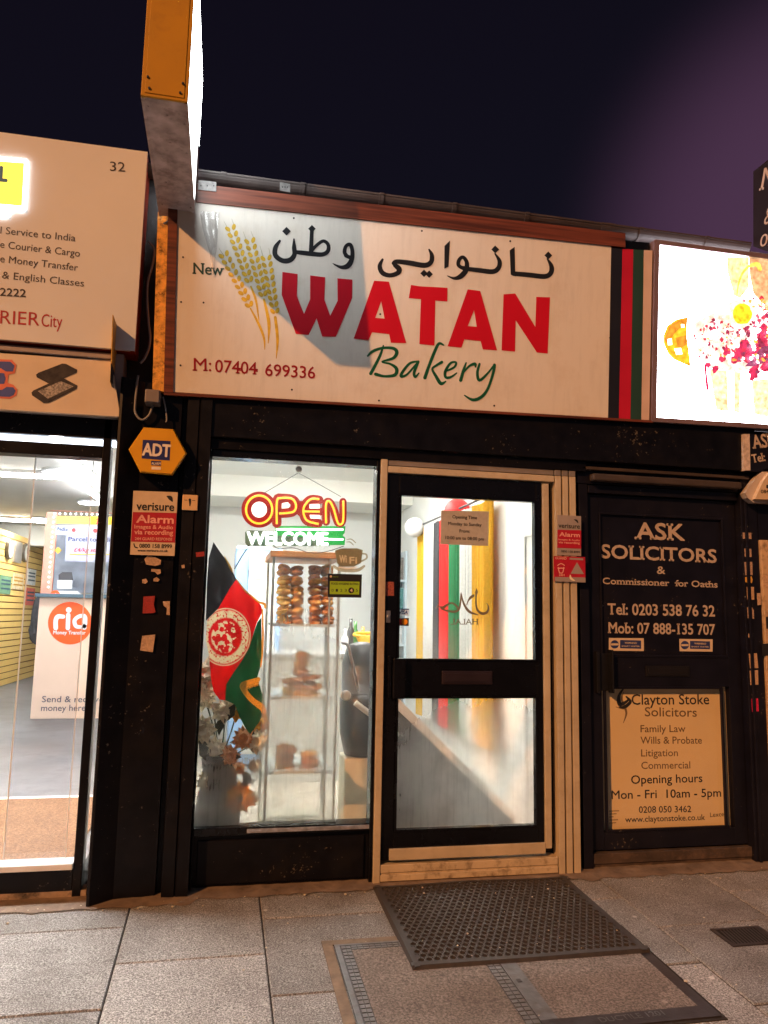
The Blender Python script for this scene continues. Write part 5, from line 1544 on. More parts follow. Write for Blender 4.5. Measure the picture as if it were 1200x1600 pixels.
for s, a, b, h in (('Family Law', (1000.8, 1144), (1070.8, 1143.7), 11), ('Wills & Probate', (1000.8, 1162), (1096.5, 1161.8), 11), ('Litigation', (1001.7, 1181.9), (1059, 1181.3), 11), ('Commercial', (1002, 1201.4), (1078.4, 1200.5), 11)):
    T(s, a, b, h, .012)
mb.ribbon(PP, [(425, 210, 3), (418, 250, 8), (436, 300, 12), (440, 330, 10), (425, 375, 3)], .0007, cp)
mb.ribbon(PP, [(385, 290, 3), (430, 300, 5), (465, 270, 3)], .0007, cp)
for k, w in enumerate((50, 36, 20, 44, 34)):
    mb.ribbon(PP, [(350, 848 + k * 16, 5), (350 + w, 846 + k * 16, 5)], .0007, cp)
mb.build('grey_lettering', mk('grey_brown_ink', lin((118, 98, 72)), .6), PO)
mb = MB(); yg = 0.045; a = W(943, 1073, yl); b = W(1137, 1293, yl)
mb.face([(pu[4], yg, pu[7]), (pu[5], yg, pu[7]), (pu[5], yg, pu[6]), (pu[4], yg, pu[6])])
mb.build('pane', glass_mat('office_glass', None, gloss=.8), sdoor)

# ================================================================== IN THE BAKERY WINDOW
WIN = PY(0.03)
co_ = crop(300, 700, 4.0)
OS = thing('open_sign', 'glowing red, yellow and green OPEN WELCOME neon sign hanging in the window', 'neon sign', tuple(W(460, 850, .05)))
PO1 = PY(0.055)
redp = em('neon_red_plate', lin((200, 10, 12)), 0.16, base=lin((130, 4, 8)))
mb = MB()
Rb = lambda pts, h=0.0: mb.ribbon(PO1, pts, h, co_)
for k in range(1):
    Rb([(420 + 80 * math.cos(a), 385 + 82 * math.sin(a), 62) for a in [2 * math.pi * i / 16 for i in range(17)]])
    Rb([(530, 470, 60), (532, 330, 60), (560, 315, 60), (630, 325, 62), (648, 362, 62), (625, 400, 60), (545, 410, 56)], .0003)
    Rb([(795, 325, 56), (740, 325, 60), (700, 370, 60), (698, 410, 60), (722, 455, 60), (790, 470, 56)], .0008)
    Rb([(700, 397, 56), (795, 398, 56)], .001)
    Rb([(838, 462, 50), (838, 350, 50), (860, 340, 50), (885, 385, 50), (912, 465, 50), (940, 455, 46), (943, 335, 46)], .0014)
    mb.poly(PO1, [co_(p) for p in [(640, 330), (720, 330), (720, 470), (640, 400)]], -.0004)
mb.build('red_plate', redp, OS)
mb = MB()
mb.pslab(PO1, [co_(p) for p in [(518, 486), (960, 488), (955, 530), (942, 545), (958, 560), (955, 606), (800, 608), (780, 560), (520, 545)]], -.006, -.003)
mb.build('green_plate', em('neon_green_plate', lin((20, 150, 60)), 0.5, base=lin((20, 120, 50))), OS)
mb = MB()
mb.pslab(PO1, [co_(p) for p in [(332, 525), (350, 512), (520, 520), (520, 500), (700, 510), (860, 515), (862, 612), (345, 612), (332, 590)]], -.0095, -.0065)
mb.build('letter_backing', mk('grey_green_acrylic', lin((96, 120, 100)), .4), OS)
mb = MB(); mb.disc(PO1, co_((420, 385)), 12, .0022); 
for q in ([(565, 345), (600, 340), (612, 358), (600, 375), (562, 376)], [(735, 352), (795, 350), (800, 378), (735, 378)], [(735, 418), (800, 420), (800, 442), (740, 440)]):
    mb.poly(PO1, [co_(p) for p in q], .0022)
mb.build('pale_counter', em('neon_pale', (0.95, 0.93, 0.85), 0.9), OS)
yt = em('neon_yellow_tube', (1.0, 0.42, 0.03), 0.85)
mb = MB()
def tubew(pts, r, y=0.047):
    mb.tube([W(*co_((p[0], p[1])), y) for p in pts], r, 8)
tubew([(420 + 82 * math.cos(a), 385 + 87 * math.sin(a)) for a in [2 * math.pi * i / 20 for i in range(21)]], .0052)
tubew([(530, 475), (531, 335), (556, 313), (625, 318), (650, 360), (630, 400), (545, 409)], .0052)
tubew([(795, 320), (742, 320), (702, 365), (698, 410), (722, 455), (792, 475)], .0052); tubew([(702, 396), (798, 398)], .0052)
tubew([(838, 470), (838, 350), (860, 335), (885, 380), (912, 468), (936, 474), (946, 440), (946, 330)], .0052)
mb.build('yellow_tube', yt, OS)
mb = MB()
wt = em('neon_white_tube', (0.93, 1.0, 0.95), 1.3)
mb.text(PY(.05), 'WELCOME', co_((345, 602)), co_((848, 606)), 19.5, bold=.055, h=0)
tubew([(525, 508), (945, 510)], .005, .05); tubew([(850, 570), (945, 572)], .005, .05)
mb.build('white_tube', wt, OS)
mb = MB()
tubew([(665, 155), (555, 220), (446, 284)], .0015, .055); tubew([(668, 157), (800, 230), (930, 304)], .0015, .055)
tubew([(360, 606), (310, 680), (266, 756)], .003, .055)
tubew([(510, 612), (545, 628), (640, 625), (740, 655), (850, 645), (950, 612)], .002, .055)
mb.build('hanging_cord', mk('dark_cord', (0.03, 0.03, 0.03), .6), OS)
mb = MB(); p = W(*co_((668, 132)), .03)
mb.lathe((p.x, .03, p.z), [(0.016, 0), (0.015, .003), (0.006, .006)], 16, axis='Y')
mb.build('suction_hook', mk('clear_plastic_hook', (0.7, .7, .68), .2), OS)

# stickers on the window
STK = PY(0.004)
WS = thing('cup_sticker', 'brown coffee cup wireless sticker on the window below the OPEN sign', 'sticker', tuple(W(545, 880, 0)))
mb = MB()
mb.pslab(STK, [co_(p) for p in [(893, 640), (930, 628), (1030, 626), (1068, 638), (1055, 720), (1010, 742), (935, 742), (905, 720)]], 0, .0006)
mb.ribbon(STK, [(1060, 660, 10), (1088, 665, 11), (1090, 690, 11), (1050, 712, 10)], .0006, co_)
mb.ribbon(STK, [(885, 738, 14), (930, 762, 22), (1030, 764, 22), (1076, 738, 14)], .0009, co_)
mb.ribbon(STK, [(968, 572, 4), (995, 570, 7), (1022, 592, 6)], .0006, co_); mb.ribbon(STK, [(966, 588, 4), (988, 588, 7), (1008, 606, 6)], .0006, co_)
mb.build('brown_print', cloth_mat('brown_cup_print', lin((160, 152, 128)), .6, .6), WS)
mb = MB(); mb.text(STK, 'Wi', co_((922, 715)), co_((965, 715)), 11, bold=.04, h=.0012); mb.text(STK, 'Fi', co_((985, 722)), co_((1030, 722)), 10, bold=.04, h=.0012)
mb.ribbon(STK, [(920, 745, 8), (975, 752, 10), (1030, 745, 6)], .0014, co_)
mb.build('pale_print', mk('pale_cup_print', lin((225, 220, 195)), .6), WS)
HS = thing('hygiene_sticker', 'black and green food hygiene rating sticker showing 4 on the window', 'sticker', tuple(W(540, 930, 0)))
mb = MB(); mb.pslab(STK, [co_(p) for p in [(850, 785), (1062, 790), (1058, 936), (847, 932)]], 0, .0006); mb.build('black_sheet', INK, HS)
mb = MB(); mb.pslab(STK, [co_(p) for p in [(862, 832), (1047, 836), (1044, 916), (860, 913)]], .0007, .0011)
mb.text(STK, 'FOOD HYGIENE RATING AGENCY', co_((880, 808)), co_((915, 809)), 1.6, h=.0009)
mb.build('green_panel', em('hygiene_green', lin((130, 180, 30)), 0.0, base=lin((150, 190, 40))), HS)
mb = MB(); mb.text(STK, 'FOOD HYGIENE RATING', co_((870, 854)), co_((1040, 857)), 3.3, bold=.03, h=.0014)
mb.disc(STK, co_((995, 890)), 4.6, .0014)
for k, x in enumerate((878, 905, 933, 960, 1030)):
    mb.text(STK, str((0, 1, 2, 3, 5)[k]), co_((x - 7, 898)), co_((x + 7, 898)), 4.2, h=.0014)
mb.build('black_print', INK, HS)
mb = MB(); mb.text(STK, '4', co_((987, 900)), co_((1003, 900)), 5, bold=.05, h=.0018); mb.disc(STK, co_((868, 803)), 1.8, .0011)
mb.build('white_print', WHN, HS)

# stickers and notice on the door glass
cdo = crop(580, 710, 3.5294)
DST = PY(-0.004)
NP = thing('opening_time_notice', 'grey paper notice with opening times stuck inside the door glass', 'notice', tuple(W(725, 850, 0)))
cn = crop(600, 760, 7.0588)
mb = MB(); mb.pslab(DST, [cn(p) for p in [(630, 265), (1157, 277), (1150, 655), (620, 636)]], -.001, 0.0); mb.build('sheet', cloth_mat('grey_beige_paper', lin((188, 180, 170)), .8, .25), NP)
mb = MB()
for s, a, b in (('Opening Time', (755, 352), (1025, 362)), ('Monday to Sunday', (708, 425), (1075, 441)), ('From:', (833, 508), (945, 512)), ('10:00 am to 08:00 pm', (678, 581), (1100, 598))):
    mb.text(DST, s, cn(a), cn(b), 4.9, bold=.035, h=.0006)
mb.build('lettering', INK, NP)
HD = thing('halal_decal', 'grey brown mirrored halal decal in Arabic and Latin script on the door glass', 'decal', tuple(W(715, 970, 0)))
chl = crop(660, 900, 8.5714)
mb = MB()
H_ = lambda pts: mb.ribbon(DST, pts, .0004, chl)
H_([(178, 440, 6), (195, 410, 14), (212, 382, 5)])
H_([(235, 412, 22), (275, 425, 40), (330, 385, 26), (395, 362, 20), (450, 395, 24), (478, 440, 26)])
H_([(250, 440, 14), (330, 465, 24), (420, 478, 26), (475, 460, 28), (500, 410, 24), (512, 320, 22), (517, 225, 10)])
H_([(517, 230, 10), (540, 330, 24), (580, 420, 32), (640, 485, 34), (745, 520, 10)])
H_([(592, 390, 10), (612, 335, 18), (645, 290, 34), (680, 265, 34), (690, 248, 10)])
H_([(725, 170, 8), (724, 215, 36), (718, 260, 22), (718, 370, 22), (735, 450, 26), (790, 500, 36), (850, 495, 34), (882, 450, 26), (880, 400, 16), (860, 365, 5)])
mb.text(DST, 'HALAL', chl((748, 648)), chl((378, 650)), 8.6, bold=.01, serif=True, h=.0006)
mb.build('lettering', mk('taupe_decal', lin((122, 110, 92)), .6), HD)
VD = thing('card_decal', 'white and blue card payment decal above the two coloured circles', 'decal', tuple(W(629, 961, 0)), 'card decals on the door glass')
mb = MB(); mb.pslab(DST, [cdo(p) for p in [(142, 850), (208, 851), (206, 889), (140, 888)]], -.0006, 0); mb.build('sheet', cloth_mat('white_decal', lin((225, 230, 235)), .5, .6), VD)
mb = MB(); mb.text(DST, 'VISA', cdo((150, 880)), cdo((200, 881)), 5.5, bold=.06, h=.0005, slant=.2); mb.pslab(DST, [cdo(p) for p in [(142, 850), (208, 851), (208, 857), (142, 856)]], .0002, .0006); mb.build('blue_print', mk('decal_blue', lin((30, 40, 110)), .5), VD)
MD = thing('card_decal', 'black card payment decal with red and orange circles on the door glass', 'decal', tuple(W(629, 977, 0)), 'card decals on the door glass')
mb = MB(); mb.pslab(DST, [cdo(p) for p in [(140, 902), (208, 903), (206, 946), (138, 945)]], -.0006, 0); mb.build('sheet', cloth_mat('grey_decal', lin((90, 82, 80)), .5, .5), MD)
mb = MB(); mb.disc(DST, cdo((161, 923)), 4.8, .0004); mb.build('red_circle', mk('decal_red', lin((225, 50, 30)), .5), MD)
mb = MB(); mb.disc(DST, cdo((184, 923)), 4.8, .0007); mb.build('orange_circle', mk('decal_orange', lin((245, 160, 30)), .5), MD)
mb = MB(); mb.pslab(PY(-.031), [cdo(p) for p in [(78, 702), (125, 703), (125, 780), (78, 779)]], 0, .001)
tag(mb.build('lock_sticker', mk('dull_red_sticker', lin((150, 75, 65)), .6, var=.6, scale=200)), 'small dull red printed sticker on the door edge above the lock', 'sticker')

# flag
FL = thing('flag', 'black, red and green flag with pale emblem and gold fringe draped behind the window', 'flag', tuple(W(360, 1000, .10)))
f1 = crop(300, 840, 9.23); f2 = crop(300, 1000, 9.23)
PF = PY(0.17)
def cloth(px, h, amp, name, m, n=26):
    """sheet cut to a traced outline with soft folds running down it"""
    b = bmesh.new()
    loop = [PF.uv(*p) for p in px]
    vs = [b.verts.new((u[0], u[1], 0)) for u in loop]
    for a in tessellate_polygon([[Vector((u[0], u[1], 0)) for u in loop]]):
        b.faces.new([vs[i] for i in a])
    for _ in range(7):
        long = [e for e in b.edges if e.calc_length() > 0.018]
        if not long: break
        bmesh.ops.subdivide_edges(b, edges=long, cuts=1, use_grid_fill=False)
        bmesh.ops.triangulate(b, faces=b.faces[:])
    for v in b.verts:
        u, w = v.co.x, v.co.y
        fo = amp * (math.sin(u * 62 + w * 17) * .6 + math.sin(u * 31 - w * 24 + 1.0) * .7)
        v.co = PF.pt((u, w), h + fo)
    mb = MB(); mb.merge(b)
    o = mb.build(name, m, FL, smooth=True)
    return o
def emblem_cloth(m):
    """woven pale wreath and devices in the red cloth itself"""
    nt = m.node_tree; N = nt.nodes; L = nt.links
    c = PF.pt(PF.uv(352, 995))
    geo = N.new('ShaderNodeNewGeometry')
    sub = N.new('ShaderNodeVectorMath'); sub.operation = 'SUBTRACT'; L.new(geo.outputs['Position'], sub.inputs[0]); sub.inputs[1].default_value = c
    sc_ = N.new('ShaderNodeVectorMath'); sc_.operation = 'MULTIPLY'; L.new(sub.outputs[0], sc_.inputs[0]); sc_.inputs[1].default_value = (1.05, 0, 0.92)
    ln = N.new('ShaderNodeVectorMath'); ln.operation = 'LENGTH'; L.new(sc_.outputs[0], ln.inputs[0])
    def band(a, b, w=.004):
        r1 = N.new('ShaderNodeMapRange'); r1.inputs['From Min'].default_value = a - w; r1.inputs['From Max'].default_value = a + w; L.new(ln.outputs['Value'], r1.inputs['Value'])
        r2 = N.new('ShaderNodeMapRange'); r2.inputs['From Min'].default_value = b - w; r2.inputs['From Max'].default_value = b + w; r2.inputs['To Min'].default_value = 1; r2.inputs['To Max'].default_value = 0; L.new(ln.outputs['Value'], r2.inputs['Value'])
        mu = N.new('ShaderNodeMath'); mu.operation = 'MULTIPLY'; L.new(r1.outputs[0], mu.inputs[0]); L.new(r2.outputs[0], mu.inputs[1]); return mu.outputs[0]
    def speck(scale, lo, hi):
        z = N.new('ShaderNodeTexNoise'); z.inputs['Scale'].default_value = scale; z.inputs['Detail'].default_value = 2; L.new(geo.outputs['Position'], z.inputs['Vector'])
        q = N.new('ShaderNodeMapRange'); q.inputs['From Min'].default_value = lo; q.inputs['From Max'].default_value = hi; L.new(z.outputs['Fac'], q.inputs['Value']); return q.outputs[0]
    def mul_(a, b):
        mu = N.new('ShaderNodeMath'); mu.operation = 'MULTIPLY'; L.new(a, mu.inputs[0]); L.new(b, mu.inputs[1]); return mu.outputs[0]
    def mx_(a, b):
        mu = N.new('ShaderNodeMath'); mu.operation = 'MAXIMUM'; L.new(a, mu.inputs[0]); L.new(b, mu.inputs[1]); return mu.outputs[0]
    mask = mx_(mul_(band(.088, .122), speck(90, .36, .46)), mul_(band(-.05, .072), speck(34, .50, .54)))
    mask = mx_(mask, band(.128, .132, .002))
    src = [l for l in nt.links if l.to_node.type == 'BSDF_PRINCIPLED' and l.to_socket.name == 'Base Color'][0].from_socket
    mix = N.new('ShaderNodeMix'); mix.data_type = 'RGBA'; L.new(mask, mix.inputs['Factor']); L.new(src, mix.inputs['A']); mix.inputs['B'].default_value = (*lin((240, 225, 180)), 1)
    for l in list(nt.links):
        if l.from_socket == src and l.to_node != mix: L.new(mix.outputs['Result'], l.to_socket)
    return m
satin = dict(var=.12, scale=20)
cloth([f1(p) for p in [(310, 60), (400, 200), (500, 340), (560, 440), (640, 600), (540, 740), (440, 920), (380, 1020), (200, 1200), (215, 700), (240, 300)]], 0.004, .012, 'black_band', cloth_mat('black_satin', (0.010, 0.010, 0.012), .35, .1))
cloth([f1(p) for p in [(640, 600), (700, 680), (800, 780), (920, 880), (1000, 990), (1010, 1080), (930, 1240), (830, 1568)]] + [f2(p) for p in [(830, 100), (720, 300), (600, 470), (495, 640), (480, 870), (400, 860), (310, 740), (275, 560), (250, 250), (200, 0)]] + [f1(p) for p in [(215, 1190), (380, 1020), (440, 920), (540, 740)]], 0.0, .011, 'red_band', emblem_cloth(cloth_mat('red_satin', lin((225, 14, 16)), .4, .5)))
cloth([f1(p) for p in [(940, 1225), (1000, 1150), (1005, 1568)]] + [f2(p) for p in [(1000, 250), (985, 400), (940, 540), (1050, 900), (1050, 1010), (960, 1200), (840, 1360), (760, 1250), (680, 1100), (620, 930), (480, 870), (495, 640), (600, 470), (720, 300), (835, 60)]] + [f1(p) for p in [(850, 1500)]], -.006, .011, 'green_band', cloth_mat('green_satin', lin((8, 78, 44)), .4, .45))
mb = MB()
gold = mk('gold_fringe', lin((240, 185, 70)), .6, var=.35, scale=180, bump=.6, bscale=300)
EH = .026
for pts, f in (([(470, 280, 14), (520, 370, 20), (560, 450, 30), (580, 500, 12)], f1), ([(640, 600, 12), (710, 700, 22), (770, 770, 26), (860, 850, 20), (960, 930, 26), (1040, 960, 40), (1050, 1010, 30)], f1), ([(1012, 1030, 20), (1015, 1200, 26), (1018, 1400, 30), (1015, 1568, 26)], f1), ([(1012, 0, 26), (1010, 200, 26), (985, 380, 18)], f2), ([(955, 560, 60), (850, 595, 70), (760, 620, 70), (725, 660, 80), (780, 760, 80), (880, 870, 80), (990, 950, 90), (1040, 1030, 60)], f2)):
    mb.ribbon(PF, pts, EH, f)
rng_ = random.Random(9)
for i in range(120):
    t = i / 120
    if t < .5: a = Vector((955, 585)).lerp(Vector((725, 660)), t * 2)
    else: a = Vector((725, 660)).lerp(Vector((1040, 1020)), t * 2 - 1)
    mb.ribbon(PF, [(a.x + rng_.uniform(-20, 20), a.y + 10, 7), (a.x + rng_.uniform(-14, 24), a.y + rng_.uniform(45, 70), 4)], EH + .001, f2, smooth=False)
mb.build('gold_fringe', gold, FL)
rg = random.Random(4)
# flower arrangement
FA = thing('flower_arrangement', 'dark vase of mixed yellow and cream artificial flowers in the window corner', 'flowers', tuple(W(345, 1290, .25)))
fy = 0.26
base = W(345, 1300, fy)
mb = MB(); mb.lathe((base.x - .02, fy + .05, 0.05), [(0.10, 0), (0.12, .03), (0.11, .25), (0.085, .42), (0.10, .50)], 20)
mb.build('vase', mk('dark_mauve_vase', (0.03, 0.025, 0.032), .35), FA)
stemm = mk('dark_green_stem', (0.03, 0.05, 0.02), .6); leafm = mk('dark_green_leaf', (0.025, 0.035, 0.022), .5, var=.4)
def flower(px, py, r, m, y, centre=True, n=12, label=None):
    p = W(px, py, y)
    mb = MB()
    for layer in range(2):
        for k in range(n):
            a = 2 * math.pi * (k + layer * .5) / n + rg.uniform(-.1, .1); L = r * rg.uniform(.85, 1.1) * (1 - .3 * layer)
            d = Vector((math.cos(a), 0, math.sin(a))); t_ = Vector((-math.sin(a), 0, math.cos(a)))
            o_ = Vector((p.x, y - .006 - layer * .008, p.z))
            w = L * .30
            mb.face([o_, o_ + d * L * .5 + t_ * w + Vector((0, -.012, 0)), o_ + d * L + Vector((0, .008, 0)), o_ + d * L * .5 - t_ * w + Vector((0, -.012, 0))])
    o = mb.build('flower', m, FA)
    if centre:
        mb = MB(); mb.ball((p.x, y - .014, p.z), r * .26, r * .16, r * .26, 10, 8); mb.build('flower_centre', mk('dark_flower_centre', (.02, .012, .006), .8), o)
    mb = MB(); mb.tube([(p.x, y, p.z - .01), (p.x * .6 + base.x * .4, y + .04, p.z * .6 + .2), (base.x - .02, fy + .05, 0.5 if p.z > .5 else p.z * .9)], .004, 6); mb.build('stem', stemm, o)
YF = mk('yellow_petals', lin((230, 160, 40)), .6, var=.2, scale=40); CF = mk('cream_petals', lin((240, 232, 205)), .6, var=.2, scale=40); PFm = mk('peach_petals', lin((220, 150, 95)), .6, var=.2, scale=40)
for px, py, r, m, y, c in ((375, 1246, .062, YF, .17, True), (392, 1246, .035, CF, .22, False), (380, 1152, .05, PFm, .22, False), (400, 1158, .05, CF, .24, False), (316, 1140, .06, CF, .22, False), (334, 1172, .055, CF, .26, False), (360, 1180, .04, PFm, .22, False), (373, 1200, .03, PFm, .2, False), (325, 1220, .045, CF, .26, False), (350, 1110, .055, CF, .24, False), (370, 1108, .05, YF, .26, False), (405, 1130, .045, YF, .26, False), (318, 1085, .07, CF, .30, False), (322, 1050, .06, CF, .30, False), (398, 1195, .03, CF, .24, False)):
    flower(px, py, r * 1.3, m, y, c)
for px, py, r in ((385, 1172, .06), (396, 1178, .05), (366, 1172, .04), (376, 1202, .05), (330, 1195, .07), (350, 1130, .06), (340, 1180, .06), (358, 1160, .05), (378, 1220, .03), (395, 1218, .04), (342, 1150, .05), (325, 1165, .06)):
    p = W(px, py, .24); mb = MB()
    a = rg.uniform(0, 6.28); d = Vector((math.cos(a), rg.uniform(-.4, .1), math.sin(a))); t_ = Vector((-math.sin(a), .2, math.cos(a)))
    mb.face([p, p + d * r + t_ * r * .45, p + d * r * 2, p + d * r - t_ * r * .45])
    mb.build('leaf', leafm, FA)
mb = MB(); mb.ball((W(352, 1215, .3).x, .30, W(352, 1215, .3).z), .06, .05, .16, 14, 10, jit=.06); mb.build('dried_plume', mk('brown_plume', lin((120, 80, 60)), .9, var=.5, scale=120, bump=1, bscale=200), FA)

# display cabinet
yc0, yc1 = 0.30, 0.78
cxl, cxr = W(420, 1080, yc0).x, W(525, 1080, yc0).x
czt = W(476, 872, yc0).z
DC = thing('display_cabinet', 'tall glass display cabinet with wooden top full of flatbreads', 'cabinet', ((cxl + cxr) / 2, (yc0 + yc1) / 2, .05))
alum = mk('pale_green_glass_edge', (0.42, 0.46, 0.42), .3, metal=.3)
mb = MB(); mb.box(cxl - .02, cxr + .02, yc0 - .02, yc1 + .02, czt, czt + .035, .003); mb.build('top_board', wood_mat('tan_wood_top', lin((150, 95, 50)), lin((190, 130, 75)), 0), DC)
for x in (cxl, cxr):
    for y in (yc0, yc1):
        mb = MB(); mb.box(x - .007, x + .007, y - .007, y + .007, .05, czt); mb.build('post', alum, DC)
mb = MB(); mb.box(cxr - .055, cxr - .045, yc0 - .004, yc0 + .004, .05, czt); mb.build('door_edge', alum, DC)
shz = [W(476, 975, yc0).z, W(476, 1088, yc0).z, W(476, 1204, yc0).z]
sgl = mk('pale_blue_shelf_glass', (0.62, 0.74, 0.78), .15, var=.02)
for z in shz:
    mb = MB(); mb.box(cxl + .01, cxr - .01, yc0 + .004, yc1 - .012, z - .014, z); mb.build('shelf', sgl, DC)
mb = MB(); mb.box(cxl, cxr, yc0, yc1, .05, .16, .004); mb.build('base', mk('cream_cabinet_base', (0.60, .58, .46), .5), DC)
cab = glass_mat('cabinet_glass', None, gloss=.5)
mb = MB(); mb.face([(cxl, yc0, .16), (cxr, yc0, .16), (cxr, yc0, czt), (cxl, yc0, czt)]); mb.build('front_pane', cab, DC)
mb = MB(); mb.face([(cxr, yc0, .16), (cxr, yc1, .16), (cxr, yc1, czt), (cxr, yc0, czt)]); mb.build('side_pane', cab, DC)

crust = mk('golden_crust', lin((222, 178, 100)), .95, spec=.1, var=.25, scale=45, tint=lin((185, 110, 45)), tscale=30, tamt=.7, bump=.4, bscale=120)
crustd = mk('brown_crust', lin((190, 128, 72)), .95, spec=.1, var=.3, scale=45, tint=lin((130, 72, 36)), tscale=30, tamt=.7, bump=.4, bscale=120)
def loaf_mesh(kind):
    mb = MB(); mb.ball((0, 0, 0), 1, 1, 1, 16, 10, jit=.05)
    o = mb.build('loaf', crust if kind == 0 else crustd)
    return o
protos = [loaf_mesh(0), loaf_mesh(1)]
def loaf(parent, loc, sx_, sy_, sz_, kind, rz=0):
    o = protos[kind].copy(); COL.objects.link(o); o.parent = parent
    o.location = Vector(loc) - parent.location; o.scale = (sx_, sy_, sz_); o.rotation_euler = (rg.uniform(-.12, .12), rg.uniform(-.15, .15), rz)
    return o
ords = ['topmost', 'second from the top', 'third from the top', 'fourth from the top', 'fifth from the top', 'lowest']
film = glass_mat('clear_bag_film', None, tint=(.96, .96, .95), gloss=1.2)
for col_, (pa_, pb_, cn_) in enumerate(((433, 472, 'nearer the flag'), (482, 519, 'nearer the hygiene sticker'))):
    for i in range(6):
        py0 = 884 + i * 15.6; yb = yc0 + .16
        a, b = W(pa_, py0, yb), W(pb_, py0 + 15, yb)
        z0 = b.z
        T_ = thing('bread_pack', '%s bread pack of the cabinet stack %s' % (ords[i], cn_), 'bread', ((a.x + b.x) / 2, yb, z0), 'packs of bread stacked in the cabinet')
        w = (b.x - a.x) / 4; hh = (a.z - b.z)
        kd = 0 if 1 < i < 4 or rg.random() < .4 else 1
        for sx__ in (a.x + w, b.x - w):
            loaf(T_, (sx__, yb - .02, z0 + hh * .30), w * 1.08, .11, hh * .42, kd, rg.uniform(-.15, .15))
            loaf(T_, (sx__ + rg.uniform(-.004, .004), yb - .015, z0 + hh * .72), w * 1.05, .10, hh * .36, kd if rg.random() < .7 else 1 - kd, rg.uniform(-.15, .15))
def stack(px0, px1, py0, py1, n, label, kinds):
    yb = yc0 + .16
    a, b = W(px0, py0, yb), W(px1, py1, yb)
    T_ = thing('flatbread_stack', label, 'bread', ((a.x + b.x) / 2, yb, b.z), 'stacks of flatbread in the cabinet')
    for k in range(n):
        loaf(T_, ((a.x + b.x) / 2 + rg.uniform(-.006, .006), yb, b.z + (a.z - b.z) * (k + .5) / n), (b.x - a.x) / 2, .11, (a.z - b.z) / n * .62, kinds[k % len(kinds)], rg.uniform(-.2, .2))
stack(440, 502, 1056, 1087, 4, 'wide brown flatbread stack on the middle glass shelf', [0, 0, 1, 1])
stack(459, 482, 1018, 1055, 3, 'small pale bagged bread pile on top of the wide flatbread stack', [1, 0, 1])
stack(430, 459, 1162, 1203, 3, 'brown flatbread stack on the lowest shelf, nearer the flowers', [0, 1, 1])
stack(468, 497, 1172, 1203, 3, 'darker flatbread stack on the lowest shelf, nearer the door', [1, 1, 0])
for p in protos: bpy.data.objects.remove(p)

# dough mixer: black drum with pale fittings
ym = 0.55
MX = thing('dough_mixer', 'black drum shaped dough mixer with pale knob and bent guard rail', 'mixer', tuple(W(555, 1290, ym)))
ctr = W(572, 1090, ym)
rr_ = W(606, 1090, ym).x - ctr.x
blk = mk('black_mixer_paint', (0.016, 0.018, 0.022), .35, var=.3)
mb = MB(); zt_, zm_, zb_ = W(566, 1010, ym).z, W(566, 1100, ym).z, W(566, 1186, ym).z
mb.lathe((ctr.x, ym + .16, 0), [(.02, zb_ - .02), (rr_ * .72, zb_), (rr_ * .95, zb_ + .12), (rr_, zm_), (rr_ * .9, zm_ + .05)], 28)
mb.build('drum', blk, MX)
mb = MB(); mb.lathe((ctr.x, ym + .16, 0), [(rr_ * .9, zm_ + .051), (rr_ * .92, zt_ - .1), (rr_ * .7, zt_), (.03, zt_ + .02)], 28)
mb.build('hood', mk('grey_mixer_hood', (0.06, .063, .068), .4, var=.2), MX)
kp = W(541, 1087, ym - .14)
mb = MB(); mb.lathe((kp.x, ym - .12, kp.z), [(.028, 0), (.028, .02), (.02, .026)], 20, axis='Y'); mb.build('knob', mk('pale_plastic_knob', (.6, .6, .56), .4), MX)
mb = MB(); mb.tube([W(534, 1004, ym - .10), W(543, 1008, ym - .11), W(549, 1030, ym - .12), W(561, 1080, ym - .12)], .009, 8); mb.build('guard_rail', STEEL, MX)
mb = MB(); mb.tube([W(555, 1098, ym - .13), W(568, 1108, ym - .13), W(590, 1124, ym - .12)], .016, 8, smooth=False); mb.build('lever', mk('pale_lever', (.6, .58, .5), .5), MX)
mb = MB(); mb.box(ctr.x - .10, ctr.x + .10, ym + .08, ym + .30, .05, zb_ - .01, .01); mb.build('pedestal', mk('cream_pedestal', (.60, .56, .42), .5), MX)

# sloping steel chute
CH = thing('steel_chute', 'grey steel sided chute sloping down behind the lower door glass', 'chute', tuple(W(700, 1290, .7)))
yq = 0.72
tri = [W(597, 1085, yq), W(620, 1108, yq), W(806, 1290, yq), W(812, 1330, yq), W(597, 1330, yq)]
mb = MB(); mb.prism([(p.x, yq + .45, p.z) for p in tri], [(p.x, yq, p.z) for p in tri])
mb.build('side_panel', mk('dull_grey_steel', (0.065, .065, .07), .45, metal=.35, var=.15, scale=6, bump=.1), CH)
mb = MB(); e = [W(612, 1100, yq - .005), W(806, 1288, yq - .005)]
nrm = Vector((0, 0, .02))
mb.prism([(p.x, yq - .012, p.z + dz) for p, dz in ((e[0], .0), (e[1], .0), (e[1], .05), (e[0], .07))], [(p.x, yq + .46, p.z + dz) for p, dz in ((e[0], .0), (e[1], .0), (e[1], .05), (e[0], .07))])
mb.build('top_rail', mk('pale_rail', (.7, .7, .66), .4, metal=.3), CH)

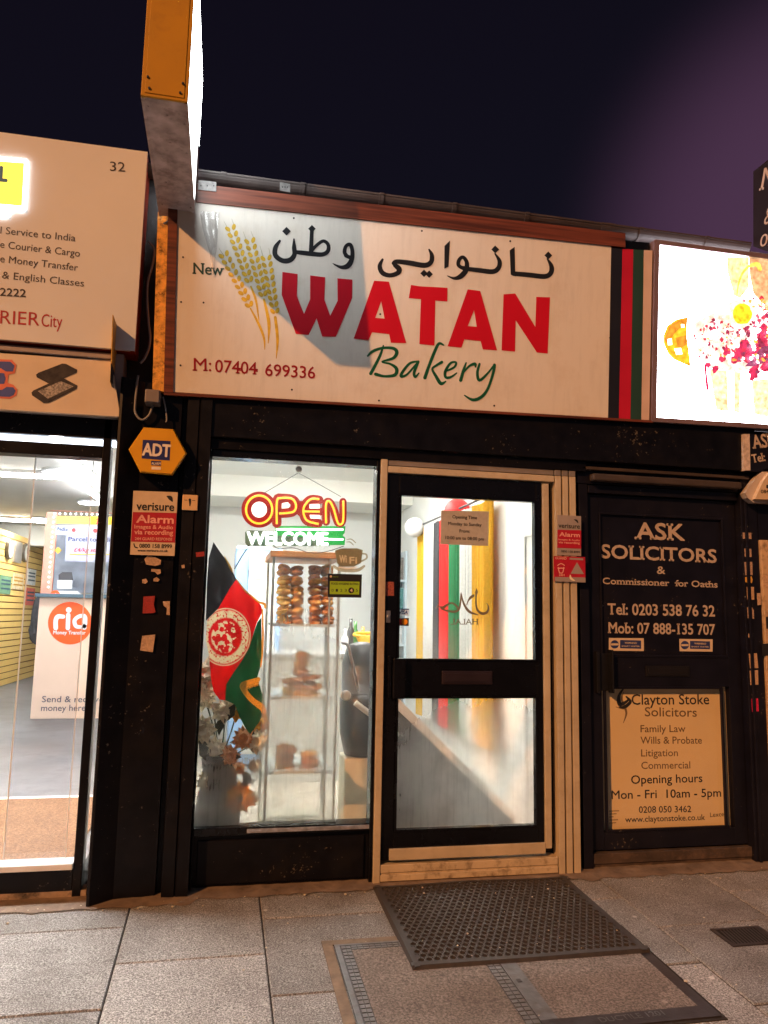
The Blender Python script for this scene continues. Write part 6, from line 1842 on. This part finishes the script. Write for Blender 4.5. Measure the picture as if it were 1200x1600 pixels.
# curtains along the side wall
cxp = 1.69
cpx = [655, 664.5, 678, 687, 703, 721, 741, 767]
ccol = [('far yellow curtain narrowest of the row, beside the white lantern', lin((235, 190, 45)), 'yellow'), ('white curtain between the narrow yellow and the grey curtain', (0.78, .79, .78), 'white'), ('dark grey curtain between the white and the red one', lin((70, 70, 74)), 'grey'), ('bright red curtain hanging below the opening notice', lin((225, 35, 30)), 'red'), ('green curtain hanging between red and white ones', lin((25, 120, 70)), 'green'), ('white curtain between the green and the wide yellow one', (0.78, .79, .76), 'white2'), ('wide yellow curtain, last of the row beside the bare wall', lin((235, 185, 40)), 'yellow2')]
for k, (lab, c, nm) in enumerate(ccol):
    ya, yb = AX(cpx[k], 860, cxp).y, AX(cpx[k + 1], 860, cxp).y
    n = max(14, int((ya - yb) / .008)); zt_, zb_ = 2.03, .44
    mb = MB(); cols = []
    nf = max(3, round((ya - yb) / .045))
    for side in (0, 1):
        L_ = []
        for i in range(n + 1):
            t = i / n; y = ya + (yb - ya) * t
            w = .022 * math.sin(2 * math.pi * nf * t) + .009 * math.sin(7.1 * t * nf + k)
            L_.append([mb.bm.verts.new((cxp + w * (1.0 - .25 * q) + side * .003, y, zt_ + (zb_ - zt_) * q)) for q in (0, .25, .5, .75, 1)])
        for i in range(n):
            for q in range(4):
                f = mb.bm.faces.new([L_[i][q], L_[i + 1][q], L_[i + 1][q + 1], L_[i][q + 1]]); f.smooth = True
    o = mb.build('curtain', cloth_mat('curtain_' + nm, c, .75, .35)); tag(o, lab, 'curtain', 'coloured curtains along the bakery wall')
mb = MB(); mb.tube([(cxp - .02, 2.75, 2.055), (cxp - .02, .80, 2.055)], .008, 8, smooth=False); tag(mb.build('curtain_rail', DKMETAL), 'thin dark curtain rail carrying the coloured curtains', 'curtain rail')

# lanterns
p = W(714.5, 799, 1.6); r_ = (W(734, 799, 1.6).x - p.x)
mb = MB(); mb.ball(p, r_, r_, r_, 24, 16); o = mb.build('paper_lantern', mk('red_lantern_paper', lin((235, 50, 50)), .6, var=.03)); tag(o, 'round red paper lantern above the opening notice', 'lantern')
p = W(648, 824, 2.6); r_ = (W(663, 824, 2.6).x - p.x)
mb = MB(); mb.ball(p, r_, r_, r_, 24, 16); o = mb.build('paper_lantern', mk('white_lantern_paper', (.82, .84, .84), .5, var=.02)); tag(o, 'round white paper lantern beside the narrow yellow curtain', 'lantern')

# back shelves, fridge, counter
SHV = thing('shelf_rack', 'pale blue metal shelf rack against the far bakery wall', 'shelves', (1.2, 3.7, .05))
hb = mk('pale_blue_metal', (.50, .60, .66), .4, var=.05)
sxa, sxb = W(600, 900, 3.5).x, W(668, 900, 3.5).x
for x in (sxa, (sxa + sxb) / 2, sxb):
    mb = MB(); mb.box(x - .012, x + .012, 3.48, 3.90, .05, 1.9); mb.build('upright', hb, SHV)
lv = [.35, .68, 1.0, 1.32, 1.62]
for z in lv:
    mb = MB(); mb.box(sxa, sxb, 3.49, 3.88, z - .02, z); mb.build('shelf', hb, SHV)
pkc = [mk('packet_' + n, c, .5, var=.4, scale=60) for n, c in (('teal', lin((70, 120, 120))), ('grey', lin((120, 115, 108))), ('brown', lin((135, 105, 75))), ('white', (.6, .62, .62)))]
nmz = ['lowest', 'second', 'third', 'fourth', 'top']
cn4 = ['teal', 'grey', 'brown', 'white']
k = 0
for zi, z in enumerate(lv):
    x = sxa + .03; j = 0
    while x < sxb - .1 and j < 5:
        w = rg.uniform(.07, .11); h_ = rg.uniform(.14, .24); ci = (j + zi) % 4
        mb = MB(); mb.box(x, x + w, 3.55, 3.72, z, z + h_, .006)
        mb.box(x + w * .2, x + w * .8, 3.545, 3.551, z + h_ * .3, z + h_ * .6)
        tag(mb.build('packet', pkc[ci]), '%s packet, %s along the %s shelf of the far rack' % (cn4[ci], ['first', 'second', 'third', 'fourth', 'fifth'][j], nmz[zi]), 'packet', 'packets on the far shelf rack')
        x += w + rg.uniform(.01, .03); j += 1
FR = thing('drinks_fridge', 'tall pale blue drinks fridge behind the flag with round emblem on its door', 'fridge', tuple(W(395, 1100, 2.6)))
a, b = W(369, 855, 2.6), W(428, 1240, 2.6)
mb = MB(); mb.box(a.x, b.x, 2.62, 3.2, .05, a.z, .01); mb.build('cabinet', mk('light_blue_cabinet', lin((150, 185, 225)), .35, var=.03), FR)
a2, b2 = W(390, 868, 2.6), W(420, 1230, 2.6)
mb = MB(); mb.box(a2.x, b2.x, 2.60, 2.619, .15, a2.z, .004); d_ = mb.build('door', mk('white_fridge_door', (.70, .73, .70), .3, var=.03), FR)
mb = MB(); pz = W(405, 889, 2.595); mb.lathe((pz.x, 2.598, pz.z), [(.085, 0), (.085, .004)], 24, axis='Y'); mb.build('round_emblem', mk('grey_emblem', lin((185, 190, 182)), .5, var=.2, scale=60), d_)
a3, b3 = W(371, 853, 2.6), W(424, 858, 2.6)
mb = MB(); mb.box(a3.x, b3.x, 2.59, 2.61, b3.z, a3.z); mb.build('light_strip', em('fridge_strip', (.9, .97, 1), 3), FR)
CT = thing('service_counter', 'white service counter with sloping glass at the back of the bakery', 'counter', (.9, 2.2, .05))
a, b = W(526, 955, 2.0), W(600, 1200, 2.0)
mb = MB(); mb.box(.35, 1.15, 2.0, 2.5, .05, .95, .006); mb.build('body', mk('white_counter_panel', (.68, .70, .68), .4, var=.03), CT)
mb = MB(); mb.box(.33, 1.17, 1.97, 2.53, .952, .98, .004); mb.build('worktop', mk('grey_worktop', (.42, .43, .42), .3, var=.2, scale=40), CT)
bt = [('amber bottle on the service counter, nearest the door mullion', lin((215, 150, 40)), 568, .20), ('green bottle standing on the service counter', lin((70, 120, 60)), 556, .24), ('dark bottle on the service counter beside the green one', (.05, .05, .05), 549, .26), ('white bottle on the service counter', (.7, .7, .68), 541, .18), ('red capped jar on the service counter', lin((150, 60, 45)), 575, .14)]
for lab, c, px, h_ in bt:
    x = W(px, 950, 2.15).x; mb = MB()
    mb.lathe((x, 2.15, .98), [(.032, 0), (.034, .01), (.034, h_ * .6), (.014, h_ * .75), (.013, h_)], 14)
    tag(mb.build('bottle', mk('bottle_' + lab.split()[0], c, .25)), lab, 'bottle', 'bottles on the service counter')
BA = thing('basket', 'yellow plastic basket with hoop handle on the counter behind the window', 'basket', tuple(W(572, 990, 1.5)))
ctr2 = W(572, 992, 1.5); mb = MB()
ring = [(ctr2.x + .085 * math.cos(a), 1.5 + .05 * math.sin(a), ctr2.z + .012 * math.sin(a)) for a in [2 * math.pi * i / 20 for i in range(21)]]
mb.tube(ring, .011, 8, smooth=False); mb.build('hoop', mk('yellow_plastic', lin((235, 180, 40)), .4, var=.03), BA)
mb = MB(); mb.lathe((ctr2.x, 1.5, ctr2.z - .06), [(.05, 0), (.075, .05)], 18); mb.build('bowl', mk('yellow_plastic', (1, 1, 1)), BA)

# ceiling lights
def ceiling_light(x0, x1, y0, y1, z, s, label, col=(1.0, .98, .92)):
    T_ = thing('ceiling_light', label, 'ceiling light', ((x0 + x1) / 2, (y0 + y1) / 2, z))
    mb = MB(); mb.box(x0 - .02, x1 + .02, y0 - .02, y1 + .02, z - .03, z, .004); mb.build('housing', mk('white_light_housing', (.75, .75, .74), .5, var=.02), T_)
    mb = MB(); mb.box(x0, x1, y0, y1, z - .05, z - .031, .006); mb.build('diffuser', em('diffuser_%d' % int(s * 10), col, s), T_)
BAKE_L, COUR_L = 62.0, 36.0
ceiling_light(-0.2, 1.6, .14, .26, 2.53, BAKE_L * .8, 'long white ceiling light just inside the bakery window')
ceiling_light(-0.06, .735, .072, .112, 2.115, BAKE_L * .55, 'slim display light tucked above the bakery window glass')  # added lamp out of view, lights the flag and bread
ceiling_light(0.15, 1.25, 1.75, 1.90, 2.53, BAKE_L, 'long white ceiling light midway back in the bakery')

# ================================================================== IN THE COURIER SHOP
def batten(p, q, z, label, r=.025):
    T_ = thing('tube_light', label, 'ceiling light', ((p.x + q.x) / 2, (p.y + q.y) / 2, z))
    mb = MB(); mb.tube([(p.x, p.y, z - .05), (q.x, q.y, z - .05)], r, 10, smooth=False); mb.build('tube', em('courier_tube', (.95, .98, 1.0), COUR_L * .35), T_)
    mb = MB(); d = (q - p).normalized(); t_ = Vector((-d.y, d.x, 0)) * .03
    mb.prism([(p + t_).xy.to_tuple() + (z - .02,), (p - t_).xy.to_tuple() + (z - .02,), (q - t_).xy.to_tuple() + (z - .02,), (q + t_).xy.to_tuple() + (z - .02,)], [(p + t_).xy.to_tuple() + (z,), (p - t_).xy.to_tuple() + (z,), (q - t_).xy.to_tuple() + (z,), (q + t_).xy.to_tuple() + (z,)])
    mb.build('housing', mk('white_light_housing', (1, 1, 1)), T_)
cz = 2.62
batten(AZ(112, 716, cz), AZ(147, 741, cz), cz, 'nearer of two slanting tube lights on the courier shop ceiling')
batten(AZ(121, 746, cz), AZ(158, 775, cz), cz, 'farther of two slanting tube lights on the courier shop ceiling')
for px, py, lab in ((95, 735, 'round ceiling downlight nearest the courier shop front'), (143, 783, 'round ceiling downlight beside the farther tube light'), (66, 809, 'round ceiling downlight above the slatted wall')):
    p = AZ(px, py, cz); T_ = thing('downlight', lab, 'ceiling light', tuple(p), 'round downlights in the courier shop')
    mb = MB(); mb.lathe((p.x, p.y, cz - .034), [(.15, 0), (.15, .02)], 24); mb.build('diffuser', em('downlight_glow', (1, 1, 1), COUR_L * .3), T_)
    mb = MB(); mb.lathe((p.x, p.y, cz - .025), [(.152, .0), (.175, .0), (.175, .025), (.152, .025), (.152, 0)], 24); mb.build('rim', mk('white_light_housing', (1, 1, 1)), T_)
ceiling_light(-3.9, -.75, .6, .8, cz, COUR_L * 1.7, 'long tube light hidden behind the courier transom')  # added lamp out of view, brightens the pavement outside
ceiling_light(-2.6, -1.4, 4.2, 4.35, cz, COUR_L * .7, 'long tube light across the middle of the courier shop')
ceiling_light(-3.4, -1.6, 8.4, 8.6, cz, COUR_L * .8, 'long tube light deep inside the courier shop')  # added lamp, brightens the far end of the room
LS = thing('light_strip', 'bright blue white light strip across the top of the courier shopfront', 'light strip', tuple(W(90, 686, 0)))
mb = MB(); mb.box(-3.9, W(181, 692, .0).x, .0, .03, W(90, 692, 0).z, W(90, 682.5, 0).z); mb.build('diffuser', em('strip_glow', (.80, .88, 1.0), 1.6), LS)
mb = MB(); p = W(88, 687.5, -.003); mb.ball((p.x, .0, p.z), .035, .012, .014, 14, 8); mb.build('lamp', em('strip_lamp', (1, 1, 1), 14), LS)

def floorpt(px, py, z=FLZ): return AZ(px, py, z)
yC = floorpt(90, 1123).y
PC = PY(yC)
KT = thing('courier_counter', 'tall pink counter with round orange money transfer logo in courier shop', 'counter', tuple(W(90, 1123, yC)))
a, b = W(57, 932, yC), W(52, 1123, yC)
cwx1 = W(205, 1000, yC).x
mb = MB(); mb.box((a.x + b.x) / 2, cwx1, yC, yC + .6, FLZ, a.z, .004); mb.build('front_panel', mk('pale_pink_laminate', lin((235, 205, 185)), .45, var=.02), KT)
a = W(60, 927, yC)
mb = MB(); mb.box(W(61, 930, yC).x - .03, cwx1, yC - .06, yC + .6, a.z - .04, a.z, .004); mb.build('worktop', mk('blue_grey_worktop', lin((80, 105, 120)), .3), KT)
ck = crop(0, 860, 6.6667)
mb = MB(); mb.poly(PC, [ck((730 + 230 * math.cos(q), 758 + 222 * math.sin(q))) for q in [2 * math.pi * i / 40 for i in range(40)]], .003); mb.build('orange_logo', mk('orange_logo', lin((255, 92, 25)), .45, var=.02), KT)
mb = MB()
RR = lambda pts: mb.ribbon(PC, pts, .006, ck)
RR([(582, 808, 48), (582, 730, 48), (605, 690, 48), (660, 690, 42)]); RR([(707, 808, 46), (712, 672, 46)]); mb.disc(PC, ck((717, 620)), 4.4, .006)
RR([(880, 805, 46), (885, 690, 44), (820, 690, 40), (778, 730, 42), (790, 785, 42), (830, 798, 36), (880, 790, 40)])
mb.text(PC, 'Money Transfer', ck((555, 872)), ck((890, 876)), 5.5, bold=.03, h=.006)
mb.build('white_lettering', mk('white_logo_print', (.80, .80, .84), .5), KT)
mb = MB(); cs_ = crop(0, 1000, 3.636)
mb.text(PC, 'Send & receive', cs_((238, 353)), cs_((585, 353)), 9.5, bold=.01, h=.004); mb.text(PC, 'money here', cs_((233, 403)), cs_((485, 402)), 9.5, bold=.01, h=.004)
mb.build('grey_lettering', mk('slate_lettering', lin((95, 90, 105)), .5), KT)

# glazed kiosk above the counter
KS = thing('kiosk_screen', 'kiosk screen edged with tiny lights and covered in parcel posters', 'kiosk', tuple(W(100, 925, yC)))
PK = PY(yC + .05)
mb = MB()
def kbox(x0, y0, x1, y1, d0=0, d1=.05):
    a, b = W(x0, y0, yC + .05), W(x1, y1, yC + .05); mb.box(a.x, b.x, yC + .05 - d0, yC + .05 + d1, b.z, a.z)
kbox(78, 797, 205, 803); kbox(73, 800, 80, 930)
mb.build('pink_frame', mk('salmon_frame', lin((225, 150, 130)), .5), KS)
mb = MB(); a, b = W(80, 803, yC + .12), W(205, 927, yC + .12)
mb.box(a.x, b.x, yC + .5, yC + .52, b.z, a.z); mb.build('back_panel', mk('blue_grey_back', lin((170, 180, 195)), .6, var=.25, scale=5), KS)
mb = MB()
for i in range(12):
    p = W(85 + i * 8.4, 802.5 + i * .15, yC + .03); mb.ball(p, .011, .011, .011, 8, 6)
for i in range(15):
    p = W(84 - i * .62, 808 + i * 7.8, yC + .03); mb.ball(p, .010, .010, .010, 8, 6)
mb.build('fairy_lights', em('fairy_light', (.95, 1, 1), 2), KS)
cq = crop(0, 640, 6.6667)
def kp(name, pts, m, h=.004, T_=KS):
    mb = MB(); mb.pslab(PK, [cq(p) for p in pts], h, h + .003); return mb.build(name, m, T_)
kp('yellow_header', [(592, 1108), (945, 1115), (945, 1195), (585, 1190)], mk('mustard_header', lin((220, 185, 90)), .5))
kp('bright_header', [(947, 1115), (1300, 1122), (1300, 1205), (947, 1198)], mk('yellow_header', lin((255, 205, 20)), .5))
kp('brand_strip', [(585, 1205), (1300, 1210), (1300, 1310), (578, 1305)], mk('pale_blue_strip', lin((185, 195, 215)), .5))
kp('parcel_poster', [(690, 1310), (1300, 1318), (1300, 1590), (680, 1580)], mk('pale_lilac_poster', lin((175, 180, 210)), .5), .009)
kp('diamond_sticker', [(605, 1430), (645, 1465), (605, 1505), (565, 1465)], mk('gold_diamond', lin((215, 175, 70)), .5))
mb = MB(); mb.text(PK, 'FedEx', cq((600, 1258)), cq((708, 1268)), 5.2, bold=.04, h=.009); mb.text(PK, 'Parcel to India', cq((715, 1370)), cq((1185, 1378)), 6.4, bold=.03, h=.014)
mb.build('navy_lettering', mk('navy_print', lin((50, 55, 105)), .5), KS)
mb = MB(); mb.text(PK, '£4/kg start', cq((770, 1480)), cq((1070, 1486)), 6, bold=.02, h=.014, slant=.2); mb.text(PK, '24', cq((1000, 1190)), cq((1060, 1190)), 8, bold=.06, h=.009); mb.disc(PK, cq((770, 1256)), 3.2, .009); mb.disc(PK, cq((992, 1262)), 3.4, .009)
mb.build('red_lettering', mk('red_print', lin((205, 55, 60)), .5), KS)
kp('yellow_rule', [(725, 1502), (1300, 1506), (1300, 1516), (725, 1512)], mk('yellow_rule', lin((240, 215, 40)), .5), .013)
kp('card_reader_sign', [(600, 1775), (755, 1778), (752, 1870), (597, 1865)], mk('white_card', (.74, .76, .78), .5), .012)
kp('dark_equipment', [(600, 1720), (640, 1690), (740, 1690), (755, 1775), (600, 1775)], mk('dark_equipment', (.06, .06, .07), .5), -.05)
kp('white_pill_sign', [(560, 1890), (810, 1890), (840, 1920), (830, 1955), (800, 1970), (560, 1965)], mk('white_pill', (.78, .80, .84), .5), .010)
mb = MB(); mb.disc(PK, cq((578, 1935)), 8.0, .016); mb.build('small_orange_logo', mk('orange_logo', (1, 1, 1)), KS)
mb = MB(); mb.text(PK, 'ria', cq((540, 1955)), cq((625, 1958)), 6.5, bold=.07, h=.019); mb.build('small_white_lettering', mk('white_logo_print', (1, 1, 1)), KS)

# slat wall with clocks
fa, fb = floorpt(0, 1073), floorpt(45, 1059)
SU = (fb - fa); SU.z = 0; SU.normalize()
SWP = Plane(fb, SU, (0, 0, 1))            # u runs away from the street along the wall, n faces into the shop
SN = SWP.n
wtop = SWP.uv(20, 832).y
SW = thing('slat_wall', 'yellow slatted display wall along the side of the courier shop', 'display wall', tuple(fb))
def wbox(mb, u0, u1, v0, v1, h0, h1):
    mb.prism([SWP.pt(q, h0) for q in ((u0, v0), (u1, v0), (u1, v1), (u0, v1))], [SWP.pt(q, h1) for q in ((u0, v0), (u1, v0), (u1, v1), (u0, v1))])
u0_ = SWP.uv(-60, 1090).x; u1_ = SWP.uv(54, 1056).x
mb = MB(); ns = 24; sh_ = wtop / ns
for i in range(ns):
    wbox(mb, u0_, u1_, i * sh_ + .008, (i + 1) * sh_ - .008, -.02, 0)
mb.build('slats', mk('honey_slat_laminate', lin((238, 203, 125)), .45, var=.05, scale=3), SW)
mb = MB(); wbox(mb, u0_, u1_, 0, wtop, -.05, -.021); mb.build('backing', mk('brown_groove', lin((120, 70, 30)), .8), SW)
mb = MB(); q_ = SWP.uv(57, 900); wbox(mb, u1_ + .01, u1_ + .10, 0, q_.y, -.05, .03); mb.build('red_end_strip', mk('crimson_strip', lin((205, 40, 75)), .5), SW)
def wdisc(uv, prof):
    mb = MB(); seg = 24; rings = []
    for rr, hh in prof: rings.append([mb.bm.verts.new(SWP.pt((uv.x + rr * math.cos(2 * math.pi * i / seg), uv.y + rr * math.sin(2 * math.pi * i / seg)), hh)) for i in range(seg)])
    for a in range(len(rings) - 1):
        for i in range(seg): mb.bm.faces.new([rings[a][i], rings[a][(i + 1) % seg], rings[a + 1][(i + 1) % seg], rings[a + 1][i]])
    mb.bm.faces.new(rings[-1]); return mb
for k, (px, py, hpx, lab) in enumerate(((12, 858, 15.5, 'large round wall clock nearer the courier shop window'), (37, 864, 14, 'smaller round wall clock next to the slim panel'))):
    c_ = SWP.uv(px, py); r = (SWP.uv(px, py - hpx) - c_).length
    T_ = thing('wall_clock', lab, 'clock', tuple(SWP.pt(c_)), 'wall clocks on the slat wall')
    wdisc(c_, [(r, 0), (r, .05), (r * .84, .05), (r * .84, .03)]).build('rim', mk('dark_clock_rim', (.10, .09, .08), .4), T_)
    wdisc(c_, [(r * .83, .0505), (r * .82, .052)]).build('face', mk('pale_clock_face', (.62, .62, .58), .4), T_)
    mb = MB(); wbox(mb, c_.x - .008, c_.x + .008, c_.y - .01, c_.y + r * .6, .053, .055); wbox(mb, c_.x - .01, c_.x + r * .45, c_.y - .008, c_.y + .008, .0555, .057); mb.build('hands', INK, T_)
def pq(a_, b_): return SWP.uv(*a_), SWP.uv(*b_)
p0, p1_ = pq((21, 845), (29, 880))
mb = MB(); wbox(mb, p0.x, p1_.x, p1_.y, p0.y, .004, .04); tag(mb.build('wall_panel', mk('silver_slim_panel', (.45, .42, .40), .3, metal=.6)), 'slim silver panel hanging between the two wall clocks', 'panel')
pcs = [((0, 898), (15, 929), 'green and teal price card on the slat wall', lin((110, 150, 120))), ((20, 895), (35, 922), 'yellow and white price card on the slat wall', lin((225, 205, 170))), ((43, 888), (54, 915), 'white notice at the end of the slat wall', lin((230, 232, 230))), ((41, 918), (52, 946), 'orange and purple leaflet under the white notice', lin((225, 110, 90)))]
for a_, b_, lab, c in pcs:
    p0, p1_ = pq(a_, b_)
    T_ = thing('price_card', lab, 'card', tuple(SWP.pt(p0)), 'cards pinned on the slat wall')
    mb = MB(); wbox(mb, p0.x, p1_.x, p1_.y, p0.y, .004, .010); mb.build('sheet', mk('card_' + lab.split()[0], c, .5, var=.25, scale=18), T_)
    mb = MB(); h_ = p0.y - p1_.y; w_ = p1_.x - p0.x
    for q in (.25, .5, .7): wbox(mb, p0.x + .1 * w_, p1_.x - .1 * w_, p1_.y + h_ * q, p1_.y + h_ * (q + .09), .0105, .012)
    mb.build('printed_band', mk('card_band_' + lab.split()[0], lin((200, 150, 40)) if 'yellow' in lab else lin((60, 90, 110)), .5), T_)

# entrance mat, orange reflection strip, dark stool back
a, b = floorpt(0, 1345), floorpt(60, 1250)
MT = thing('entrance_mat', 'broad tan coir mat inside the courier shop door', 'mat', (-1.6, 1.0, FLZ))
mb = MB(); mb.box(-3.6, -.62, .12, b.y, FLZ + .002, FLZ + .010, .002); mb.build('pile', speckle_mat('tan_coir', lin((122, 88, 60)), lin((85, 58, 36)), lin((150, 116, 84)), scale=90, stain_amt=.25), MT)
mb = MB(); mb.box(-3.6, -.62, b.y + .002, b.y + .05, FLZ + .001, FLZ + .012, .002); mb.build('metal_strip', mk('bright_strip', (.75, .76, .78), .3), MT)
mb = MB(); mb.box(-.575, -.545, .35, .40, FLZ, 1.95, .003); mb.build('panel', mk('orange_reflection', lin((250, 95, 30)), .45, var=.02, scale=2), thing('reflection_strip', 'narrow orange banner stand seen through the side pane', 'banner', (-.56, .37, FLZ)))  # added orange strip, stands in for a reflection on the post side
# dark jacket hanging behind the counter end
JK = thing('hanging_jacket', 'dark grey quilted jacket hanging behind the end of the pink counter', 'jacket', tuple(W(58, 1000, yC + .5)))
yj = yC + .45
mb = MB()
for px, py, rx_, rz_ in ((63, 968, .10, .22), (60, 985, .10, .16), (61, 945, .06, .10)):
    p = W(px, py, yj); mb.ball((p.x, yj, p.z), rx_, .06, rz_, 14, 10, jit=.06)
mb.build('body', mk('dark_grey_fabric', (.06, .06, .065), .8, var=.4, scale=12), JK)
mb = MB(); mb.tube([W(60, 938, yj), W(55, 965, yj - .02), W(56, 992, yj - .02)], .045, 8); mb.build('sleeve', mk('dark_grey_fabric', (1, 1, 1)), JK)
